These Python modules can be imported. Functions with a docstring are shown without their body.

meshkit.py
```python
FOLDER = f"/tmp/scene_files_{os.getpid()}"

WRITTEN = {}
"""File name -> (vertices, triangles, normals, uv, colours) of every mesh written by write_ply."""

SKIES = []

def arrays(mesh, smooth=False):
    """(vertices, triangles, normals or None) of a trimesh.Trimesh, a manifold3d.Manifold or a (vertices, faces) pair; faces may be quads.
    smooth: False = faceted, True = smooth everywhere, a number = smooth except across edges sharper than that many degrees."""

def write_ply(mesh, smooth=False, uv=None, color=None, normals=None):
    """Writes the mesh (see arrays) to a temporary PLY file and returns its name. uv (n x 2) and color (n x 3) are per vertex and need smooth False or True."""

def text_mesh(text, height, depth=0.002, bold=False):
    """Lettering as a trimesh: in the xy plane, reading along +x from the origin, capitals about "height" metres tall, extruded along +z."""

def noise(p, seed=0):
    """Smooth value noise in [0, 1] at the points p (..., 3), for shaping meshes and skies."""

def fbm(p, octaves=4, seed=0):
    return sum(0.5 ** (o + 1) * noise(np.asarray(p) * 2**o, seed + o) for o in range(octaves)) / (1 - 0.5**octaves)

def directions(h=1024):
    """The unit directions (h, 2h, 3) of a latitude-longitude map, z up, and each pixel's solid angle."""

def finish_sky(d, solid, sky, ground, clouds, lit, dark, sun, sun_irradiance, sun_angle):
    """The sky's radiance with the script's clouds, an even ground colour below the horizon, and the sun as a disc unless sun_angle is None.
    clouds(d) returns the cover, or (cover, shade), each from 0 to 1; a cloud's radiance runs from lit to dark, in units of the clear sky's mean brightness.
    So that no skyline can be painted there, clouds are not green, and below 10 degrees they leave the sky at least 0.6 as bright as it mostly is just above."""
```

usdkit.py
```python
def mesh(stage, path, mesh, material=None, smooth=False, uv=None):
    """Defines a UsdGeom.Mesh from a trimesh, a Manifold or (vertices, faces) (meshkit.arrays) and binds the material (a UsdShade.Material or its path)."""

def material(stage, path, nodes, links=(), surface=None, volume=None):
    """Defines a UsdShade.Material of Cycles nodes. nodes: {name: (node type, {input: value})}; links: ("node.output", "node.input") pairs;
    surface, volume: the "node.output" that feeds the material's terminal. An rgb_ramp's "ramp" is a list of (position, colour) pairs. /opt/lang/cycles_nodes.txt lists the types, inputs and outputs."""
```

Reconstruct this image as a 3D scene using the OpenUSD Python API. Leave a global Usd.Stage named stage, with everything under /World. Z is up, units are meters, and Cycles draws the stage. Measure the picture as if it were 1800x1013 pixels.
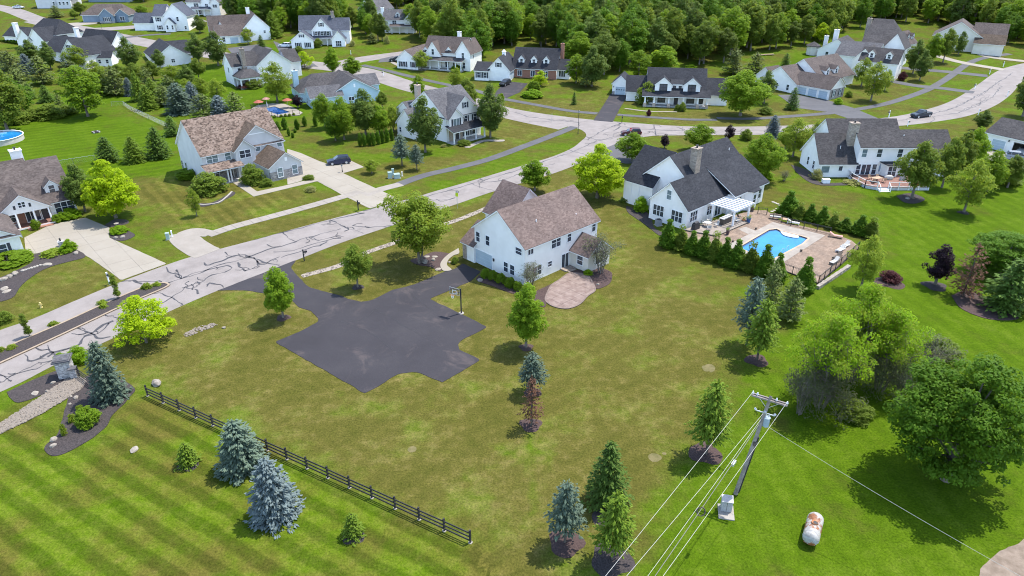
import math, random
import numpy as np, trimesh, usdkit, meshkit
import shapely
from shapely.geometry import Polygon, LineString, Point, box as sbox
from shapely.ops import unary_union
from pxr import Usd, UsdGeom, UsdLux, UsdShade, Sdf, Gf, Vt

stage = Usd.Stage.CreateInMemory()
UsdGeom.SetStageUpAxis(stage, UsdGeom.Tokens.z)
UsdGeom.SetStageMetersPerUnit(stage, 1.0)
W = UsdGeom.Xform.Define(stage, '/World')
stage.SetDefaultPrim(W.GetPrim())
# ---------------------------------------------------------------- camera, sky, sun, exposure
CAM_H, PITCH, FPX = 42.0, math.radians(27.5), 1200.0
cam = UsdGeom.Camera.Define(stage, '/World/Camera')
cam.CreateHorizontalApertureAttr(36.0); cam.CreateVerticalApertureAttr(36.0 * 576 / 1024)
cam.CreateFocalLengthAttr(24.0); cam.CreateClippingRangeAttr(Gf.Vec2f(0.1, 5000))
cam.CreateExposureAttr(1.28)
cam.AddTranslateOp().Set(Gf.Vec3d(0, 0, CAM_H)); cam.AddRotateXOp().Set(90 - math.degrees(PITCH))
SUN_EL = math.radians(64); SUN_AZ = math.atan2(0.83, 0.56)      # atan2(x, y)
SUN = np.array([math.sin(SUN_AZ) * math.cos(SUN_EL), math.cos(SUN_AZ) * math.cos(SUN_EL), math.sin(SUN_EL)])
sky_m = usdkit.material(stage, '/World/Looks/sky_light', {
    's': ('sky_texture', {'sky_type': 'single_scattering', 'sun_disc': False, 'sun_elevation': SUN_EL, 'sun_rotation': SUN_AZ,
                          'altitude': 100.0, 'air_density': 1.0, 'aerosol_density': 1.2, 'ozone_density': 1.0}),
    'b': ('background_shader', {'strength': 0.15})}, [('s.color', 'b.color')], surface='b.background')
dome = UsdLux.DomeLight.Define(stage, '/World/sky'); UsdShade.MaterialBindingAPI.Apply(dome.GetPrim()).Bind(sky_m)
sun = UsdLux.DistantLight.Define(stage, '/World/sun')
sun.CreateIntensityAttr(0.72); sun.CreateAngleAttr(0.6); sun.CreateColorAttr(Gf.Vec3f(1.0, 0.95, 0.87))
sun.GetPrim().CreateAttribute('inputs:normalize', Sdf.ValueTypeNames.Bool).Set(True)
sun.AddRotateZOp().Set(-math.degrees(SUN_AZ)); sun.AddRotateXOp().Set(-(90 - math.degrees(SUN_EL)))

# ---------------------------------------------------------------- terrain and the surveyed view
KY = [-1e4, 175, 190, 205, 220, 235, 250, 1e4]
KZ = [0, 0, .15, .6, 1.35, 2.4, 3.6, 3.6 + .08 * (1e4 - 250)]
def T(y): return np.interp(y, KY, KZ)
_cp, _sp = math.cos(PITCH), math.sin(PITCH)
def ray(px, py):
    u, v = (px - 900) / FPX, (py - 506.5) / FPX
    return np.array([u, _cp - v * _sp, -_sp - v * _cp])
def G(px, py, z=0.0):
    """The point of the terrain (lifted by z) that lies on a survey line of the photograph."""
    d = ray(px, py); lo, hi = 1.0, 4000.0
    for _ in range(50):
        m = (lo + hi) / 2
        if CAM_H + d[2] * m > T(d[1] * m) + z: lo = m
        else: hi = m
    return np.array([d[0] * lo, d[1] * lo, T(d[1] * lo) + z])
def PX(p):
    x, y, z = p[0], p[1], p[2] - CAM_H
    dep = y * _cp - z * _sp
    return 900 + FPX * x / dep, 506.5 + FPX * (-z * _cp - y * _sp) / dep
def MPP(p): return (p[1] * _cp - (p[2] - CAM_H) * _sp) / FPX       # metres per photo pixel
def HGT(b, ty):
    """Height above b that reaches photo row ty."""
    v = (ty - 506.5) / FPX
    k = b[1] * (v * _cp + _sp) / (v * _sp - _cp)
    return k + CAM_H - b[2]

# ---------------------------------------------------------------- naming, tagging, meshes
_used = {}
def numbered(path):
    n = _used.get(path, 0); _used[path] = n + 1
    return path if n == 0 else f'{path}_{n:03d}'
def tag(p, label=None, cat=None, group=None, kind=None):
    for k, v in (('label', label), ('category', cat), ('group', group), ('kind', kind)):
        if v: p.SetCustomDataByKey(k, v)
    return p
class V:
    """Collects boxes, bars, tubes and slabs into one mesh."""
    def __init__(s): s.v, s.f, s.n = [], [], 0
    def add(s, v, f):
        v = np.asarray(v, float); f = np.asarray(f, int)
        s.v.append(v); s.f.append(f + s.n); s.n += len(v); return s
    def hexa(s, v8):
        return s.add(v8, [[0,2,1],[0,3,2],[4,5,6],[4,6,7],[0,1,5],[0,5,4],[1,2,6],[1,6,5],[2,3,7],[2,7,6],[3,0,4],[3,4,7]])
    def box(s, x0, x1, y0, y1, z0, z1):
        return s.hexa([[x0,y0,z0],[x1,y0,z0],[x1,y1,z0],[x0,y1,z0],[x0,y0,z1],[x1,y0,z1],[x1,y1,z1],[x0,y1,z1]])
    def obox(s, c, size, yaw=0, tilt=0):
        b = trimesh.creation.box(size); M = trimesh.transformations.euler_matrix(tilt, 0, yaw); M[:3, 3] = c
        b.apply_transform(M); return s.add(b.vertices, b.faces)
    def bar(s, a, b, w, h=None):
        a, b = np.asarray(a, float), np.asarray(b, float); d = b - a; h = h or w
        t = np.cross(d, [0, 0, 1]); t = t / np.linalg.norm(t) if np.linalg.norm(t) > 1e-6 else np.array([1., 0, 0])
        u = np.cross(t, d); u /= np.linalg.norm(u); t *= w / 2; u *= h / 2
        return s.hexa([a-t-u, a+t-u, a+t+u, a-t+u, b-t-u, b+t-u, b+t+u, b-t+u])
    def tube(s, pts, radii, n=7, cap=True):
        pts = np.asarray(pts, float); k = len(pts); radii = np.broadcast_to(radii, k)
        d = np.gradient(pts, axis=0); d /= np.linalg.norm(d, axis=1)[:, None] + 1e-9
        ref = np.array([0, 0, 1.]) if abs(d[0][2]) < .9 else np.array([1., 0, 0])
        t = np.cross(d, ref); t /= np.linalg.norm(t, axis=1)[:, None] + 1e-9; u = np.cross(d, t)
        a = np.linspace(0, 2 * np.pi, n, endpoint=False)
        v = pts[:, None] + radii[:, None, None] * (np.cos(a)[None, :, None] * t[:, None] + np.sin(a)[None, :, None] * u[:, None])
        v = v.reshape(-1, 3); f = []
        for i in range(k - 1):
            for j in range(n):
                p, q = i * n + j, i * n + (j + 1) % n
                f += [[p, q, q + n], [p, q + n, p + n]]
        if cap:
            for i, sgn in ((0, -1), (k - 1, 1)):
                for j in range(1, n - 1):
                    f.append([i*n, i*n+j+1, i*n+j][::-sgn] if sgn < 0 else [i*n, i*n+j, i*n+j+1])
        return s.add(v, f)
    def slab(s, quad, t):
        """A flat polygon with thickness t downwards."""
        q = np.asarray(quad, float); n = len(q); lo = q - [0, 0, t]; f = []
        for j in range(1, n - 1): f += [[0, j, j + 1], [n, n + j + 1, n + j]]
        for j in range(n): k = (j + 1) % n; f += [[j, n + j, n + k], [j, n + k, k]]
        return s.add(np.vstack([q, lo]), f)
    def prism(s, poly, z0, z1):
        p = poly if hasattr(poly, 'exterior') else Polygon(poly)
        m = trimesh.creation.extrude_polygon(p, z1 - z0, engine='earcut'); m.apply_translation([0, 0, z0])
        return s.add(m.vertices, m.faces)
    def blob(s, c, r, seed=0, sub=2, rough=.15, sq=None):
        m = trimesh.creation.icosphere(subdivisions=sub); p = m.vertices
        k = 1 + rough * 2 * (meshkit.fbm(p * 1.7 + seed * 7.3, 3, int(seed)) - .5)
        return s.add(p * k[:, None] * np.asarray(r, float) + np.asarray(c, float), m.faces)
    def mesh(s): return (np.vstack(s.v), np.vstack(s.f))
    def xf(s, M):
        M = np.asarray(M, float); s.v = [v @ M[:3, :3].T + M[:3, 3] for v in s.v]; return s
def obj(name, m, mat, parent=None, smooth=False, label=None, cat=None, group=None, kind=None):
    base = parent.GetPath().pathString if parent is not None else '/World'
    if isinstance(m, V): m = m.mesh()
    p = usdkit.mesh(stage, numbered(base + '/' + name), m, mat, smooth=smooth).GetPrim()
    return tag(p, label, cat, group, kind)
def thing(name, label, cat, loc=(0, 0, 0), rz=0.0, group=None, scale=None, cls=None, rx=0.0):
    x = UsdGeom.Xform.Define(stage, numbered('/World/' + name)); x.AddTranslateOp().Set(Gf.Vec3d(*map(float, loc)))
    x.AddRotateZOp().Set(float(rz))
    if rx: x.AddRotateXOp().Set(float(rx))
    if scale is not None: x.AddScaleOp().Set(Gf.Vec3f(*map(float, scale)))
    p = x.GetPrim()
    if cls is not None:
        p.GetReferences().AddInternalReference(cls); p.SetInstanceable(True)
    return tag(p, label, cat, group)
def klass(name):
    return stage.CreateClassPrim('/World/' + name)
def kchild(k, name): return numbered(k.GetPath().pathString + '/' + name)
def kobj(k, name, m, mat, smooth=False):
    if isinstance(m, V): m = m.mesh()
    return usdkit.mesh(stage, kchild(k, name), m, mat, smooth=smooth).GetPrim()

# ---------------------------------------------------------------- materials
def M(name, c1, c2=None, scale=3.0, rough=.7, bump=0.0, metal=0.0, spec=.5, coord='object', detail=4, bscale=None, lo=.35, hi=.65):
    c2 = c2 or tuple(x * 1.15 for x in c1)
    nodes = {'t': ('texture_coordinate', {}), 'n': ('noise_texture', {'scale': float(scale), 'detail': float(detail), 'roughness': .6}),
             'r': ('rgb_ramp', {'ramp': [(lo, c1), (hi, c2)]}),
             'p': ('principled_bsdf', {'roughness': float(rough), 'metallic': float(metal), 'specular_ior_level': float(spec)})}
    links = [('t.object', 'n.vector'), ('n.fac', 'r.fac'), ('r.color', 'p.base_color')]
    if coord == 'world':
        nodes['g'] = ('geometry', {}); links[0] = ('g.position', 'n.vector')
    if bump:
        nodes['n2'] = ('noise_texture', {'scale': float(bscale or scale * 3), 'detail': 3.0}); nodes['b'] = ('bump', {'strength': float(bump), 'distance': .05})
        links += [(links[0][0], 'n2.vector'), ('n2.fac', 'b.height'), ('b.normal', 'p.normal')]
    return usdkit.material(stage, '/World/Looks/' + name, nodes, links, surface='p.BSDF')
def shingle(name, c1, c2, c3, sx=3.2, sz=7.0):
    """Roof shingles: random tabs in courses, weather-faded in broad patches."""
    nodes = {'t': ('texture_coordinate', {}), 'm': ('mapping', {'scale': (sx, sx, sz)}),
             'v': ('voronoi_texture', {'scale': 1.0, 'feature': 'f1', 'metric': 'chebychev'}), 'sc': ('separate_color', {}),
             'r': ('rgb_ramp', {'ramp': [(0, c1), (.5, c2), (1, c3)]}),
             'n': ('noise_texture', {'scale': .35, 'detail': 4.0}), 'nr': ('rgb_ramp', {'ramp': [(.3, (.8, .8, .8)), (.7, (1.12, 1.1, 1.08))]}),
             'x': ('mix_color', {'blend_type': 'multiply', 'fac': 1.0}), 'p': ('principled_bsdf', {'roughness': .9, 'specular_ior_level': .2})}
    links = [('t.object', 'm.vector'), ('m.vector', 'v.vector'), ('v.color', 'sc.color'), ('sc.r', 'r.fac'), ('t.object', 'n.vector'), ('n.fac', 'nr.fac'),
             ('r.color', 'x.a'), ('nr.color', 'x.b'), ('x.result', 'p.base_color')]
    return usdkit.material(stage, '/World/Looks/' + name, nodes, links, surface='p.BSDF')
def stonework(name, c1, c2, c3, mortar, scale=2.6):
    nodes = {'t': ('texture_coordinate', {}), 'm': ('mapping', {'scale': (scale, scale, scale * 2.1)}),
             'v': ('voronoi_texture', {'scale': 1.0, 'metric': 'chebychev'}), 'e': ('voronoi_texture', {'scale': 1.0, 'feature': 'distance_to_edge'}), 'sc': ('separate_color', {}),
             'r': ('rgb_ramp', {'ramp': [(0, c1), (.5, c2), (1, c3)]}), 'er': ('rgb_ramp', {'ramp': [(.02, (0, 0, 0)), (.07, (1, 1, 1))]}),
             'x': ('mix_color', {'blend_type': 'mix', 'a': mortar}), 'b': ('bump', {'strength': .5, 'distance': .04}), 'p': ('principled_bsdf', {'roughness': .85})}
    links = [('t.object', 'm.vector'), ('m.vector', 'v.vector'), ('m.vector', 'e.vector'), ('v.color', 'sc.color'), ('sc.g', 'r.fac'), ('e.distance', 'er.fac'),
             ('er.color', 'x.fac'), ('r.color', 'x.b'), ('x.result', 'p.base_color'), ('e.distance', 'b.height'), ('b.normal', 'p.normal')]
    links[6] = ('er.alpha', 'x.fac') if False else ('e.distance', 'mr.value'); nodes['mr'] = ('map_range', {'from_min': .02, 'from_max': .07, 'clamp': True})
    links.append(('mr.result', 'x.fac')); del nodes['er']; links.remove(('e.distance', 'er.fac'))
    return usdkit.material(stage, '/World/Looks/' + name, nodes, links, surface='p.BSDF')
def leaf(name, c1, c2, tr=.3, tc=None):
    """Foliage: every leaf its own tone between c1 and c2, each tree a little lighter or darker, light coming through."""
    tc = tc or tuple(min(1, x * 1.5) for x in c2)
    nodes = {'g': ('geometry', {}), 'o': ('object_info', {}), 'r': ('rgb_ramp', {'ramp': [(0, c1), (1, c2)]}),
             'mr': ('map_range', {'to_min': .82, 'to_max': 1.2}), 'h': ('hsv', {}),
             'p': ('principled_bsdf', {'roughness': .6, 'specular_ior_level': .12}), 't': ('translucent_bsdf', {'color': tc}), 'm': ('mix_closure', {'fac': tr})}
    links = [('g.random_per_island', 'r.fac'), ('o.random', 'mr.value'), ('mr.result', 'h.value'), ('r.color', 'h.color'), ('h.color', 'p.base_color'),
             ('p.BSDF', 'm.closure1'), ('t.BSDF', 'm.closure2')]
    return usdkit.material(stage, '/World/Looks/' + name, nodes, links, surface='m.closure')
WHITE = M('white_siding', (.775, .755, .72), (.84, .82, .785), .6, .6)
CREAM = M('cream_siding', (.62, .58, .50), (.68, .64, .56), .6, .6)
GREYS = M('pale_grey_siding', (.50, .50, .50), (.56, .56, .56), .6, .6)
BLUES = M('light_blue_siding', (.37, .50, .56), (.42, .55, .60), .6, .6)
SLATE = M('slate_blue_siding', (.13, .18, .24), (.17, .22, .28), .6, .6)
STONEG = stonework('grey_ledge_stone', (.16, .15, .15), (.28, .26, .25), (.40, .36, .33), (.2, .19, .18))
STONET = stonework('tan_fieldstone', (.19, .15, .115), (.28, .225, .175), (.36, .30, .245), (.24, .205, .175))
STONEY = stonework('grey_pillar_stone', (.22, .21, .21), (.36, .34, .33), (.48, .46, .44), (.25, .24, .23), 3.0)
BRICK = M('red_brown_brick', (.24, .11, .075), (.32, .15, .10), 6, .85)
BRICKT = stonework('tan_brick', (.34, .25, .18), (.42, .32, .24), (.5, .39, .3), (.45, .4, .35), 4.0)
TRIM = M('white_trim', (.80, .80, .80), (.84, .84, .83), 1, .5)
GLASS = M('window_glass', (.018, .024, .032), (.05, .06, .075), .7, .06, spec=.8, lo=.3, hi=.75)
GLASSB = M('bright_window_glass', (.10, .14, .16), (.2, .25, .26), .9, .06, spec=.8)
SHUT = M('dark_shutter', (.03, .035, .045), (.04, .045, .055), 3, .6)
DOORD = M('dark_door', (.035, .03, .035), (.05, .045, .05), 3, .4)
GDOOR = M('garage_door_white', (.37, .45, .51), (.41, .49, .55), 1, .5)
CONC = M('pale_concrete', (.25, .23, .20), (.31, .285, .25), .9, .85, .15, bscale=20)
STEP = M('grey_step', (.33, .32, .31), (.42, .41, .4), 2, .85)
R_BROWN = shingle('brown_grey_shingle', (.105, .077, .07), (.14, .105, .096), (.175, .135, .123))
R_BLACK = shingle('charcoal_shingle', (.022, .024, .031), (.031, .034, .042), (.042, .045, .054))
R_GREY = shingle('grey_shingle', (.07, .07, .078), (.095, .095, .104), (.125, .125, .133))
R_DKGREY = shingle('dark_grey_shingle', (.045, .043, .046), (.062, .059, .062), (.082, .079, .081))
R_TAN = shingle('mottled_tan_shingle', (.055, .040, .033), (.175, .130, .106), (.24, .188, .158), 3.0, 5.0)
R_DKBR = shingle('dark_brown_shingle', (.07, .053, .041), (.10, .075, .058), (.135, .103, .08))
R_TAUPE = shingle('taupe_shingle', (.07, .057, .054), (.095, .079, .074), (.125, .105, .098))
R_RUST = shingle('rust_shingle', (.12, .078, .056), (.16, .107, .08), (.2, .14, .107))
R_NAVY = shingle('slate_blue_shingle', (.05, .06, .08), (.07, .08, .105), (.09, .10, .13))
BLACK = M('black_paint', (.012, .011, .013), (.022, .02, .022), 5, .55)
METAL = M('galvanised_metal', (.42, .44, .46), (.55, .57, .58), 4, .35, metal=.7)
WOODG = M('weathered_pole_wood', (.17, .14, .125), (.27, .235, .21), 2.5, .9, .4)
DECKW = M('red_brown_deck', (.17, .08, .06), (.24, .12, .09), 2, .7)
MULCH = M('dark_mulch', (.022, .018, .018), (.058, .046, .045), 7, .95, .8, coord='world', bscale=14)
MULCHR = M('reddish_mulch', (.040, .024, .022), (.076, .046, .041), 7, .95, .8, coord='world', bscale=14)
ROCK = M('pale_boulder', (.20, .175, .145), (.31, .28, .24), 3, .9, .5)
ROCKW = M('white_stone', (.25, .23, .20), (.36, .34, .31), 3, .9, .4)
BARK = M('grey_brown_bark', (.10, .085, .07), (.17, .145, .12), 6, .95, .6)
BARKD = M('dark_bark', (.06, .048, .04), (.10, .082, .068), 6, .95, .6)
RUST = M('rust_patch', (.25, .09, .035), (.42, .20, .10), 5, .9)
# ---------------------------------------------------------------- ground
def poly(px): return Polygon([G(x, y)[:2] for x, y in px])
def smooth_line(pts, n=6):
    """Catmull-Rom through the points."""
    p = np.asarray(pts, float); q = np.vstack([2 * p[0] - p[1], p, 2 * p[-1] - p[-2]]); out = []
    for i in range(1, len(q) - 2):
        a, b, c, d = q[i - 1:i + 3]
        for t in np.linspace(0, 1, n, endpoint=False):
            out.append(.5 * (2 * b + (c - a) * t + (2 * a - 5 * b + 4 * c - d) * t * t + (3 * b - a - 3 * c + d) * t ** 3))
    return np.array(out + [p[-1]])
def gline(px, n=6): return smooth_line([G(x, y)[:2] for x, y in px], n)
def ribbon(px, w, n=6): return LineString(gline(px, n)).buffer(w / 2, cap_style='flat', join_style='round')
def spoly(px, n=5):
    p = gline(list(px) + [px[0]], n); return Polygon(p).buffer(0)
def jit(poly_, amp, seed, step=.5):
    """Grass creeps unevenly over an edge."""
    out = []
    for g in getattr(poly_, 'geoms', [poly_]):
        L = g.exterior.length; n = max(8, int(L / step))
        p = np.array([g.exterior.interpolate(i / n, normalized=True).coords[0] for i in range(n)])
        k = (meshkit.fbm(np.c_[p * .9, np.full(n, seed * 3.7)], 3, seed) - .5) * 2 * amp
        d = np.roll(p, -1, 0) - np.roll(p, 1, 0); d /= np.linalg.norm(d, axis=1)[:, None] + 1e-9
        out.append(Polygon(p + np.c_[-d[:, 1], d[:, 0]] * k[:, None]).buffer(0))
    return unary_union(out)
BANDS = [-500, 175, 190, 205, 220, 235, 250, 2000]
def sheet(pl, lift, depth=0.0):
    """A sheet draped over the terrain, cut where the slope changes; depth > 0 gives it sides."""
    m = V()
    for a, b in zip(BANDS[:-1], BANDS[1:]):
        if pl.bounds[3] < a or pl.bounds[1] > b: continue
        c = pl.intersection(sbox(-2000, a, 2000, b))
        for g in getattr(c, 'geoms', [c]):
            if g.geom_type != 'Polygon' or g.area < 1e-4: continue
            v, f = trimesh.creation.triangulate_polygon(g, engine='earcut')
            f = np.asarray(f); tri = v[f]
            cr = np.cross(tri[:, 1] - tri[:, 0], tri[:, 2] - tri[:, 0]); f = np.where((cr < 0)[:, None], f[:, ::-1], f)
            m.add(np.c_[v, T(v[:, 1]) + lift], f)
            if depth:
                for r in [g.exterior] + list(g.interiors):
                    q = np.array(r.coords)[:-1]; n = len(q); z = T(q[:, 1]) + lift
                    vv = np.vstack([np.c_[q, z], np.c_[q, z - depth]]); i = np.arange(n); j = (i + 1) % n
                    m.add(vv, np.vstack([np.c_[i, j, j + n], np.c_[i, j + n, i + n], np.c_[i, j + n, j], np.c_[i, i + n, j + n]]))
    return m

d1 = [(383, 511), (455, 483), (520, 458), (512, 469), (520, 484), (545, 506), (600, 521), (620, 528), (633, 531), (653, 528), (687, 511), (727, 501), (773, 481), (793, 475), (803, 471), (813, 463), (845, 478), (827, 495), (755, 526), (768, 533), (787, 541), (857, 575), (813, 598), (806, 605), (808, 615), (845, 633), (777, 673), (758, 665), (747, 660), (735, 656), (723, 654), (700, 658), (673, 675), (641, 692), (613, 676), (540, 634), (483, 601), (530, 582), (560, 566), (560, 560), (547, 547), (525, 540), (512, 528), (490, 519), (466, 516), (430, 511)]
lot_dry = poly([(258, 688), (110, 640), (300, 545), (480, 500), (700, 425), (980, 300), (1100, 365), (1130, 430), (1180, 480), (1330, 560), (1290, 640), (1230, 780), (1150, 870), (1060, 1040), (870, 1040), (830, 955)])
lush_right = poly([(1085, 1060), (1200, 900), (1285, 760), (1300, 690), (1350, 600), (1420, 500), (1560, 430), (1480, 300), (1560, 290), (1820, 240), (1900, 600), (1900, 1100)])
lush_left = [poly([(-60, 330), (-60, 200), (180, 190), (300, 240), (330, 300), (180, 330)]), poly([(100, 190), (230, 180), (420, 230), (520, 210), (560, 170), (380, 120), (330, 110), (250, 170), (60, 160)]),
             poly([(1330, 130), (1430, 85), (1560, 80), (1500, 130), (1400, 140)]), poly([(420, 100), (520, 65), (560, 60), (520, 90)])]
stripe_ll = poly([(-150, 700), (60, 730), (150, 800), (258, 690), (830, 950), (960, 1060), (700, 1300), (-400, 1300)])
yard_left = poly([(210, 330), (330, 300), (470, 330), (560, 340), (420, 400), (310, 410)])
strips = [poly([(340, 430), (620, 345), (700, 350), (600, 385), (370, 440)]), poly([(520, 480), (870, 345), (980, 300), (840, 380), (700, 425), (540, 495)]),
          poly([(700, 330), (1010, 220), (890, 205), (840, 270), (600, 300)]), poly([(0, 520), (150, 440), (290, 470), (100, 545), (0, 590)]),
          poly([(890, 180), (1060, 170), (1040, 215), (900, 190)]), poly([(1080, 205), (1300, 190), (1480, 190), (1420, 225), (1200, 222)])]
gx = np.unique(np.r_[np.linspace(-1500, -330, 20), np.arange(-330, -110, 3.0), np.arange(-110, -56, 1.0), np.arange(-56, 60, .55), np.arange(60, 110, 1.0), np.arange(110, 330, 3.0), np.linspace(330, 1500, 20)])
gy = np.unique(np.r_[np.linspace(-300, 16, 12), np.arange(16, 30, .9), np.arange(30, 96, .55), np.arange(96, 130, .9), np.arange(130, 175, 2.0), np.array(KY[1:7]), np.arange(177, 330, 3.0), np.linspace(335, 1400, 25)])
X, Y = np.meshgrid(gx, gy); P2 = np.c_[X.ravel(), Y.ravel()]
pts_s = shapely.points(P2)
def soft(pl, w):
    d = shapely.distance(pts_s, pl.boundary); ins = shapely.contains(pl, pts_s)
    return np.clip(.5 + np.where(ins, d, -d) / (2 * w), 0, 1)
wob = np.c_[P2 * .08, np.zeros(len(P2))]
nz = meshkit.fbm(wob, 4, 5)
lush = np.full(len(P2), .50) + (nz - .5) * .5
dry = np.full(len(P2), .22)
a = soft(lot_dry, 4); lush = lush * (1 - a) + a * .20; dry = dry * (1 - a) + a * .62
a = soft(lush_right, 5); lush = lush * (1 - a) + a * .9; dry = dry * (1 - a) + a * .10
for g in lush_left:
    a = soft(g, 3); lush = lush * (1 - a) + a * .95; dry = dry * (1 - a) + a * .05
a = soft(stripe_ll, 2.5); lush = lush * (1 - a) + a * .55; dry = dry * (1 - a) + a * .3
for g in strips:
    a = soft(g, 3); lush = lush * (1 - a) + a * .27; dry = dry * (1 - a) + a * .5
a = soft(yard_left, 3); lush = lush * (1 - a) + a * .3; dry = dry * (1 - a) + a * .55
# watering lines show as thin dark green trails; the asphalt's edge is scorched
def near_line(px, w):
    return np.clip(1 - shapely.distance(pts_s, LineString(gline(px))) / w, 0, 1)
for px, w in (([(832, 775), (870, 788), (905, 803), (930, 830), (936, 862), (942, 885), (940, 900)], .55), ([(935, 762), (933, 785), (945, 797), (962, 800), (965, 825)], .5), ([(596, 690), (604, 705), (596, 722)], .6), ([(800, 640), (780, 690), (740, 720), (650, 730)], -4), ([(1030, 490), (1090, 560), (1100, 640)], -5), ([(930, 560), (985, 640), (985, 740)], -3)):
    a = near_line(px, abs(w)) * (.35 if w < 0 else .75); lush = np.clip(lush + a * .28, 0, 1); dry = dry * (1 - a)
_ed = np.clip(1 - shapely.distance(pts_s, Polygon([G(x, y)[:2] for x, y in d1]).boundary) / 1.6, 0, 1); lush = lush * (1 - .5 * _ed); dry = np.clip(dry + .55 * _ed, 0, 1)
# mowing passes: direction and strength per lawn
def passes(p, q, period):
    a, b = G(*p)[:2], G(*q)[:2]; d = (b - a) / np.linalg.norm(b - a); n = np.array([-d[1], d[0]]); return P2 @ n / period
mow = passes((133, 805), (430, 990), 2.1); amp = np.full(len(P2), .10)
m2 = passes((1430, 330), (1530, 395), 2.4); s_ = soft(lush_right, 3) > .5; mow = np.where(s_, m2, mow); amp = np.where(s_, .17, amp)
m3 = passes((150, 270), (300, 250), 2.6); s_ = soft(lush_left[0], 2) > .5; mow = np.where(s_, m3, mow); amp = np.where(s_, .22, amp)
m4 = passes((265, 330), (330, 400), 2.2); s_ = soft(yard_left, 2) > .5; mow = np.where(s_, m4, mow); amp = np.where(s_, .35, amp)
m5 = passes((1040, 600), (1290, 480), 2.2); s_ = soft(lot_dry, 2) > .5; mow = np.where(s_, m5, mow); amp = np.where(s_, .09, amp)
amp = amp + .50 * soft(stripe_ll, 1.5)
mg = mow.reshape(len(gy), len(gx)); jump = np.zeros(mg.shape, bool)
for ax in (0, 1):
    d_ = np.abs(np.diff(mg, axis=ax)) > 1.2
    if ax: jump[:, 1:] |= d_; jump[:, :-1] |= d_
    else: jump[1:] |= d_; jump[:-1] |= d_
jump[1:-1, 1:-1] |= jump[:-2, 1:-1] | jump[2:, 1:-1] | jump[1:-1, :-2] | jump[1:-1, 2:]
amp = np.where(jump.ravel(), 0, amp)
Z = T(P2[:, 1]) + np.where(P2[:, 1] > 400, 0, 0)
nx, ny = len(gx), len(gy); i = np.arange(nx * ny).reshape(ny, nx)
quads = np.c_[i[:-1, :-1].ravel(), i[:-1, 1:].ravel(), i[1:, 1:].ravel(), i[1:, :-1].ravel()]
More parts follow.
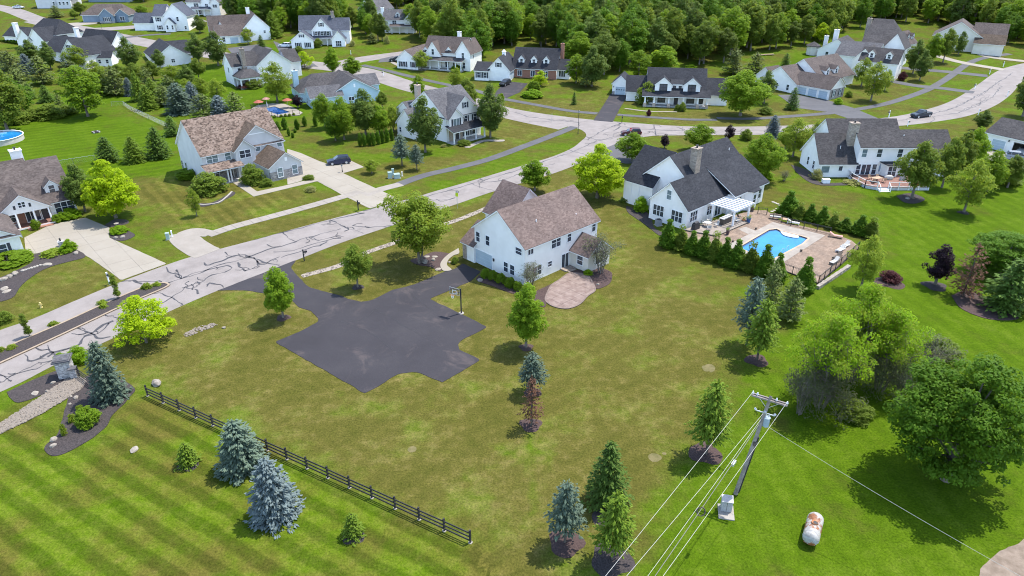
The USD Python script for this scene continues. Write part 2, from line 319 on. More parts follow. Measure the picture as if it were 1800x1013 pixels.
GRASS = usdkit.material(stage, '/World/Looks/lawn', {
    'g': ('geometry', {}), 'at': ('attribute', {'attribute': 'lawn'}), 'am': ('attribute', {'attribute': 'mow'}), 's1': ('separate_color', {}), 's2': ('separate_xyz', {}),
    'nb': ('noise_texture', {'scale': .16, 'detail': 5.0, 'roughness': .62}), 'nm': ('noise_texture', {'scale': .9, 'detail': 5.0, 'roughness': .7}), 'nf': ('noise_texture', {'scale': 5.5, 'detail': 4.0, 'roughness': .75}),
    'wl': ('noise_texture', {'scale': .35, 'detail': 3.0}),
    'rl': ('rgb_ramp', {'ramp': [(.25, (.034, .068, .003)), (.5, (.058, .106, .004)), (.75, (.088, .142, .009))]}),
    'rd': ('rgb_ramp', {'ramp': [(.25, (.045, .055, .008)), (.5, (.088, .084, .019)), (.75, (.162, .138, .048))]}),
    'add1': ('math', {'math_type': 'multiply_add', 'value2': 2.3}), 'sub1': ('math', {'math_type': 'subtract', 'value2': 1.15}), 'lf': ('math', {'math_type': 'add', 'use_clamp': True}),
    'lmr': ('map_range', {'range_type': 'smoothstep', 'from_min': .15, 'from_max': .85, 'clamp': True}),
    'mixlf': ('mix_float', {'fac': .5}), 'mix1': ('mix_color', {}),
    'tan': ('mix_color', {'b': (.19, .15, .06)}), 'tf': ('math', {'math_type': 'multiply'}), 'tn': ('map_range', {'range_type': 'smoothstep', 'from_min': .47, 'from_max': .74, 'to_max': .9, 'clamp': True}),
    'ws': ('math', {'math_type': 'multiply_add', 'value2': .34}), 'wsub': ('math', {'math_type': 'multiply', 'value2': 6.2832}), 'sin': ('math', {'math_type': 'sine'}),
    'smr': ('map_range', {'range_type': 'smoothstep', 'from_min': -.55, 'from_max': .55, 'clamp': True}),
    'dk': ('mix_color', {'blend_type': 'multiply', 'b': (.60, .64, .45)}), 'inv': ('math', {'math_type': 'subtract', 'value1': 1.0}), 'kf': ('math', {'math_type': 'multiply'}),
    'lt': ('mix_color', {'blend_type': 'multiply', 'b': (1.36, 1.24, 1.15), 'use_clamp_result': False}), 'kf2': ('math', {'math_type': 'multiply'}),
    'fr': ('rgb_ramp', {'ramp': [(.3, (.52, .55, .5)), (.5, (1.0, 1.0, 1.0)), (.72, (1.5, 1.45, 1.4))]}), 'fx': ('mix_color', {'blend_type': 'multiply', 'fac': 1.0, 'use_clamp_result': False}),
    'bmp': ('bump', {'strength': .55, 'distance': .12}), 'p': ('principled_bsdf', {'roughness': .95, 'specular_ior_level': .03})},
    [('at.color', 's1.color'), ('am.vector', 's2.vector'), ('g.position', 'nb.vector'), ('g.position', 'nm.vector'), ('g.position', 'nf.vector'), ('g.position', 'wl.vector'),
     ('nm.fac', 'mixlf.a'), ('nb.fac', 'mixlf.b'), ('mixlf.result', 'rl.fac'), ('mixlf.result', 'rd.fac'),
     ('nb.fac', 'add1.value1'), ('s1.r', 'add1.value3'), ('add1.value', 'sub1.value1'), ('sub1.value', 'lmr.value'), ('lmr.result', 'mix1.fac'), ('rd.color', 'mix1.a'), ('rl.color', 'mix1.b'),
     ('mixlf.result', 'tn.value'), ('tn.result', 'tf.value1'), ('s1.b', 'tf.value2'), ('tf.value', 'tan.fac'), ('mix1.result', 'tan.a'),
     ('wl.fac', 'ws.value1'), ('s2.x', 'ws.value3'), ('ws.value', 'wsub.value1'), ('wsub.value', 'sin.value1'), ('sin.value', 'smr.value'),
     ('smr.result', 'kf.value1'), ('s1.g', 'kf.value2'), ('kf.value', 'dk.fac'), ('tan.result', 'dk.a'),
     ('smr.result', 'inv.value2'), ('inv.value', 'kf2.value1'), ('s1.g', 'kf2.value2'), ('kf2.value', 'lt.fac'), ('dk.result', 'lt.a'),
     ('nf.fac', 'fr.fac'), ('lt.result', 'fx.a'), ('fr.color', 'fx.b'), ('fx.result', 'p.base_color'), ('nf.fac', 'bmp.height'), ('bmp.normal', 'p.normal')], surface='p.BSDF')
gp = obj('ground', (np.c_[P2, Z], quads), GRASS, kind='structure')
pv = UsdGeom.PrimvarsAPI(gp)
pv.CreatePrimvar('lawn', Sdf.ValueTypeNames.Color3fArray, 'vertex').Set(Vt.Vec3fArray.FromNumpy(np.c_[lush, amp, dry].astype(np.float32)))
pv.CreatePrimvar('mow', Sdf.ValueTypeNames.Float3Array, 'vertex').Set(Vt.Vec3fArray.FromNumpy(np.c_[mow, mow * 0, mow * 0].astype(np.float32)))

# ---------------------------------------------------------------- roads, drives, paths
def paving(name, c1, c2, c3, big=.12, rough=.85, stain=None, amount=.55):
    n = {'g': ('geometry', {}), 'n': ('noise_texture', {'scale': big, 'detail': 6.0, 'roughness': .65}), 'f': ('noise_texture', {'scale': 14.0, 'detail': 3.0}), 'm': ('mix_float', {'fac': .35}),
        'r': ('rgb_ramp', {'ramp': [(.3, c1), (.5, c2), (.7, c3)]}), 'b': ('bump', {'strength': .25, 'distance': .03}), 'p': ('principled_bsdf', {'roughness': rough, 'specular_ior_level': .2})}
    l = [('g.position', 'n.vector'), ('g.position', 'f.vector'), ('n.fac', 'm.a'), ('f.fac', 'm.b'), ('m.result', 'r.fac'), ('f.fac', 'b.height'), ('b.normal', 'p.normal')]
    if stain:      # dust and wear in patches
        n.update({'s': ('noise_texture', {'scale': .21, 'detail': 7.0, 'roughness': .7, 'distortion': .8}), 'k': ('map_range', {'range_type': 'smoothstep', 'from_min': .52, 'from_max': .72, 'to_max': amount, 'clamp': True}), 'x': ('mix_color', {'b': stain})})
        l += [('g.position', 's.vector'), ('s.fac', 'k.value'), ('k.result', 'x.fac'), ('r.color', 'x.a'), ('x.result', 'p.base_color')]
    else: l.append(('r.color', 'p.base_color'))
    return usdkit.material(stage, '/World/Looks/' + name, n, l, surface='p.BSDF')
ROADM = paving('worn_road', (.175, .157, .147), (.225, .202, .190), (.272, .247, .235), .3, stain=(.13, .118, .112), amount=.5)
ASPH = paving('dark_asphalt', (.030, .0285, .033), (.038, .036, .042), (.052, .049, .053), .14, stain=(.105, .085, .082))
ASPHP = paving('old_asphalt_path', (.07, .07, .077), (.09, .09, .097), (.115, .114, .118), .3)
CONCD = paving('drive_concrete', (.235, .210, .172), (.27, .244, .203), (.30, .278, .238), .2)
CONCP = paving('path_concrete', (.21, .19, .165), (.255, .23, .20), (.30, .275, .245), .4)
TAR = M('tar', (.035, .033, .035), (.055, .052, .055), 3, .6)
KERBM = M('tan_kerb', (.25, .19, .13), (.31, .245, .18), 2, .85, coord='world')

R1_near = [(-60, 716), (32, 675), (100, 640), (190, 599), (293, 550), (383, 511), (453, 485), (520, 458), (600, 427), (680, 400), (797, 361), (867, 337), (967, 307), (1013, 290), (1050, 274), (1090, 258), (1133, 241), (1200, 238), (1343, 237), (1440, 230), (1520, 226), (1597, 220), (1660, 212), (1705, 203), (1745, 188), (1775, 168), (1800, 140), (1830, 118)]
R1_far = [(-60, 607), (0, 581), (60, 560), (130, 530), (200, 501), (293, 466), (353, 447), (440, 424), (520, 402), (599, 381), (727, 348), (760, 338), (840, 315), (920, 291), (970, 276), (1005, 261), (1022, 248), (1030, 240), (1028, 233), (1015, 226), (985, 221), (950, 217)]
R_far2 = [(880, 187), (933, 197), (990, 205), (1043, 211), (1120, 217), (1199, 222), (1300, 223), (1417, 220), (1480, 215), (1533, 210), (1600, 200), (1667, 180), (1713, 153), (1750, 127), (1780, 116), (1830, 105)]
main_road = Polygon(np.vstack([gline(R1_near), gline(R_far2)[::-1], gline(R1_far)[::-1]])).buffer(0)
s2 = ribbon([(60, 36), (97, 44), (150, 53), (215, 67), (260, 76), (330, 89), (430, 104), (553, 115), (640, 127), (720, 152), (800, 172), (870, 193), (930, 208), (1000, 222)], 8.6)
s3 = ribbon([(640, 128), (600, 114), (640, 104), (700, 96), (760, 88)], 7.0)
s4 = ribbon([(150, 53), (190, 51), (250, 47), (300, 44), (360, 36)], 7.0)
s5 = ribbon([(97, 44), (60, 33), (20, 18), (-30, 8)], 7.5)
roads = unary_union([main_road, s2, s3, s4, s5]).buffer(.01)
road = obj('road', sheet(roads, .022, .1), ROADM, kind='structure')

drive_main = jit(jit(poly(d1), .12, 3), .09, 8, .22)
def slabs(name, pl, size, yaw, mat, lift, gap=.011):
    """Paving poured in bays: every bay its own piece, open joints between."""
    t = UsdGeom.Xform.Define(stage, numbered('/World/' + name)).GetPrim(); tag(t, kind='structure'); c = pl.centroid; n = int(60 / size); q = 0
    for i in range(-n, n):
        for j in range(-n, n):
            b = shapely.affinity.translate(shapely.affinity.rotate(sbox(i * size + gap, j * size + gap, (i + 1) * size - gap, (j + 1) * size - gap), yaw, (0, 0)), c.x, c.y).intersection(pl)
            if not b.is_empty and b.area > .05: q += 1; obj('slab', sheet(b, lift + .002 * (q % 4), .1), mat, t)
    obj('bedding', sheet(pl.buffer(-.01), lift - .012), TAR, t)
    return t
def drive(name, px, mat, seed=1, lift=.034, am=.06, **k): return obj(name, sheet(jit(poly(px), am, seed), lift, .1), mat, kind='structure', **k)
obj('driveway', sheet(drive_main, .034, .1), ASPH, kind='structure')
slabs('driveway', jit(poly([(43, 418), (90, 395), (150, 383), (193, 401), (192, 418), (293, 464), (213, 493), (193, 478), (160, 455), (133, 440), (103, 437), (60, 447), (45, 440)]), .06, 2), 3.3, 42, CONCD, .036)
slabs('driveway', jit(poly([(505, 262), (530, 270), (560, 283), (580, 290), (617, 283), (640, 294), (603, 305), (703, 351), (650, 367), (600, 342), (545, 312), (525, 320), (505, 325)]), .06, 3), 3.3, 43, CONCD, .036)
drive('driveway', [(1073, 165), (1104, 167), (1090, 190), (1077, 215), (1043, 212)], ASPH, 4)
drive('driveway', [(1367, 167), (1403, 167), (1457, 177), (1500, 190), (1545, 209), (1507, 214), (1460, 198), (1400, 190)], ASPHP, 5)
drive('driveway', [(890, 143), (928, 147), (913, 163), (890, 173), (875, 190), (855, 184), (868, 170), (873, 160)], ASPH, 6)
drive('driveway', [(665, 110), (668, 104), (690, 99), (705, 101), (700, 108)], ASPHP, 7)
drive('driveway', [(1047, 268), (1085, 252), (1130, 262), (1175, 285), (1100, 288), (1060, 278)], ASPHP, 8)
drive('driveway', [(400, 85), (455, 78), (480, 86), (440, 92), (430, 105), (415, 104)], ASPHP, 9)
drive('driveway', [(1735, 280), (1735, 262), (1810, 285), (1810, 305)], CONCD, 10)
drive('driveway', [(480, 72), (510, 84), (560, 118), (545, 117), (490, 90)], ASPHP, 11)
drive('driveway', [(97, 44), (120, 41), (171, 38), (171, 42), (120, 47)], CONCD, 12)
path_px = [([(700, 325), (745, 309), (800, 296), (860, 280), (920, 258), (975, 237), (1010, 223)], 2.3, ASPHP), ([(640, 343), (670, 333), (705, 324)], 2.3, CONCP), ([(365, 414), (410, 399), (470, 383), (540, 364), (620, 341), (640, 334)], 2.1, CONCP), ([(318, 410), (330, 425), (352, 440), (366, 446)], 4.2, CONCP), ([(318, 414), (340, 407), (370, 412)], 2.5, CONCP),
           ([(1260, 208), (1320, 209), (1400, 204), (1460, 199), (1510, 192), (1560, 182), (1610, 166), (1640, 153), (1668, 136), (1700, 113), (1730, 102), (1775, 95)], 2.3, ASPHP), ([(1567, 143), (1610, 151), (1660, 156), (1712, 163)], 3.6, ASPHP), ([(1560, 117), (1610, 122), (1670, 127), (1736, 134)], 3.6, ASPHP),
           ([(1645, 98), (1690, 110), (1765, 123)], 3.4, CONCD), ([(1722, 96), (1750, 102), (1810, 109)], 3.0, CONCD), ([(872, 172), (933, 183), (1000, 195), (1050, 200)], 2.2, ASPHP), ([(637, 115), (670, 122), (710, 132), (780, 148), (830, 158), (870, 170)], 2.2, ASPHP),
           ([(1085, 202), (1199, 210), (1260, 211)], 2.0, ASPHP), ([(820, 260), (850, 248), (880, 248), (882, 246)], 1.3, CONCP), ([(206, 68), (260, 62), (300, 60)], 2.4, ASPHP), ([(710, 120), (690, 110), (720, 122), (750, 123)], 1.4, CONCP), ([(1098, 191), (1140, 196), (1190, 197)], .8, CONCP)]
for k, (px, w, m) in enumerate(path_px):
    if k in (2,):      # slabs that can be told apart: each its own piece with a joint between
        t = UsdGeom.Xform.Define(stage, '/World/sidewalk').GetPrim(); tag(t, kind='structure')
        ln = LineString(gline(px)); n = int(ln.length / 1.5)
        for q in range(n):
            pc = shapely.ops.substring(ln, q * 1.5 + .02, q * 1.5 + 1.48).buffer(w / 2, cap_style='flat')
            obj('slab', sheet(pc, .043 + .004 * (q % 3), .12), m, t)
    else: obj('path', sheet(jit(ribbon(px, w), .06, k), .038 + .0012 * k, .1), m, kind='structure')
obj('path', sheet(spoly([(806, 437), (788, 448), (777, 459), (774, 468), (780, 477), (794, 475), (786, 467), (788, 458), (797, 450), (807, 446)]), .085, .1), CONCD, kind='structure')
obj('path', sheet(poly([(410, 322), (424, 318), (452, 337), (500, 327), (560, 312), (562, 318), (500, 333), (446, 346)]), .047, .1), CONCD, kind='structure')
obj('gravel', sheet(jit(poly([(1712, 1040), (1730, 990), (1765, 965), (1810, 940), (1900, 940), (1900, 1080)]), .4, 4), .03, .05), M('tan_gravel', (.15, .115, .085), (.235, .185, .145), 1.4, .95, .5, coord='world', bscale=18, detail=6), kind='structure')

# tar seams in the road
rng = random.Random(11)
def seam(px, w, sub=True):
    p = np.array([G(x, y)[:2] for x, y in px]); L = LineString(p); n = max(4, int(L.length / .35)); q = np.array([L.interpolate(i / n, normalized=True).coords[0] for i in range(n + 1)]); sd = int(px[0][0] * 3) % 991
    d = np.gradient(q, axis=0); d = np.c_[-d[:, 1], d[:, 0]] / (np.linalg.norm(d, axis=1)[:, None] + 1e-9); k = np.arange(n + 1)
    q = q + d * ((meshkit.fbm(np.c_[k * .22, k * 0 + sd, k * 0], 4, sd) - .5) * .8)[:, None]; hw = w * (.15 + 1.0 * meshkit.noise(np.c_[k * .35, k * 0, k * 0 + sd], sd + 1))
    pl = unary_union([Polygon([*(q[i:i+2] + d[i:i+2] * hw[i:i+2, None]), *(q[i:i+2] - d[i:i+2] * hw[i:i+2, None])[::-1]]).buffer(.004) for i in range(n)])
    return pl.intersection(roads)
def z4(*p): return [(x / 2.997, 338 + y / 2.997) for x, y in p]
seams = [z4((870, 398), (905, 430), (940, 440), (965, 455)), z4((930, 410), (945, 430), (960, 455), (1010, 430), (1150, 395), (1200, 385), (1215, 400), (1190, 425), (1120, 440), (1060, 470), (1000, 490), (960, 505)), z4((640, 475), (705, 460), (750, 485)), z4((700, 465), (720, 475), (845, 465)),
         z4((880, 480), (1040, 430), (1160, 385), (1300, 345), (1480, 285), (1620, 240), (1797, 195)), z4((1080, 370), (1095, 385), (1240, 335), (1290, 330), (1330, 345), (1400, 370), (1475, 385)), z4((1330, 345), (1365, 380), (1400, 380), (1440, 355), (1470, 340)), z4((1440, 320), (1540, 310), (1620, 280), (1700, 260), (1797, 240)), z4((1480, 345), (1560, 320), (1640, 290), (1690, 285), (1720, 260)), z4((1640, 235), (1680, 255), (1740, 240), (1797, 245)),
         z4((1290, 410), (1340, 405), (1365, 390), (1360, 360)), z4((1255, 370), (1260, 395), (1300, 415)), z4((1485, 210), (1510, 230), (1560, 262)), z4((1740, 145), (1775, 165), (1830, 185)), z4((850, 530), (900, 550), (970, 590)), z4((800, 575), (850, 585), (900, 560), (980, 500), (1010, 495), (1050, 470)), z4((985, 500), (1020, 515), (1050, 535)), z4((1095, 500), (1105, 480), (1130, 485)),
         z4((0, 960), (60, 965), (130, 930), (200, 900), (290, 880), (340, 850)), z4((0, 950), (40, 965), (60, 985)), z4((120, 860), (165, 890), (210, 880), (260, 850), (330, 830), (420, 800), (450, 760), (520, 745), (580, 690)), z4((240, 810), (265, 830), (285, 845), (250, 870)), z4((410, 715), (450, 740), (520, 770), (580, 765)), z4((440, 760), (500, 735), (550, 700), (600, 680)), z4((20, 1000), (80, 960), (200, 930), (310, 870)), z4((600, 655), (640, 670)),
         [(620, 396), (650, 400), (690, 398)], [(600, 398), (622, 405), (640, 410)], [(640, 372), (668, 362), (700, 356), (730, 352), (790, 335), (850, 318), (910, 300), (960, 283), (1005, 268), (1040, 252), (1080, 240), (1120, 232)], [(735, 345), (760, 352), (790, 352), (800, 348)], [(820, 320), (845, 330), (870, 335)], [(840, 322), (880, 318), (930, 300), (975, 288)], [(905, 320), (925, 328)], [(990, 262), (1030, 272)], [(1035, 245), (1060, 230), (1090, 217)], [(1080, 231), (1090, 222), (1130, 228), (1200, 230), (1300, 231), (1420, 226), (1500, 222), (1600, 209), (1680, 190), (1740, 155), (1780, 128)],
         [(1060, 236), (1100, 243), (1130, 240)], [(1150, 220), (1152, 238)], [(1190, 224), (1220, 235), (1260, 234)], [(1140, 233), (1190, 238)], [(1210, 226), (1240, 228), (1262, 237), (1300, 235), (1340, 236)], [(1640, 205), (1680, 200), (1720, 186), (1745, 170), (1760, 152)], [(1660, 196), (1700, 178), (1730, 165), (1752, 145)], [(1690, 195), (1725, 180), (1740, 168)], [(900, 196), (930, 206), (1000, 214)], [(930, 214), (960, 214), (985, 210), (1020, 216)], [(1030, 240), (1050, 246), (1075, 245)], [(330, 450), (400, 433), (480, 413), (580, 388), (640, 374)]]
tarp = []
for i, s in enumerate(seams):
    pl = seam(s, .115 + .04 * (i % 3))
    if not pl.is_empty: obj('tar_seam', sheet(pl, .028), TAR, road)
for i in range(120):      # short side cracks off the long ones
    s = seams[rng.randrange(len(seams))]; q = rng.choice(s); a = rng.uniform(0, 6.28); l = rng.uniform(5, 16)
    pts = [q, (q[0] + l * math.cos(a), q[1] + .4 * l * math.sin(a)), (q[0] + 1.7 * l * math.cos(a + .5), q[1] + .7 * l * math.sin(a + .5))]
    pl = seam(pts, .08)
    if not pl.is_empty and pl.area > .02: obj('tar_seam', sheet(pl, .032 + .0005 * i), TAR, road)
for i, s in enumerate([z5 for z5 in ([(655, 545), (690, 560), (712, 575), (760, 600)], [(613, 565), (640, 560), (665, 540)], [(600, 565), (650, 585), (690, 615)], [(720, 512), (735, 530), (760, 545)])]):
    obj('crack', sheet(LineString(gline(s) + np.random.RandomState(i).normal(0, .06, gline(s).shape)).buffer(.035).intersection(drive_main), .039), BLACK, stage.GetPrimAtPath('/World/driveway'))
# median bed with its kerb
med = spoly([(-40, 634), (0, 617), (33, 601), (110, 568), (193, 530), (253, 505), (280, 498), (296, 499), (292, 507), (220, 538), (110, 590), (0, 641), (-40, 659)], 4)
obj('kerb', sheet(med.difference(med.buffer(-.28)), .15, .16), KERBM, kind='structure')
obj('planting_bed', sheet(med.buffer(-.28), .12, .1), MULCH, kind='structure')
def bed(px, mat=MULCH, smooth=True, lift=.05, seed=1):
    pl = jit(spoly(px) if smooth else poly(px), .1, seed, .3)
    v = sheet(pl, lift, .06)
    return obj('planting_bed', v, mat, kind='structure')
def ring(px, py, r, mat=MULCHR, seed=1):
    c = G(px, py); a = np.linspace(0, 2 * np.pi, 22, endpoint=False); k = 1 + .12 * np.sin(a * 3 + seed) + .06 * np.sin(a * 5 + 2 * seed)
    m = V(); rr = [(1.0, 0.0), (.8, .09), (.4, .15)]
    v = [[c[0] + r * f * k[i] * math.cos(a[i]), c[1] + r * f * k[i] * math.sin(a[i]), c[2] + z + .01] for f, z in rr for i in range(22)] + [[c[0], c[1], c[2] + .17]]
    f = []
    for q in range(2):
        for i in range(22): j = (i + 1) % 22; f += [[q*22+i, q*22+j, q*22+22+j], [q*22+i, q*22+22+j, q*22+22+i]]
    f += [[44 + i, 44 + (i + 1) % 22, 66] for i in range(22)]
    return obj('mulch_ring', m.add(v, f), mat, kind='structure')
# ---------------------------------------------------------------- houses
HP = []
class House:
    def __init__(s, name, label, px, py, h, yaw, cat='house', ze=None):
        p = G(px, py, h); s.t = thing(name, label, cat, (p[0], p[1], p[2] - h), yaw); s.o = p - [0, 0, h]; s.yaw = math.radians(yaw)
    def w(s, x, y, z=0):
        c, n = math.cos(s.yaw), math.sin(s.yaw); return s.o + [c * x - n * y, n * x + c * y, z]
    def put(s, name, v, m, parent=None, **k): return obj(name, v, m, parent or s.t, **k)
    def blk(s, x0, x1, y0, y1, ze, zr, r='x', wall=WHITE, roof=R_BLACK, ov=.35, z0=-3.0, hip=(0, 0), rp=.5, walls=True, gov=.3, ze2=None, gable=None):
        s.b = (x0, x1, y0, y1); HP.append(Polygon([s.w(a, b)[:2] for a, b in ((x0, y0), (x1, y0), (x1, y1), (x0, y1))])); ze2 = ze if ze2 is None else ze2
        if r == 'x': A = lambda a, b, z: [a, b, z]; a0, a1, b0, b1 = x0, x1, y0, y1
        else: A = lambda a, b, z: [b, a, z]; a0, a1, b0, b1 = y0, y1, x0, x1
        bm = b0 + (b1 - b0) * rp; s1, s2 = (zr - ze) / (bm - b0), (zr - ze2) / (b1 - bm)
        if walls:
            h0, h1 = hip; v = V(); zt = zr - .02
            pl = [(b0, z0), (b1, z0), (b1, ze2)] + ([(bm, zt)]) + [(b0, ze)]
            sq = [(b0, z0), (b1, z0), (b1, ze2), (bm, max(ze, ze2)), (b0, ze)]
            P0 = [A(a0, b, z) for b, z in (sq if h0 else pl)]; P1 = [A(a1, b, z) for b, z in (sq if h1 else pl)]
            f = [[0, 1, 2], [0, 2, 3], [0, 3, 4], [5, 7, 6], [5, 8, 7], [5, 9, 8]]
            for j in range(5): k = (j + 1) % 5; f += [[j, 5 + j, 5 + k], [j, 5 + k, k]]
            s.put('wall', v.add(P0 + P1, f), wall)
        g0, g1 = (ov if hip[0] else gov), (ov if hip[1] else gov)
        tr, rf = V(), V()
        for e, up, th in ((0, .10, .17), (.03, .165, .06)):
            o, m = ov + e, (tr if e == 0 else rf)
            q0, q1 = a0 - g0 - e, a1 + g1 + e
            R0, R1 = (a0 + hip[0], a1 - hip[1]) if True else None
            r0 = R0 if hip[0] else q0; r1 = R1 if hip[1] else q1
            m.slab([A(q0, b0 - o, ze - o * s1 + up), A(q1, b0 - o, ze - o * s1 + up), A(r1, bm, zr + up), A(r0, bm, zr + up)], th)
            m.slab([A(q1, b1 + o, ze2 - o * s2 + up), A(q0, b1 + o, ze2 - o * s2 + up), A(r0, bm, zr + up), A(r1, bm, zr + up)], th)
            if hip[0]: m.slab([A(q0, b1 + o, ze2 - o * s2 + up), A(q0, b0 - o, ze - o * s1 + up), A(r0, bm, zr + up)], th)
            if hip[1]: m.slab([A(q1, b0 - o, ze - o * s1 + up), A(q1, b1 + o, ze2 - o * s2 + up), A(r1, bm, zr + up)], th)
        tp = s.put('roof_trim', tr, TRIM); s.put('roof', rf, roof)
        return s
    def at(s, b): s.b = b; return s
    def _P(s, side, u, d, z):
        x0, x1, y0, y1 = s.b
        return {'S': (u, y0 - d, z), 'N': (u, y1 + d, z), 'W': (x0 - d, u, z), 'E': (x1 + d, u, z)}[side]
    def fb(s, v, side, u0, u1, d0, d1, z0, z1):
        a, b = np.array(s._P(side, u0, d0, z0)), np.array(s._P(side, u1, d1, z1))
        lo, hi = np.minimum(a, b), np.maximum(a, b); return v.box(lo[0], hi[0], lo[1], hi[1], lo[2], hi[2])
    def win(s, side, u, z, w, h, nv=0, nh=1, sh=None, glass=None, frame=TRIM, t=.09, name='window'):
        """A window whose sill's middle is at u, z."""
        v = V(); a, b = u - w / 2, u + w / 2
        s.fb(v, side, a - t, a, .003, .06, z - t, z + h + t); s.fb(v, side, b, b + t, .003, .06, z - t, z + h + t)
        s.fb(v, side, a, b, .003, .06, z + h, z + h + t); s.fb(v, side, a, b, .003, .07, z - t, z)
        for k in range(nv): c = a + w * (k + 1) / (nv + 1); s.fb(v, side, c - .045, c + .045, .02, .055, z, z + h)
        for k in range(nh): c = z + h * (k + 1) / (nh + 1); s.fb(v, side, a, b, .02, .045, c - .03, c + .03)
        wp = s.put(name, v, frame)
        s.put('pane', s.fb(V(), side, a, b, -.05, .018, z, z + h), glass or GLASS, wp)
        if sh:
            for q in (-1, 1):
                c = u + q * (w / 2 + t + .24); s.put('shutter', s.fb(V(), side, c - .2, c + .2, .002, .05, z - .05, z + h + .05), sh, wp)
        return s
    def door(s, side, u, z, w=.95, h=2.05, m=None, name='door'):
        v = V(); s.fb(v, side, u - w/2 - .1, u - w/2, .003, .07, z, z + h + .1); s.fb(v, side, u + w/2, u + w/2 + .1, .003, .07, z, z + h + .1); s.fb(v, side, u - w/2, u + w/2, .003, .07, z + h, z + h + .1)
        dp = s.put(name, v, TRIM); s.put('leaf', s.fb(V(), side, u - w/2, u + w/2, -.04, .02, z, z + h), m or DOORD, dp)
        s.put('handle', s.fb(V(), side, u + w/2 - .12, u + w/2 - .08, .02, .06, z + .95, z + 1.1), METAL, dp); return s
    def slide(s, side, u, z, w=1.8, h=2.0):
        return s.win(side, u, z, w, h, 1, 0, name='patio_door')
    def garage(s, side, u, w, h=2.15, z=0.02, rows=4, m=None, lights=False):
        v = V(); s.fb(v, side, u - w/2 - .12, u - w/2, .003, .07, z, z + h + .12); s.fb(v, side, u + w/2, u + w/2 + .12, .003, .07, z, z + h + .12); s.fb(v, side, u - w/2, u + w/2, .003, .07, z + h, z + h + .12)
        g = s.put('garage_door', v, TRIM); hh = h / rows
        for k in range(rows): s.put('panel', s.fb(V(), side, u - w/2, u + w/2, -.03, .02, z + k * hh + .012, z + (k + 1) * hh - .012), m or GDOOR, g)
        if lights:
            for k in range(4): s.put('pane', s.fb(V(), side, u - w/2 + w * (k + .22) / 4, u - w/2 + w * (k + .78) / 4, .02, .028, z + 2.3 * hh, z + 2.75 * hh), GLASS, g)
        return s
    def chim(s, x0, x1, y0, y1, z0, z1, m, cap=True, flue=True):
        c = s.put('chimney', V().box(x0, x1, y0, y1, z0, z1), m)
        if cap: s.put('chimney_cap', V().box(x0 - .1, x1 + .1, y0 - .1, y1 + .1, z1 + .002, z1 + .14), m if m is not WHITE else TRIM, c)
        if flue: xm, ym = (x0 + x1) / 2, (y0 + y1) / 2; s.put('flue', V().tube([[xm, ym, z1 + .1], [xm, ym, z1 + .5]], .16).tube([[xm, ym, z1 + .5], [xm, ym, z1 + .56]], .27), BLACK, c)
        return s
    def shed(s, x0, x1, y0, y1, zl, zh, roof, side='S', ov=.3, name='porch_roof'):
        """A single slope falling towards side."""
        if side == 'S': q = lambda e, u: [[x0 - e, y0 - e, zl + u], [x1 + e, y0 - e, zl + u], [x1 + e, y1, zh + u], [x0 - e, y1, zh + u]]
        elif side == 'W': q = lambda e, u: [[x0 - e, y1 + e, zl + u], [x0 - e, y0 - e, zl + u], [x1, y0 - e, zh + u], [x1, y1 + e, zh + u]]
        elif side == 'E': q = lambda e, u: [[x1 + e, y0 - e, zl + u], [x1 + e, y1 + e, zl + u], [x0, y1 + e, zh + u], [x0, y0 - e, zh + u]]
        else: q = lambda e, u: [[x1 + e, y1 + e, zl + u], [x0 - e, y1 + e, zl + u], [x0 - e, y0, zh + u], [x1 + e, y0, zh + u]]
        s.put('roof_trim', V().slab(q(ov, .10), .18), TRIM); s.put(name, V().slab(q(ov + .03, .165), .06), roof); return s
    def col(s, x, y, z0, z1, r=.13, base=None, sq=True):
        v = V()
        if sq: v.box(x - r, x + r, y - r, y + r, z0, z1).box(x - r * 1.35, x + r * 1.35, y - r * 1.35, y + r * 1.35, z1 - .16, z1 - .002).box(x - r * 1.35, x + r * 1.35, y - r * 1.35, y + r * 1.35, z0, z0 + .16)
        else: v.tube([[x, y, z0], [x, y, z1]], [r * 1.05, r * .85], 12)
        c = s.put('column', v, TRIM)
        if base: s.put('column_base', V().box(x - r * 2, x + r * 2, y - r * 2, y + r * 2, -1, z0 + .002), base, c)
        return s
    def floor(s, x0, x1, y0, y1, z, m=STEP, name='porch_floor'): s.put(name, V().box(x0, x1, y0, y1, -2, z), m); return s
    def dormer(s, x, y, w, L, z0, ze, zr, roof, wall=WHITE, win=True, sh=None, frame=TRIM, ww=.8):
        s.blk(x - w/2, x + w/2, y, y + L, ze, zr, 'y', wall, roof, .18, z0, gov=.2)
        if win: s.win('S', x, z0 + (ze - z0) * .25, ww, (ze - z0) * .8, 0 if ww < 1 else 1, 1, sh, frame=frame)
        return s
    def gvent(s, side, u, z, w=.45, h=.7): s.put('gable_vent', s.fb(V(), side, u - w/2, u + w/2, .003, .05, z, z + h), TRIM); return s
    def light(s, side, u, z): s.put('wall_lamp', s.fb(s.fb(V(), side, u - .09, u + .09, .003, .16, z, z + .35), side, u - .13, u + .13, .0035, .2, z + .35, z + .40), BLACK); return s
    def pipe(s, x, y, z, h=.5): s.put('vent_pipe', V().tube([[x, y, z - .4], [x, y, z + h]], .06), TRIM); return s
    def gutter(s, side, u, z0, z1): s.put('downspout', s.fb(V(), side, u - .045, u + .045, .005, .09, z0, z1), TRIM); return s

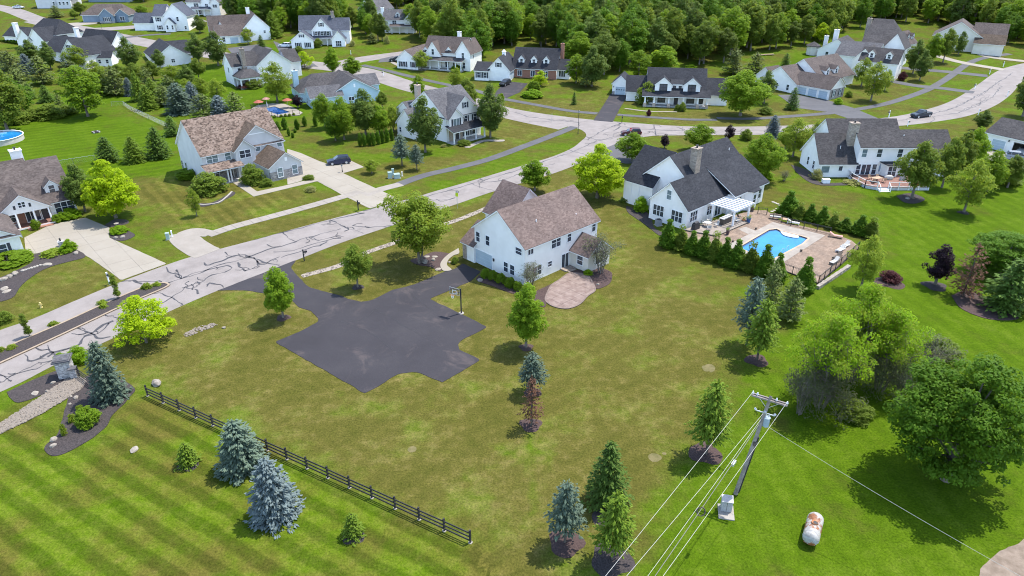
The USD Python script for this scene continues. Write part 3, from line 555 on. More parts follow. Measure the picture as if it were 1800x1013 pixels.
# --- the farmhouse in the middle
h = House('house', 'white two-storey house with brown-grey roof beside the dark asphalt parking pad', 923.2, 437.3, 5.6, 43.37)
h.blk(.3, 14.9, .35, 10.5, 5.5, 9.25, 'x', WHITE, R_BROWN)
B1 = h.b
h.win('S', 1.35, 4.25, .95, .85, 1, 0); h.win('S', 6.25, 3.8, 1.75, 1.4, 1, 1); h.win('S', 8.9, 3.85, .75, 1.4); h.win('S', 14.1, 3.9, .75, 1.4); h.win('S', 5.1, 1.25, .75, .75); h.slide('S', 8.2, .15, 1.35, 2.05); h.win('S', 2.6, .7, 1.7, 1.4, 1, 1)
h.win('W', 10.4, 3.4, .75, 1.4) if False else h.win('W', 9.75, 3.45, .75, 1.4); h.win('W', 7.7, 3.5, .75, 1.4); h.win('W', 1.5, 4.2, 1.15, .9, 0, 1); h.win('W', 4.0, .75, .8, 1.4); h.win('W', 2.75, .75, .8, 1.4)
h.garage('W', 9.2, 4.75, 2.15, .03); h.light('W', 6.45, 1.5); h.gutter('W', .42, 0, 5.4); h.gutter('S', 14.75, 0, 5.4)
h.pipe(4.6, 2.6, 7.2); h.pipe(11.8, 1.8, 6.6, .2)
h.blk(-.05, 7, 10.3, 12.7, 2.75, 4.9, 'y', WHITE, R_BROWN, rp=.45); h.put('corner_stone', V().box(-.12, .25, 11.95, 12.76, -1, 2.4), STONET)
h.blk(6.5, 14.2, 9.9, 15.2, 5.0, 8.7, 'y', WHITE, R_BROWN)
h.blk(9.3, 13.9, -3.0, .36, 2.6, 4.35, 'y', CREAM, R_BROWN); h.win('W', -1.5, .8, 1.0, 1.3); h.win('S', 11.6, .8, 1.6, 1.3, 1)
h.at(B1); h.put('step', V().box(7.3, 9.2, -.75, .34, -.5, .16).box(7.55, 9.1, -1.15, -.752, -.5, .08), STONET)
# --- the pool house on the right
h = House('house', 'white house with charcoal roof and tall stone chimney overlooking the swimming pool', 1209.9, 368.8, 3.6, 42.8); PH = h
h.blk(.2, 5, .2, 7.4, 3.5, 6.95, 'x', WHITE, R_BLACK)
for u in (5.62, 2.05): h.win('W', u, .95, 2.0, 1.75, 2, 1)
h.win('W', 3.9, 4.2, .8, 1.5, glass=GLASSB); h.win('S', 2.1, 1.1, 1.9, 1.6, 2, 1)
h.blk(4.6, 21.2, .2, 14.6, 3.5, 9.6, 'x', WHITE, R_BLACK)
h.win('S', 6.6, 1.0, 1.4, 1.5, 1); h.slide('S', 9.2, .2, 1.7); h.gvent('W', 9.5, 6.6)
h.blk(3.2, 14, 9.3, 15.3, 4.3, 9.0, 'y', WHITE, R_BLACK); h.gutter('W', 13.6, 0, 4.2); h.gutter('W', 12, 0, 4.2)
h.put('wall', V().box(11.2, 21.19, -1.3, .3, -2, 3.4), WHITE); h.at((11.2, 21.2, -1.3, 9)); h.win('S', 12.9, 1.6, 1.5, 1.2, 1, 0); h.win('S', 19.9, 1.0, .9, 1.6); h.win('S', 20.9 - 2.4, 1.0, .9, 1.6)
h.put('bay', V().prism([(14.8, -1.25), (15.5, -2.3), (17.2, -2.3), (17.9, -1.25)], -2, 3.35), WHITE); h.at((14.8, 17.9, -2.3, 0)); h.win('S', 16.35, 1.0, .9, 1.7)
h.shed(11.0, 21.4, -1.55, 4.4, 3.45, 7.1, R_BLACK, name='roof'); h.put('bay_roof', V().slab([[14.4, -1.6, 3.62], [15.3, -2.75, 3.5], [17.4, -2.75, 3.5], [18.3, -1.6, 3.62], [17.2, 1.4, 5.5], [15.5, 1.4, 5.5]], .1), R_BLACK)
h.chim(7.0, 8.35, 4.0, 5.2, 4, 10.9, STONET)
h.pipe(19.5, 5.5, 8.2, .3)
# --- grey house left of centre
h = House('house', 'pale grey two-storey house with mottled tan roof and stone-fronted garage wing', 352.5, 273.8, 5.6, 43.37)
h.blk(.2, 16.3, .3, 12.4, 5.5, 10.8, 'x', GREYS, R_TAN); BM = h.b
h.win('S', 2.05, 3.75, 2.1, 1.4, 1, 1, glass=GLASSB); h.win('S', 5.0, 3.75, 1.05, 1.4, 0, 1, glass=GLASSB)
h.win('W', 9.95, .3, .75, 1.7, frame=GREYS); h.win('W', 13.9 - 2, .3, .75, 1.7, frame=GREYS)
h.blk(6.1, 16.32, .15, 7, 5.5, 9.2, 'y', GREYS, R_DKBR); h.win('S', 10.95, 4.25, .95, .95, 0, 0, glass=GLASSB); h.win('S', 15.45, 4.3, .95, .85, 0, 0, glass=GLASSB)
h.put('gable_panel', h.fb(V(), 'S', 9.6, 12.9, .003, .05, 7.6, 7.75), TRIM)
h.blk(6.12, 9.9, -.75, 5, 5.45, 7.15, 'y', GREYS, R_DKBR); h.win('S', 7.95, 3.8, 2.1, 1.4, 1, 1); h.win('S', 7.7, .6, 2.0, 1.8, 1, 1)
h.shed(0, 6.5, -2.1, .28, 2.75, 3.55, R_TAN); h.floor(0, 6.4, -2.1, .28, .18)
for x in (.15, 3.6, 4.15, 6.3): h.col(x, -1.9, .18, 2.75, .11)
h.at(BM); h.door('S', 4.9, .2, 1.0, 2.1); h.put('wall_stone', h.fb(V(), 'S', .2, 4.2, .004, .05, -1, 2.7), STONEG); h.put('wall_stone', h.fb(V(), 'S', 5.6, 6.1, .004, .05, -1, 2.7), STONEG); h.at((0, 9, .24, 9)); h.win('S', 2.0, .9, 1.5, 1.3, 1, 1)
h.blk(9.6, 16.1, -6.8, .14, 2.75, 5.0, 'y', GREYS, R_DKBR, rp=.54); h.put('wall_stone', V().box(9.55, 16.15, -6.86, -6.4, -2, 1.75), STONEG); h.at((9, 16, -6.86, 0)); h.win('S', 11.6, .55, 1.0, 1.75, glass=GLASSB); h.win('S', 14.6, .55, 1.0, 1.75, glass=GLASSB); h.at((9, 16, -6.8, 0)); h.gvent('S', 13.1, 3.4, .5, .7)
# --- brown-roofed house at the left edge with its garage wing
h = House('house', 'white single-storey house with brown roof, columned porch and one dormer at the left edge', 89.1, 354.7, 3.0, 42.2)
h.blk(-22, 3.4, .3, 14, 2.9, 8.3, 'x', WHITE, R_TAUPE); BM = h.b; h.win('S', 1.7, .8, 2.7, 1.7, 2, 1); h.blk(-6, -1, 3, 12, 3.5, 8.7, 'x', WHITE, R_TAUPE, walls=False, gov=.05)
h.dormer(.9, 1.6, 1.9, 4, 3.6, 5.1, 6.0, R_TAUPE); h.chim(-2.2, -.6, 9.6, 11, 4, 9.6, WHITE)
h.blk(-7.6, -.6, -1.7, 4, 3.0, 5.5, 'y', WHITE, R_TAUPE, z0=2.62); v = V(); h.win('S', -4.1, 3.55, .9, .8, 1, 1); h.at(h.b); h.put('gable_vent', h.fb(h.fb(V(), 'S', -5.3, -5.0, .003, .05, 3.4, 4.0), 'S', -3.2, -2.9, .003, .05, 3.4, 4.0), SHUT)
h.floor(-7.7, -.5, -2.1, .28, .32, DECKW); h.floor(-4.4, -.9, -2.9, -2.1, .16, BRICK, 'step')
h.put('porch_edge', V().box(-7.72, -.48, -2.16, -2.102, .1, .34), TRIM)
for x in (-7.3, -5.3, -2.9, -.8): h.col(x, -1.75, .32, 2.65, .14, sq=False)
h.at((-8, 0, .25, 9)); h.put('wall_brick', h.fb(V(), 'S', -7.8, -.4, .01, .05, -1, 2.85), BRICK); h.at((-8, 0, .2, 9)); h.win('S', -5.6, .9, 1.1, 1.5); h.win('S', -2.9, .4, 1.9, 2.0, 2, 0); h.door('S', -1.2, .35)
v = V()
for k in range(14): v.box(-7.2 + .15 * k * .9, -7.16 + .15 * k * .9, -1.78, -1.74, .34, 1.1)
h.put('railing', v.box(-7.2, -5.3, -1.8, -1.72, 1.1, 1.17), SLATE)
h.blk(-16, -6.6, -12.7, 2, 2.9, 6.1, 'y', WHITE, R_TAUPE); h.win('S', -9.0, .75, 1.0, 1.4, 0, 1, SHUT); h.win('S', -12.5, .75, 1.0, 1.4, 0, 1, SHUT)
h.shed(-16.2, -6.4, -12.95, -12.2, 3.0, 3.4, R_TAUPE, ov=.1)
# --- white house with deck on the right
h = House('house', 'white house with stone chimney and fenced wooden deck right of the pool', 1441.8, 286.4, 2.9, 0.0); DH = h
h.blk(.1, 7, .1, 9.4, 2.85, 7.3, 'x', WHITE, R_DKGREY); h.win('S', 1.3, .9, 1.5, 1.3, 0, 0, glass=GLASSB); h.win('S', 4.2, 1.3, .7, .9, 0, 0); h.win('W', 5.6, .9, .8, 1.5); h.win('W', 2.8, .9, .8, 1.5)
h.blk(7, 17.8, 0, 6.6, 6.05, 8.3, 'x', WHITE, R_DKGREY, gov=.1)
for u, g in ((8.05, GLASSB), (10.9, GLASS), (14.8, GLASS)): h.win('S', u, 4.05, .9, 1.5, glass=g)
h.win('S', 7.5, .7, .8, 1.9); h.slide('S', 9.0, .62, 1.7, 1.95); h.win('S', 10.6, .7, .8, 1.9); h.win('S', 16.4, .9, 1.0, 1.6)
h.blk(4.2, 17.8, 6.2, 14, 5.6, 8.8, 'x', WHITE, R_DKGREY); h.blk(17.7, 25.4, .6, 9.4, 4.4, 7.9, 'x', WHITE, R_DKGREY)
h.put('bay', V().prism([(11.7, 0.05), (12.3, -1.4), (14.4, -1.4), (15.0, 0.05)], -2, 2.9), WHITE); h.at((11, 15, -1.4, 0)); h.win('S', 13.35, .7, 1.5, 1.9, 1)
h.put('bay_roof', V().slab([[11.3, .05, 3.2], [12.1, -1.75, 2.95], [14.6, -1.75, 2.95], [15.4, .05, 3.2], [14.2, .05, 4.0], [12.6, .05, 4.0]], .12), R_BLACK)
h.chim(5.7, 7.3, 2.6, 3.8, 1, 9.7, STONET); h.pipe(15.8, 2.0, 7.5, .3); h.pipe(4.3, 2.2, 5.2, .4)
# --- outbuilding at the right edge
h = House('garage_building', 'long white garage building with one open door at the right edge', 1734.7, 231.5, 3.4, -62, 'garage')
h.blk(0, 17, .2, 9.5, 3.3, 5.8, 'x', WHITE, R_DKGREY, walls=False); GB = h; fw = V().box(0, 5.9, .2, .38, -2, 3.3).box(8.7, 17, .2, .38, -2, 3.3).box(5.9, 8.7, .2, .38, 2.5, 3.3); h.put('wall', fw, WHITE)
h.put('wall', V().box(0, .18, .381, 9.5, -2, 3.3).box(.181, 16.82, 9.3, 9.5, -2, 3.3).box(16.82, 17, .381, 9.5, -2, 3.3), WHITE); h.put('gable', V().prism([(.21, 3.3), (9.49, 3.3), (4.85, 5.75)], 0, .17).xf([[0, 0, 1, .005], [1, 0, 0, 0], [0, 1, 0, 0], [0, 0, 0, 1]]), WHITE); h.put('floor', V().box(.2, 16.8, .2, 9.3, -1, .05), STEP)
h.at((0, 17, .2, 9.5)); h.garage('S', 3.0, 2.7); h.garage('S', 11.5, 2.7); h.light('S', 4.9, 2.3)
# --- grey-roofed house behind the junction
h = House('house', 'white gabled house with grey roof, tan brick corner and front porch beside the junction', 783.6, 207.4, 5.6, 45)
h.blk(.1, 10.4, .1, 14, 5.5, 10.3, 'x', WHITE, R_GREY)
h.blk(.6, 10.3, -.15, 7, 5.5, 9.5, 'y', WHITE, R_GREY); h.win('S', 5.7, 7.0, .75, 1.15, 0, 1, SHUT); h.win('S', 5.6, 3.7, 1.0, 1.6, 0, 1, SHUT); h.win('S', 8.6, 3.7, 1.0, 1.6, 0, 1, SHUT); h.win('S', 8, .6, 1, 1.8, 0, 1, SHUT); h.win('S', 5.6, .6, 1, 1.8, 0, 1, SHUT); h.door('S', 3.2, .3, 1, 2.2)
h.put('wall_brick', h.fb(V(), 'S', .58, 4.6, .005, .06, -1, 5.4), BRICKT); h.at((0, 9, -.22, 9)); h.door('S', 3.0, .3, 1, 2.2)
h.blk(.3, 4.3, -.8, 3, 5.45, 7.3, 'y', WHITE, R_GREY, z0=3.4); h.win('S', 2.3, 3.65, 1.7, 1.5, 1, 0, SHUT, glass=GLASSB)
h.shed(-.2, 9.2, -2.8, -.2, 2.75, 3.7, R_BLACK); h.floor(-.2, 9.2, -2.8, -.16, .25)
for x in (-.1, 3.2, 6.4, 9.1): h.col(x, -2.7, .25, 2.75, .12)
h.blk(-3.6, 3, 6.6, 13.5, 3, 6.4, 'x', WHITE, R_GREY); h.win('W', 12.3, .9, .7, 1.1); h.blk(-1, 4, 11, 17, 5, 7, 'x', WHITE, R_GREY); h.chim(1.8, 2.8, 12, 13.2, 4, 10.6, BRICKT)
# --- light blue house with the dark blue pool
h = House('house', 'light blue single-storey house with grey hipped roof beside the small dark blue pool', 580.8, 166.3, 3.0, 28)
h.blk(.2, 13.5, 0, 15, 2.9, 6.5, 'y', BLUES, R_DKGREY, hip=(0, 0)); h.gvent('S', 6.8, 4.3, .5, .9); h.win('S', 5.6, .9, 1.5, .9, 1, 0)
h.blk(-6.5, 13.4, 7, 19, 2.9, 6.4, 'x', BLUES, R_DKGREY, hip=(5, 5)); h.blk(-5.6, 3, -1.2, 5, 2.85, 5.0, 'x', BLUES, R_GREY); h.win('W', .2, .5, .9, 1.7); h.win('W', 3.2, .5, .9, 1.7); h.win('S', -4, .8, .7, 1.2)
h.blk(9, 16.5, 9, 16, 2.9, 5.2, 'x', BLUES, R_GREY); h.chim(-6.6, -5.2, 13.5, 15, 0, 7.4, BLUES)
# --- white house with stone chimney and gazebo porch
h = House('house', 'white gabled house with tall stone chimney and arched corner porch in the upper left', 449.8, 114.9, 5.6, 40)
h.blk(.2, 11, 0, 12, 5.5, 9.4, 'y', WHITE, R_DKGREY); h.gvent('S', 5.6, 7, .5, .8)
h.blk(-6.2, .3, 3, 10, 5.5, 8.6, 'x', WHITE, R_DKGREY); h.win('W', 6.3, 3.3, .8, 1.5); h.win('S', -4.2, 3.2, .7, 1.6); h.win('S', -.9, 3.2, .7, 1.6); h.blk(-2.6, 2, 2, 9, 5.5, 8.9, 'x', WHITE, R_DKGREY); h.blk(10.9, 15, 2, 10, 5.2, 8.3, 'x', WHITE, R_DKGREY)
h.chim(-3.2, -2.1, 1.8, 3.1, 0, 10.3, STONET)
h.put('porch_roof', V().slab([[-6.6, -3.3, 2.9], [.4, -3.3, 2.9], [-1, -.6, 4.4], [-4, -.6, 4.4]], .1).slab([[-6.6, 3, 2.9], [-6.6, -3.3, 2.9], [-4, -.6, 4.4], [-4, 3, 4.4]], .1).slab([[.4, -3.3, 2.9], [.4, .0, 2.9], [-1, .0, 4.4], [-1, -.6, 4.4]], .1).slab([[-4, -.6, 4.4], [-1, -.6, 4.4], [-1, 3, 4.6], [-4, 3, 4.6]], .1), R_DKGREY)
for x, y in ((-6.3, -3), (-6.3, 0), (-6.3, 2.6), (-3.8, -3), (-1.6, -3), (.1, -3)): h.col(x, y, 0, 2.85, .16)
h.floor(-6.5, .3, -3.2, 3, .15); h.put('porch_arch', V().box(-6.4, .2, -3.08, -2.92, 2.3, 2.86).box(-6.38, -6.22, -2.9, 2.9, 2.3, 2.86), TRIM)
# --- black-roofed house with twin dormers
h = House('house', 'white house with black roof, twin gabled dormers and a columned porch above the road', 1131.3, 169.2, 2.8, -9)
h.blk(1, 16.4, 2.4, 14, 3.9, 8.9, 'x', WHITE, R_BLACK); BM = h.b; h.shed(-.1, 17.3, 0, 3.0, 2.75, 4.25, R_BLACK); h.floor(0, 17.2, .1, 2.38, .3)
for x in (.5, 2.9, 6.8, 10.6, 14.4, 16.8): h.col(x, .35, 1.05, 2.75, .2, BRICKT)
h.at(BM); h.win('S', 4.9, .8, 1.9, 1.7, 1, 0, frame=BLACK); h.win('S', 12.6, .8, 1.9, 1.7, 1, 0, frame=BLACK); h.door('S', 8.8, .3, 1.1, 2.1); h.win('S', 2, .8, 1, 1.6, frame=BLACK); h.win('S', 15.4, .8, 1, 1.6, frame=BLACK)
for x in (5.1, 12.6): h.dormer(x, 2.0, 4.4, 6, 3.5, 5.6, 7.4, R_BLACK, frame=BLACK, ww=1.9)
h.put('wall', V().box(7.3, 10.4, 3.0, 6, 3.5, 5.4), WHITE); h.at((7, 10, 3.0, 6)); h.win('S', 8.1, 4.1, .6, 1.0, frame=BLACK); h.win('S', 9.6, 4.1, .6, 1.0, frame=BLACK); h.shed(7.2, 10.5, 2.9, 8, 5.5, 7.3, R_BLACK, ov=.1, name='roof')
h.blk(-4.6, 1.2, 6, 14, 2.9, 6.3, 'x', WHITE, R_BLACK); h.blk(16.2, 22.5, 4.5, 13, 2.9, 6.4, 'x', WHITE, R_BLACK)
h = House('detached_garage', 'small white detached garage with steep dark roof at the head of a dark drive', 1075.5, 166, 0, -16, 'garage')
h.blk(0, 4.7, 0, 7, 3.2, 5.3, 'y', WHITE, R_BLACK); h.garage('S', 2.35, 2.7, 2.2, lights=True); h.put('wall_stone', h.fb(h.fb(V(), 'S', -.02, .75, .003, .06, -1, .9), 'S', 3.95, 4.72, .003, .06, -1, .9), STONEG); h.light('S', .4, 2); h.light('S', 4.3, 2)
# --- three-car garage house
h = House('house', 'white house with brown-grey roof and three garage doors in a row beside the dark drive', 1455.8, 176.2, 0, 36)
h.blk(0, 7.2, 0, 12, 2.9, 5.7, 'y', WHITE, R_TAUPE); h.gvent('S', 3.6, 3.6, .3, .7)
for u in (1.9, 5.2, 8.5): h.garage('W', u, 2.6, 2.15)
h.put('wall_brick', h.fb(V(), 'S', .0, 7.2, .004, .06, -1, 2.75), STONEG); h.at((0, 7.2, -.06, 9)); h.win('S', 2, .7, .8, 1.7, 0, 1, SHUT, glass=GLASSB); h.win('S', 5.3, .7, .8, 1.7, 0, 1, SHUT, glass=GLASSB)
h.blk(-1.2, 12, 9.8, 22, 2.9, 7.0, 'x', WHITE, R_TAUPE); h.win('W', 12.5, .9, .8, 1.5); h.win('W', 16.2, .9, .8, 1.5); h.win('W', 19.5, 1.2, .6, .9)
h.blk(7, 24, 7, 21, 3.6, 8.6, 'x', WHITE, R_TAUPE)
for x in (11, 15.6): h.dormer(x, 8.2, 1.9, 4, 4.2, 5.8, 6.7, R_TAUPE)
h.blk(9, 13, 3.5, 8, 2.9, 4.4, 'y', WHITE, R_TAUPE, z0=2.6); h.col(9.2, 3.8, 0, 2.7); h.col(12.8, 3.8, 0, 2.7); h.blk(2, 8, 20, 26, 2.9, 5.5, 'x', WHITE, R_TAUPE)
# --- grey-roofed cluster behind it
h = House('house', 'white house with dark grey roofs, two dormers and twin white chimneys behind the three-car garage', 1437.7, 86.6, 3, -38)
h.blk(0, 11.5, 0, 12, 3, 6.7, 'y', WHITE, R_DKGREY); h.win('S', 3.2, .8, .9, 1.6); h.blk(8, 20, -8, 5, 3, 6.6, 'x', WHITE, R_GREY); h.blk(15, 21, -14, -2, 3, 6.2, 'y', WHITE, R_DKGREY)
h.put('turret', V().tube([[-3, 5, -3], [-3, 5, 3.2]], 2.2, 8), CREAM); h.put('turret_roof', V().tube([[-3, 5, 3.2], [-3, 5, 3.4], [-3, 5, 4.7]], [2.6, 2.6, .1], 8), R_DKGREY)
h.chim(-.2, 1.0, 6, 7, 0, 6.6, WHITE); h.chim(1.5, 3.0, 10.5, 11.8, 0, 8.4, WHITE)
h.blk(17.4, 28.4, -16.4, -8, 3.1, 6.6, 'x', WHITE, R_DKGREY); h.win('E', -12, .8, 1, 1.5)
for x in (20.4, 25.4): h.dormer(x, -15.4, 1.7, 3.5, 3.8, 5.3, 6.2, R_DKGREY)
h.blk(12.5, 23, 4.5, 24, 5.4, 11, 'x', WHITE, R_DKGREY, hip=(0, 3)); h.blk(12, 21, 10, 28, 6, 12, 'x', WHITE, R_DKGREY, hip=(0, 3)); h.blk(20, 26, 3, 12, 5.2, 9.4, 'y', WHITE, R_DKGREY); h.win('S', 23, 2.8, .8, 1.5); h.chim(10.6, 12, 14, 15.4, 3, 12.4, STONET)
h = House('house', 'low white wing with taupe roof and two dormers behind the bright green tree', 1590, 79, 3, 40)
h.blk(0, 10.5, 0, 8, 2.9, 6.6, 'x', WHITE, R_TAUPE)
for x in (4.5, 8.7): h.dormer(x, 1.2, 1.7, 3.5, 3.7, 5.1, 6.0, R_TAUPE)
h = House('house', 'cream gabled house with tan roof before the wood at the upper right', 1652, 86, 0, -32)
h.blk(-3, 12, 0, 14, 4.6, 9.3, 'y', CREAM, R_TAUPE, ov=.5); h.blk(9, 19, 5, 13, 5.5, 8.6, 'x', CREAM, R_TAUPE); h.blk(10, 19, -2, 5, 3, 5.6, 'x', CREAM, R_DKBR); h.win('E', 1.2, .8, 1.2, 1.5)
# --- white house with three dormers (upper centre)
h = House('house', 'white house with dark roof, three little dormers and a cupola on the garage wing', 900.8, 118.3, 3.0, -14)
h.blk(0, 14, 0, 11, 2.95, 8.2, 'x', WHITE, R_BLACK); BM = h.b; h.put('wall_brick', h.fb(V(), 'S', .02, 13.98, .004, .05, -1, 2.8), BRICK); h.at((0, 14, -.05, 11))
for u in (2.4, 6.6, 10.7): h.win('S', u, .5, 1.3, 1.7, 1, 0)
h.at(BM); h.win('E', 5.2, 3.6, .8, 1.7)
for x in (2.6, 6.6, 10.5): h.dormer(x, 1.3, 1.9, 3.2, 3.7, 5.3, 6.4, R_BLACK)
h.blk(-6.6, .6, -5.8, 6, 2.9, 6.6, 'y', WHITE, R_BLACK); h.win('S', -3, 3.9, .9, 1.2, 0, 1, SHUT); h.garage('E', -3.2, 4.4)
h.blk(-10.5, -6, -6.5, 2, 2.7, 4.6, 'x', WHITE, R_BLACK); h.win('S', -9.2, .6, .9, 1.6, 0, 1, SHUT); h.win('S', -7.1, .6, .9, 1.6, 0, 1, SHUT)
h.put('cupola', V().box(-3.5, -2.5, .5, 1.5, 6.2, 7.4).tube([[-3, 1, 7.4], [-3, 1, 8.1]], [.85, .05], 4), TRIM); h.blk(13.9, 18, 1.5, 8, 2.8, 5.2, 'x', WHITE, R_BLACK); h.win('S', 15.6, .5, 2, 1.8, 2, 0); h.chim(14.2, 15.2, 5.5, 6.6, 2, 9.6, BRICK)
# --- brown-roofed farmhouse (upper centre left)
h = House('house', 'white farmhouse with brown roof and wraparound porch at the road bend', 720.5, 122, 0, -20)
h.blk(-4.6, 3, 0, 14, 3, 5.9, 'y', WHITE, R_TAUPE, rp=.42); h.win('S', -2.4, .7, 2.0, 1.6, 1, 0, SHUT); h.win('S', 1.4, .7, 1.2, 1.6, 0, 0, SHUT); h.put('wall_stone', h.fb(V(), 'S', .2, 3.0, .003, .03, -1, 2.9), STONET) if False else None
h.blk(3, 17.5, 5, 14, 5.2, 9.4, 'x', WHITE, R_TAUPE); h.blk(4, 9.4, 4, 9, 4.6, 8.3, 'y', WHITE, R_TAUPE); h.win('S', 6.7, 4.4, .8, 1.7)
h.dormer(3.6, 5.0, 1.6, 2, 3.9, 5.6, 6.5, R_TAUPE); h.dormer(11.8, 5.4, 1.8, 3, 4.2, 5.8, 6.8, R_TAUPE)
h.shed(3, 17.8, 1.8, 5.2, 2.9, 3.9, R_DKGREY); h.floor(3.1, 17.6, 1.9, 5, .3)
for x in (6.4, 9.6, 12.8, 15.5, 17.4): h.col(x, 2.1, .3, 2.9, .14)
h.at((3, 17, 5, 9))
for u in (5, 8, 11.2, 14): h.win('S', u, .5, 1.3, 1.9, 1, 0)
h.blk(14.8, 19.8, 4.2, 14, 5.4, 9.0, 'y', WHITE, R_TAUPE); h.win('S', 17.3, 3.6, .8, 1.8); h.win('S', 17.6, .6, .8, 1.8); h.win('E', 7, 3.6, .7, 1.3); h.chim(12.5, 13.6, 11, 12, 6, 10.8, WHITE)
# --- farmhouse upper left of centre
h = House('house', 'white farmhouse with slate blue roof, big front gable and three shuttered upper windows', 513.5, 86.5, 0, 8)
h.blk(0, 7.8, 0, 8, 3, 5.9, 'y', WHITE, R_NAVY); h.win('S', 2.4, .5, 1.2, 1.6, 1, 0, SHUT); h.win('S', 5.7, .5, 1.2, 1.6, 1, 0, SHUT); h.win('S', 3.9, 4.0, .8, .9, 0, 1, SHUT)
h.blk(2.5, 15, 6, 15, 5.9, 10.2, 'x', WHITE, R_NAVY); h.blk(7, 14.4, 5, 11, 5.6, 9.6, 'y', WHITE, R_NAVY)
for u in (8.6, 10.7, 12.8): h.win('S', u, 3.9, .95, 1.4, 0, 1, SHUT)
h.win('S', 10.7, 7.0, .8, 1.2, 0, 1, SHUT); h.shed(7.6, 14.6, 3.4, 5, 2.9, 3.6, R_NAVY)
for x in (8, 10.2, 12.4): h.col(x, 3.6, 0, 2.9, .14)
h.blk(14.2, 19, 1.4, 8, 3, 5.7, 'y', WHITE, R_NAVY); h.win('S', 16.6, .4, 1.9, 1.9, 2, 1); h.blk(14.8, 20.5, 6, 14, 5.6, 9.3, 'x', WHITE, R_NAVY); h.chim(14.1, 15.1, 9.4, 10.4, 5, 11.6, STONET)
# --- twin garage-door house
h = House('house', 'white house with grey-brown roof and two wide garage doors in the upper left', 405, 77, 0, 24)
h.blk(-4.4, 7.8, -.1, 8, 2.95, 6.3, 'x', WHITE, R_TAUPE); h.garage('S', 1.6, 2.8); h.garage('S', 5.2, 2.8); h.win('S', -2, .8, .9, 1.6)
h.blk(5.6, 15, 1.5, 17, 5, 9.6, 'y', WHITE, R_TAUPE); h.win('S', 13, 3, .7, .9); h.blk(-6, 9, 6.5, 16, 3, 8.8, 'x', WHITE, R_TAUPE); h.win('W', 9, .8, 1.2, 1.6); h.blk(-4.4, 0, 4.5, 10, 3.5, 7.2, 'y', WHITE, R_TAUPE); h.chim(8.3, 9.6, 12.5, 13.6, 5, 11, WHITE)
h = House('house', 'pale house with slate gable over a long white garage wing in the upper left', 238, 54, 0, 3)
h.blk(0, 10, 0, 7, 3.1, 6.2, 'x', WHITE, R_NAVY); h.win('W', 2.4, .6, .9, 1.6); h.win('W', 4.6, .6, .9, 1.6); h.blk(8.6, 13, -1.5, 9, 5.6, 9.4, 'x', WHITE, R_NAVY); h.win('S', 10.6, 3.6, 1.0, 1.4, 0, 1, SHUT); h.win('S', 10.6, .6, 1.0, 1.4, 0, 1, SHUT); h.blk(12.8, 22, -1.8, 8.6, 5.6, 10, 'y', WHITE, R_NAVY); h.win('S', 18.3, 3.7, .8, 1.5); h.win('S', 20.8, .6, .7, 1.2); h.blk(13.5, 17.2, -3.6, -1.7, 2.9, 4.9, 'y', WHITE, R_NAVY); h.win('S', 14.4, .8, .6, 1.5); h.win('S', 16.4, .8, .6, 1.5)
h = House('house', 'white two-storey house with twin front gables and a porch beside the wood, upper left', 343, 28, 0, -3)
h.blk(-4, 10, 2, 10, 5.5, 8.4, 'x', WHITE, R_GREY); h.win('S', .4, 3.6, 2, 1.3, 1); h.blk(3.2, 8, 1, 8, 5.5, 8.6, 'y', WHITE, R_GREY); h.win('S', 5.6, 3.5, 1.2, 1.3, 1); h.blk(8, 12, -.6, 7, 5.5, 7.6, 'y', WHITE, R_GREY); h.win('S', 10, 3.5, 1.9, 1.2, 1); h.shed(-1, 8, -1.2, 1, 2.8, 3.5, R_NAVY); h.at((0, 8, 1, 8)); h.win('S', 1.5, .6, 2, 1.6, 1)
for x in (-.8, 2.2, 5, 7.8): h.col(x, -1, 0, 2.8, .14)
h = House('house', 'long grey single-storey house with brown hipped roof at the upper left', 181, 39.5, 0, 4)
h.blk(-8.4, 9.6, 1, 12, 3, 6.6, 'x', GREYS, R_TAUPE, hip=(4, 3)); h.blk(0, 5.8, -2, 6, 3, 5.6, 'y', SLATE, R_TAUPE); h.win('S', 3, .7, 2.2, 1.5, 2, 0, SHUT); h.put('wall_stone', h.fb(V(), 'S', 0, 5.8, .004, .05, -1, .6), STONEG); h.blk(5.8, 11, -.4, 6, 3, 5.2, 'y', SLATE, R_TAUPE); h.win('S', 8.5, .6, 1.8, 1.6, 1, 0); h.blk(-8, 0, .6, 3, 3, 3.9, 'x', SLATE, R_TAUPE)
h = House('house', 'pale grey house with small square windows at the top left', 66, 15, 0, 3)
h.blk(0, 16, 0, 9, 5, 8, 'x', GREYS, R_GREY); h.blk(10, 16, -1, 6, 4.4, 6.6, 'y', GREYS, R_GREY)
for u in (8.5, 11.2, 12.9, 14.6): h.win('S', u, 1.6, .9, 1.2)
h = House('house', 'dark blue house with white porch cut off by the top edge', 156, 4, 0, 0)
h.blk(0, 20, 0, 8, 5, 8, 'x', SLATE, R_NAVY)
for u in (4, 10, 16): h.win('S', u, 1.4, 2.2, 1.6, 1, 0)
h = House('house', 'white house with charcoal roof and broad white chimney, left edge beyond the hedge', 40, 83, 0, -24)
h.blk(-14, 0, 3, 11, 3, 5.8, 'x', WHITE, R_BLACK); h.blk(0, 8, -1, 9, 3, 6.4, 'y', WHITE, R_BLACK); h.win('S', 4, .8, 2, 1.4, 1); h.blk(-1, 14, 4, 15, 4.6, 9, 'x', WHITE, R_BLACK, hip=(3, 3)); h.chim(-1.2, .4, -.6, .6, 0, 8.2, WHITE, flue=False); h.blk(6, 15, -1, 8, 3, 7, 'y', WHITE, R_BLACK)
h = House('house', 'large white house with black roof and a swooping gable wall, upper left', 92, 106, 0, -26)
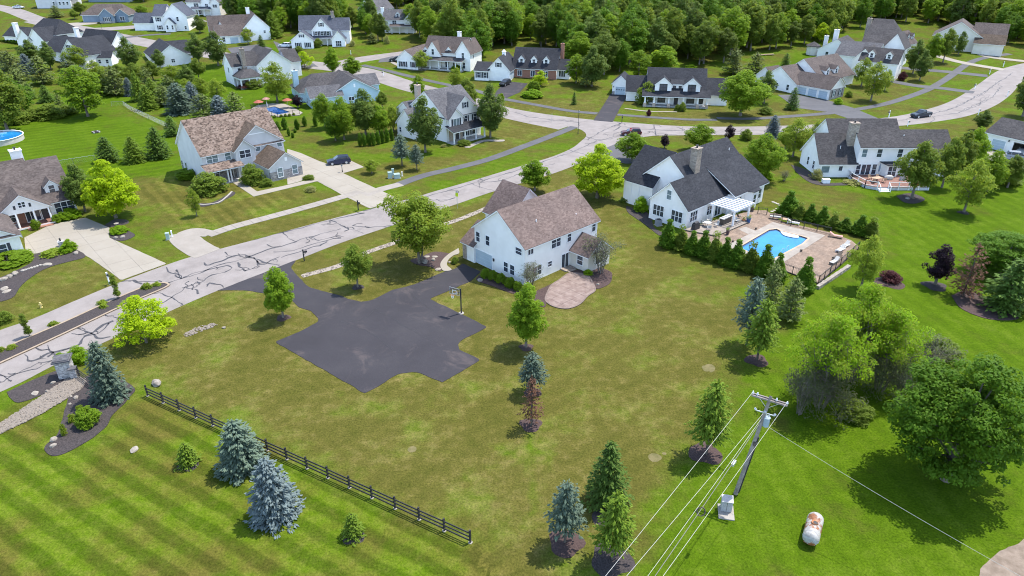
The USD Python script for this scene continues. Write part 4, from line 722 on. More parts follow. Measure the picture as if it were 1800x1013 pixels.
h.blk(-4, 12, 0, 12, 3, 7.0, 'x', WHITE, R_BLACK); h.blk(11, 22, -3, 9, 3.4, 8.0, 'y', WHITE, R_BLACK); h.win('S', 15.5, 4.6, 2.2, 1.7, 2, 1); h.win('S', 20, .8, 1.2, 2, 1, 0); h.blk(4, 20, 8, 17, 4, 9, 'x', WHITE, R_BLACK); h.chim(2, 3.2, 9, 10.2, 3, 9.5, WHITE, flue=False)
h = House('shed', 'little white outbuilding with two windows and a dark roof among the pines', 170, 117, 0, 4, 'shed')
h.blk(0, 5.2, 0, 4.5, 2.8, 4.4, 'x', WHITE, R_BLACK); h.win('S', 1.4, 1, .8, 1.1); h.win('S', 3.8, 1, .8, 1.1)
h = House('house', 'white house with broad black roof and one square gable window, upper left', 273, 120, 0, 34)
h.blk(.2, 11.5, 0, 19, 2.9, 6.7, 'y', WHITE, R_BLACK); h.win('S', 5.9, 1.3, 1.0, 1.1, 1, 1); h.blk(6, 15, 8, 18, 2.9, 6.4, 'x', WHITE, R_BLACK)
h = House('house', 'brown hip-roofed house half hidden by trees at the top', 533, 29, 0, 10)
h.blk(-4, 8.5, 0, 9, 3.2, 6.4, 'x', CREAM, R_RUST, hip=(4, 3)); h.win('S', 5, .8, 2, 1.4, 1); h.blk(-8, -3, 2, 8, 2.8, 4.6, 'x', CREAM, R_RUST)
h = House('house', 'grey-roofed house glimpsed behind trees at the top centre left', 632, 38, 0, -30)
h.blk(0, 9, 0, 12, 5, 9, 'y', WHITE, R_GREY); h.win('S', 4, 1, 2, 1.5, 1)
h = House('house', 'small white house with one dormer and a porch behind the round trees, top centre', 690, 58, 0, 4)
h.blk(-3, 9, 0, 8, 5, 8.2, 'x', WHITE, R_GREY); h.win('S', 1, 3.2, 1.5, 1.4, 1); h.win('S', 6.8, 3.2, 1.5, 1.4, 1); h.blk(5, 9.4, -1, 5, 5, 7.3, 'y', WHITE, R_GREY); h.dormer(2.4, 1, 1.6, 3, 5.4, 6.8, 7.6, R_GREY); h.shed(-.5, 8.6, -2.4, -.1, 2.5, 3.2, R_TAUPE); h.chim(-4.2, -3, 3, 4, 0, 9, WHITE)
for x in (0, 3, 6, 8.4): h.col(x, -2.2, 0, 2.5, .15)
h = House('house', 'white house with black garage roof and two dormers at the top centre', 815, 38, 0, 0)
h.blk(-4, 6, 0, 7, 2.8, 5.4, 'x', WHITE, R_BLACK); h.blk(5, 10, .5, 9, 5, 8.4, 'y', WHITE, R_DKGREY); h.blk(9, 17, 2, 9, 5, 7.8, 'x', WHITE, R_DKGREY); h.win('S', 11.4, 3, 1.4, 1.4, 1); h.win('S', 15, 3, 1.4, 1.4, 1); h.dormer(11.6, 2.6, 1.4, 3, 5.3, 6.6, 7.3, R_DKGREY); h.dormer(15, 2.6, 1.4, 3, 5.3, 6.6, 7.3, R_DKGREY)
h = House('house', 'white house with grey roof and chimney half hidden at the top centre', 788, 22, 0, 20)
h.blk(0, 8, 0, 8, 4.6, 8, 'y', WHITE, R_DKGREY); h.win('S', 4, 1, 1.6, 1.6, 1); h.blk(7, 15, 2, 9, 5.2, 8, 'x', WHITE, R_DKGREY); h.win('S', 11, 3, 1.6, 1.4, 1); h.chim(3.2, 4.6, 5, 6.2, 4, 10.4, WHITE)
# ---------------------------------------------------------------- plants
def kites(c, nrm, L, Wd, rs, fold=.25):
    """Leaf-sized faces: centres c, facing nrm, length L, width Wd."""
    n = len(c); r = rs.normal(size=(n, 3)); t = r - (r * nrm).sum(1)[:, None] * nrm; t /= np.linalg.norm(t, axis=1)[:, None] + 1e-9
    b = np.cross(nrm, t); L = np.broadcast_to(L, n)[:, None]; Wd = np.broadcast_to(Wd, n)[:, None]
    v = np.stack([c - t * L / 2, c + b * Wd / 2 - nrm * L * fold * .3, c + t * L / 2, c - b * Wd / 2 - nrm * L * fold * .3], 1).reshape(-1, 3)
    i = np.arange(n) * 4; return v, np.vstack([np.c_[i, i + 1, i + 2], np.c_[i, i + 2, i + 3]])
def unit(v): return v / (np.linalg.norm(v, axis=1)[:, None] + 1e-9)
PROF = {'egg': [(0, .35), (.15, .82), (.35, 1.0), (.6, .88), (.8, .6), (1, .12)], 'round': [(0, .45), (.2, .88), (.45, 1.0), (.7, .88), (.9, .52), (1, .15)],
        'vase': [(0, .2), (.25, .6), (.55, .95), (.75, 1.0), (.92, .65), (1, .2)], 'cone': [(0, .7), (.12, 1.0), (.4, .78), (.7, .42), (1, .05)], 'column': [(0, .6), (.15, .95), (.5, 1.0), (.8, .7), (1, .08)], 'dome': [(0, .85), (.2, 1.0), (.5, .9), (.8, .6), (1, .15)]}
def crown_mesh(rs, R, z0, z1, prof, ncl, per, leafsz, cr=.2, lobes=.30, inner=.35, flat=.75, up=.55, asp=.62):
    """A crown of leaf clumps spread through its volume; R radius, from z0 to z1."""
    H = z1 - z0; t = rs.uniform(.0, 1, ncl * 3); pr = np.interp(t, *zip(*PROF[prof]))
    keep = rs.uniform(0, 1, len(t)) < pr * pr + .1; t, pr = t[keep][:ncl], pr[keep][:ncl]; n = len(t)
    a = rs.uniform(0, 2 * np.pi, n); q = np.sqrt(rs.uniform(inner ** 2, 1, n))
    lob = 1 + lobes * (meshkit.noise(np.c_[np.cos(a) * 1.5 + 5, np.sin(a) * 1.5 + 5, t * 3.5], int(rs.randint(99))) * 2 - 1) * 1.6; lob = np.minimum(lob, 1.12)
    k = R * cr * rs.uniform(.5, 1.5, n); rad = np.maximum(R * pr * lob * q - k * .6, .02)
    C = np.c_[np.cos(a) * rad, np.sin(a) * rad, z0 + t * H]
    m = (per * (k / (R * cr)) ** 2).astype(int).clip(6); idx = np.repeat(np.arange(n), m); N = len(idx)
    d = unit(rs.normal(size=(N, 3))); d[:, 2] = np.abs(d[:, 2]) * np.where(rs.uniform(0, 1, N) < .78, 1, -1); s = rs.uniform(.45, 1.05, N) ** .6
    P = C[idx] + d * (k[idx] * s)[:, None] * [1, 1, flat]
    nr = unit(d * .55 + unit(rs.normal(size=(N, 3))) * .55 + [0, 0, up])
    return kites(P, nr, leafsz * rs.uniform(.55, 1.35, N), leafsz * asp * rs.uniform(.8, 1.2, N), rs), C
def trunk_mesh(rs, C, r0, ztop, n=9, multi=1, lean=.03, spread=0.0):
    v = V()
    for s in range(multi):
        a = 2 * np.pi * s / multi + .7; off = np.array([math.cos(a), math.sin(a), 0]) * (spread if multi > 1 else 0)
        z = np.linspace(-.3, ztop, 6); w = rs.normal(0, lean, (6, 2)).cumsum(0); P = np.c_[w + off[:2] * (np.linspace(.25, 1, 6) ** 1.3)[:, None], z]
        v.tube(P, r0 * np.array([1.5, 1.05, .9, .7, .45, .2]) / (1 if multi == 1 else 1.4), 8)
        for c in C[rs.choice(len(C), min(n, len(C)), False)]:
            zb = min(ztop * .9, max(ztop * .25, c[2] * rs.uniform(.45, .75))); q = np.array([np.interp(zb, z, P[:, 0]), np.interp(zb, z, P[:, 1]), zb])
            mid = (q + c) / 2 + [0, 0, .05 * abs(c[2] - zb)]; v.tube([q, mid, c], [r0 * .38, r0 * .25, r0 * .08], 5, False)
    return v
def spruce_mesh(rs, R, H, z0, levels=24, nb=9, twig=.30, droop=.25, density=1.0, gaps=.0, power=.85, asp=.3):
    """Whorls of boughs, each a fan of needle sprays."""
    cs, ns, Ls, Ws = [], [], [], []
    for i in range(levels):
        t = (i + rs.uniform(-.25, .25)) / levels; t = min(max(t, 0), .985); z = z0 + (H - z0) * t; r = R * (1 - t) ** power * rs.uniform(.86, 1.1); n = max(4, int(round(nb * (1 - .45 * t))))
        for j in range(n):
            if rs.uniform() < gaps: continue
            a = 2 * np.pi * (j + (i * .38) % 1) / n + rs.normal(0, .12); L = r * rs.uniform(.78, 1.12) + .12; o = np.array([math.cos(a), math.sin(a), 0]); b = np.array([-o[1], o[0], 0])
            sl = -droop * (1 - t) + .5 * t; m = max(5, int(L / twig * 3.6 * density)); s = np.sort(rs.uniform(.12, 1, m)); u = rs.uniform(-1, 1, m) * (1 - s * .75) * L * .36
            zz = sl * s * L + .12 * L * s ** 3 - np.abs(u) * .25 + rs.normal(0, .05, m) * L ** .5
            cs.append(np.array([0, 0, z]) + o * (s * L)[:, None] + b * u[:, None] + np.c_[s * 0, s * 0, zz]); ns.append(unit(np.c_[rs.normal(0, .35, m), rs.normal(0, .35, m), np.full(m, .9)] + o * .25)); Ls.append(twig * rs.uniform(.8, 1.3, m)); Ws.append(twig * asp * rs.uniform(.8, 1.3, m) * 1.6)
    k = 14; cs.append(np.c_[rs.normal(0, .06, k), rs.normal(0, .06, k), np.linspace(H - .8, H + .15, k)]); ns.append(unit(rs.normal(size=(k, 3)))); Ls.append(np.full(k, twig)); Ws.append(np.full(k, twig * .5))
    c, nn, L, w = np.vstack(cs), np.vstack(ns), np.concatenate(Ls), np.concatenate(Ws)
    n = len(c); ax = c * [1, 1, 0] + rs.normal(0, .25, (n, 3)) * np.array([1, 1, .6]) * (np.linalg.norm(c[:, :2], axis=1)[:, None] * .8 + .1); t = unit(ax - (ax * nn).sum(1)[:, None] * nn); b = np.cross(nn, t)
    v = np.stack([c - t * (L / 2)[:, None], c + b * (w / 2)[:, None] - nn * .05, c + t * (L / 2)[:, None] - [0, 0, .03], c - b * (w / 2)[:, None] - nn * .05], 1).reshape(-1, 3); i = np.arange(n) * 4
    return v, np.vstack([np.c_[i, i + 1, i + 2], np.c_[i, i + 2, i + 3]])
LV = {'forest_olive': leaf('leaf_yellow_olive', (.085, .125, .018), (.16, .215, .03), .33), 'mid': leaf('leaf_mid_green', (0.11, 0.161, 0.0186), (0.256, 0.31, 0.0311)), 'bright': leaf('leaf_bright_green', (0.121, 0.198, 0.0112), (0.254, 0.356, 0.02), .36), 'dark': leaf('leaf_dark_green', (0.0906, 0.139, 0.0242), (0.212, 0.268, 0.044), .22),
      'lime': leaf('leaf_lime', (.15, .25, .009), (.29, .44, .017), .4), 'yellow': leaf('leaf_yellow_green', (.225, .31, .006), (.39, .50, .012), .36), 'light': leaf('leaf_light_green', (0.142, 0.201, 0.0179), (0.295, 0.345, 0.0335), .35), 'deep': leaf('leaf_deep_green', (0.0722, 0.147, 0.00952), (0.166, 0.269, 0.0142), .27),
      'olive': leaf('leaf_grey_olive', (0.0845, 0.0975, 0.0455), (0.156, 0.169, 0.078), .25), 'purple': leaf('leaf_purple', (.022, .012, .018), (.05, .022, .03), .15), 'maroon': leaf('leaf_maroon', (.06, .018, .02), (.12, .035, .035), .2), 'brown': leaf('dead_needles', (.13, .065, .04), (.25, .15, .095), .12),
      'blue': leaf('needles_blue', (0.138, 0.178, 0.179), (0.264, 0.316, 0.319), .1), 'bluegreen': leaf('needles_blue_green', (0.106, 0.15, 0.106), (0.206, 0.258, 0.19), .1), 'spruce': leaf('needles_green', (0.0784, 0.139, 0.0218), (0.196, 0.274, 0.0406), .12), 'sprucelight': leaf('needles_light_green', (0.12, 0.188, 0.0179), (0.278, 0.337, 0.028), .15), 'pine': leaf('needles_pine', (0.109, 0.144, 0.0372), (0.245, 0.262, 0.0706), .12), 'pink': leaf('orange_blossom', (.45, .13, .05), (.55, .2, .09), .2), 'cream': leaf('cream_blossom', (.22, .23, .07), (.36, .36, .15), .3)}
KIND = {}
def kind(name, W0, H0, parts):
    """A prototype of width W0 and height H0: (part name, mesh, material) each."""
    k = klass('stock_' + name)
    for pn, m, mt, sm in parts: kobj(k, pn, m, mt, sm)
    KIND[name] = (k.GetPath(), W0, H0)
def broad(name, seed, R, H, clear, prof, mt, ncl=120, per=60, lf=.34, bark=BARK, r0=.16, multi=1, spread=0, nl=9, **k):
    rs = np.random.RandomState(seed); cm, C = crown_mesh(rs, R, clear, H, prof, ncl, per, lf, **k)
    kind(name, 2 * R * 1.02, H, [('trunk', trunk_mesh(rs, C, r0, H * .78, nl, multi, .03, spread), bark, True), ('crown', cm, LV[mt], False)])
def conifer(name, seed, R, H, z0, mt, bark=BARKD, r0=.14, **k):
    rs = np.random.RandomState(seed); kind(name, 2 * R * 1.04, H, [('trunk', V().tube([[0, 0, -.3], [0, 0, H * .5], [0, 0, H]], [r0, r0 * .6, .02], 7), bark, True), ('crown', spruce_mesh(rs, R, H, z0, **k), LV[mt], False)])
broad('great_maple', 1, 5.6, 10.5, 1.3, 'round', 'deep', 300, 95, .31, r0=.34, cr=.15, inner=.5, nl=26, lobes=.38, flat=.55)
broad('maple', 2, 2.7, 6.6, 1.3, 'egg', 'bright', 150, 75, .27, cr=.2)
broad('maple_full', 12, 3.2, 6.8, 1.1, 'round', 'bright', 160, 62, .30, cr=.2)
broad('shade_tree', 3, 2.8, 6.0, 1.4, 'egg', 'mid', 140, 62, .27, cr=.2)
broad('dark_tree', 4, 2.9, 7.5, 1.2, 'egg', 'dark', 150, 62, .30, cr=.2)
broad('light_tree', 5, 3.2, 6.6, 1.2, 'round', 'light', 130, 46, .28, cr=.19, inner=.3)
broad('birch', 6, 4.2, 8.8, 1.3, 'vase', 'light', 170, 62, .32, r0=.16, cr=.17, inner=.35, lobes=.35, multi=3, spread=.9)
broad('lime_tree', 7, 3.4, 6.0, 1.0, 'dome', 'yellow', 150, 46, .27, cr=.17, flat=.5, inner=.3, lobes=.4, r0=.12)
broad('gold_tree', 8, 3.4, 7.4, .8, 'egg', 'yellow', 230, 60, .28, cr=.16, flat=.6, inner=.45, lobes=.28)
rs = np.random.RandomState(9); c1_, C1 = crown_mesh(rs, 4.8, 4.6, 9.5, 'dome', 120, 60, .28, cr=.17, inner=.35, lobes=.75); c2_, C2 = crown_mesh(rs, 4.8, .5, 6.6, 'dome', 220, 30, .22, cr=.16, inner=.25, lobes=.45)
kind('willow', 10.4, 9.5, [('trunk', trunk_mesh(rs, np.vstack([C1, C2]), .12, 6.6, 16, 7, .06, 2.4), BARK, True), ('crown', (c1_[0], c1_[1][np.arange(len(c1_[1])) % (len(c1_[1]) // 2) // 120 % 3 != 1]), LV['lime'], False), ('inner_crown', (c1_[0], c1_[1][np.arange(len(c1_[1])) % (len(c1_[1]) // 2) // 120 % 3 == 1]), LV['light'], False), ('lower_branches', c2_, LV['olive'], False)])
broad('forest_tree', 10, 4.2, 12.5, 2.0, 'egg', 'mid', 190, 40, .46, cr=.19, r0=.2, inner=.5)
broad('forest_dark', 14, 4.4, 12.0, 1.6, 'round', 'deep', 190, 40, .46, cr=.19, r0=.2, inner=.5)
broad('forest_shade', 15, 4.0, 13.5, 1.2, 'egg', 'dark', 190, 40, .46, cr=.19, r0=.2, inner=.5)
broad('forest_light', 16, 3.8, 10.5, 1.6, 'round', 'bright', 170, 40, .42, cr=.19, r0=.18, inner=.5)
broad('forest_olive', 44, 4.0, 11.0, 1.6, 'vase', 'forest_olive', 160, 44, .42, cr=.19, r0=.18, inner=.4, lobes=.4)
broad('thin_shrub', 11, 2.2, 4.6, .5, 'vase', 'olive', 90, 12, .16, cr=.2, inner=.1, multi=6, spread=.9, r0=.06, nl=16)
broad('purple_tree', 13, 1.7, 3.9, .8, 'egg', 'purple', 90, 50, .22, cr=.22)
broad('columnar_tree', 17, .65, 4.2, .6, 'column', 'mid', 60, 34, .2, cr=.4, r0=.05, nl=4)
broad('bush', 18, 1.2, 1.7, .05, 'dome', 'mid', 90, 40, .16, cr=.24, r0=.04, nl=3)
broad('bright_bush', 19, 1.2, 1.7, .05, 'dome', 'lime', 90, 40, .16, cr=.24, r0=.04, nl=3)
broad('maroon_bush', 20, 1.2, 1.1, .03, 'dome', 'maroon', 80, 34, .16, cr=.24, r0=.04, nl=3)
broad('round_shrub', 21, 1.0, 1.7, .03, 'dome', 'bright', 110, 46, .13, cr=.2, lobes=.06, inner=.75, r0=.04, nl=3)
broad('flower_bush', 22, 1.2, 1.1, .03, 'dome', 'cream', 70, 30, .14, cr=.24, r0=.03, nl=2)
broad('leafy_plant', 23, .9, .7, .02, 'dome', 'light', 40, 26, .2, cr=.28, r0=.02, nl=2)
broad('arborvitae', 24, .95, 3.6, .05, 'cone', 'deep', 150, 42, .19, cr=.3, inner=.55, lobes=.12, r0=.06, flat=1.3, up=.2, nl=4)
broad('slim_cedar', 25, .62, 2.7, .03, 'column', 'deep', 90, 40, .16, cr=.35, inner=.6, lobes=.08, r0=.05, flat=1.4, up=.2, nl=3)
broad('hedge_ball', 26, 1.0, 1.35, .02, 'dome', 'lime', 110, 46, .13, cr=.2, lobes=.05, inner=.75, r0=.04, nl=3)
conifer('blue_spruce', 31, 2.45, 7.0, .25, 'blue', levels=26, nb=13, twig=.40, density=1.35, power=.62, droop=.15)
conifer('silver_spruce', 32, 2.4, 6.8, .25, 'bluegreen', levels=24, nb=13, twig=.40, density=1.35, power=.62, droop=.15)
conifer('lawn_spruce', 33, 1.9, 5.2, 1.85, 'bluegreen', levels=18, nb=10, twig=.36, power=.66, droop=.15)
conifer('green_spruce', 34, 2.0, 5.6, 1.9, 'sprucelight', levels=18, nb=11, twig=.38, power=.66, droop=.15)
conifer('dark_spruce', 35, 2.2, 7.2, .7, 'spruce', levels=24, nb=11, twig=.40, power=.68)
conifer('full_spruce', 38, 2.2, 6.6, .2, 'sprucelight', levels=26, nb=12, twig=.36, density=1.2, power=.7)
conifer('pine', 36, 2.9, 7.6, .9, 'pine', levels=15, nb=9, twig=.5, droop=-.05, power=.62, gaps=.12, asp=.4)
conifer('browning_pine', 46, 2.6, 7.4, .8, 'brown', levels=15, nb=9, twig=.42, droop=-.02, power=.6, gaps=.2, density=.8)
broad('arborvitae_loose', 47, .95, 3.5, .05, 'cone', 'mid', 130, 40, .2, cr=.34, inner=.45, lobes=.3, r0=.06, flat=1.3, up=.2, nl=4)
conifer('dying_spruce', 37, 1.35, 4.6, 1.2, 'brown', levels=15, nb=8, twig=.28, density=.45, gaps=.15)
conifer('little_spruce', 39, 1.05, 2.5, .05, 'sprucelight', levels=16, nb=10, twig=.22, density=1.3, power=.7)
prs = random.Random(5)
PLACED = []
SKIRT = {'blue_spruce', 'silver_spruce', 'dark_spruce', 'full_spruce', 'little_spruce', 'bush', 'bright_bush', 'maroon_bush', 'round_shrub', 'flower_bush', 'leafy_plant', 'arborvitae', 'arborvitae_loose', 'browning_pine', 'slim_cedar', 'hedge_ball', 'pine', 'thin_shrub', 'great_maple', 'gold_tree', 'lime_tree', 'willow'}
def plant(name, k, px, py, ty, wpx, label, cat='tree', group=None, sq=None):
    """A plant whose foot shows at (px, py), its top at row ty, wpx photo pixels wide."""
    path, W0, H0 = KIND[k]; p = G(px, py)
    if k in SKIRT: p = G(px, py - .40 * wpx * math.sin(math.atan2(CAM_H - p[2], p[1])))      # the foot lies behind the skirt of the nearest boughs
    m = MPP(p); hh = max(HGT(p, ty), .35); ww = wpx * m
    c = math.cos(math.atan2(CAM_H - p[2], p[1])) ; hh = hh
    PLACED.append((p[0], p[1], ww / 2))
    return thing(name, label, cat, p, prs.uniform(0, 360), group, (ww / W0, ww / W0, hh / H0), path)
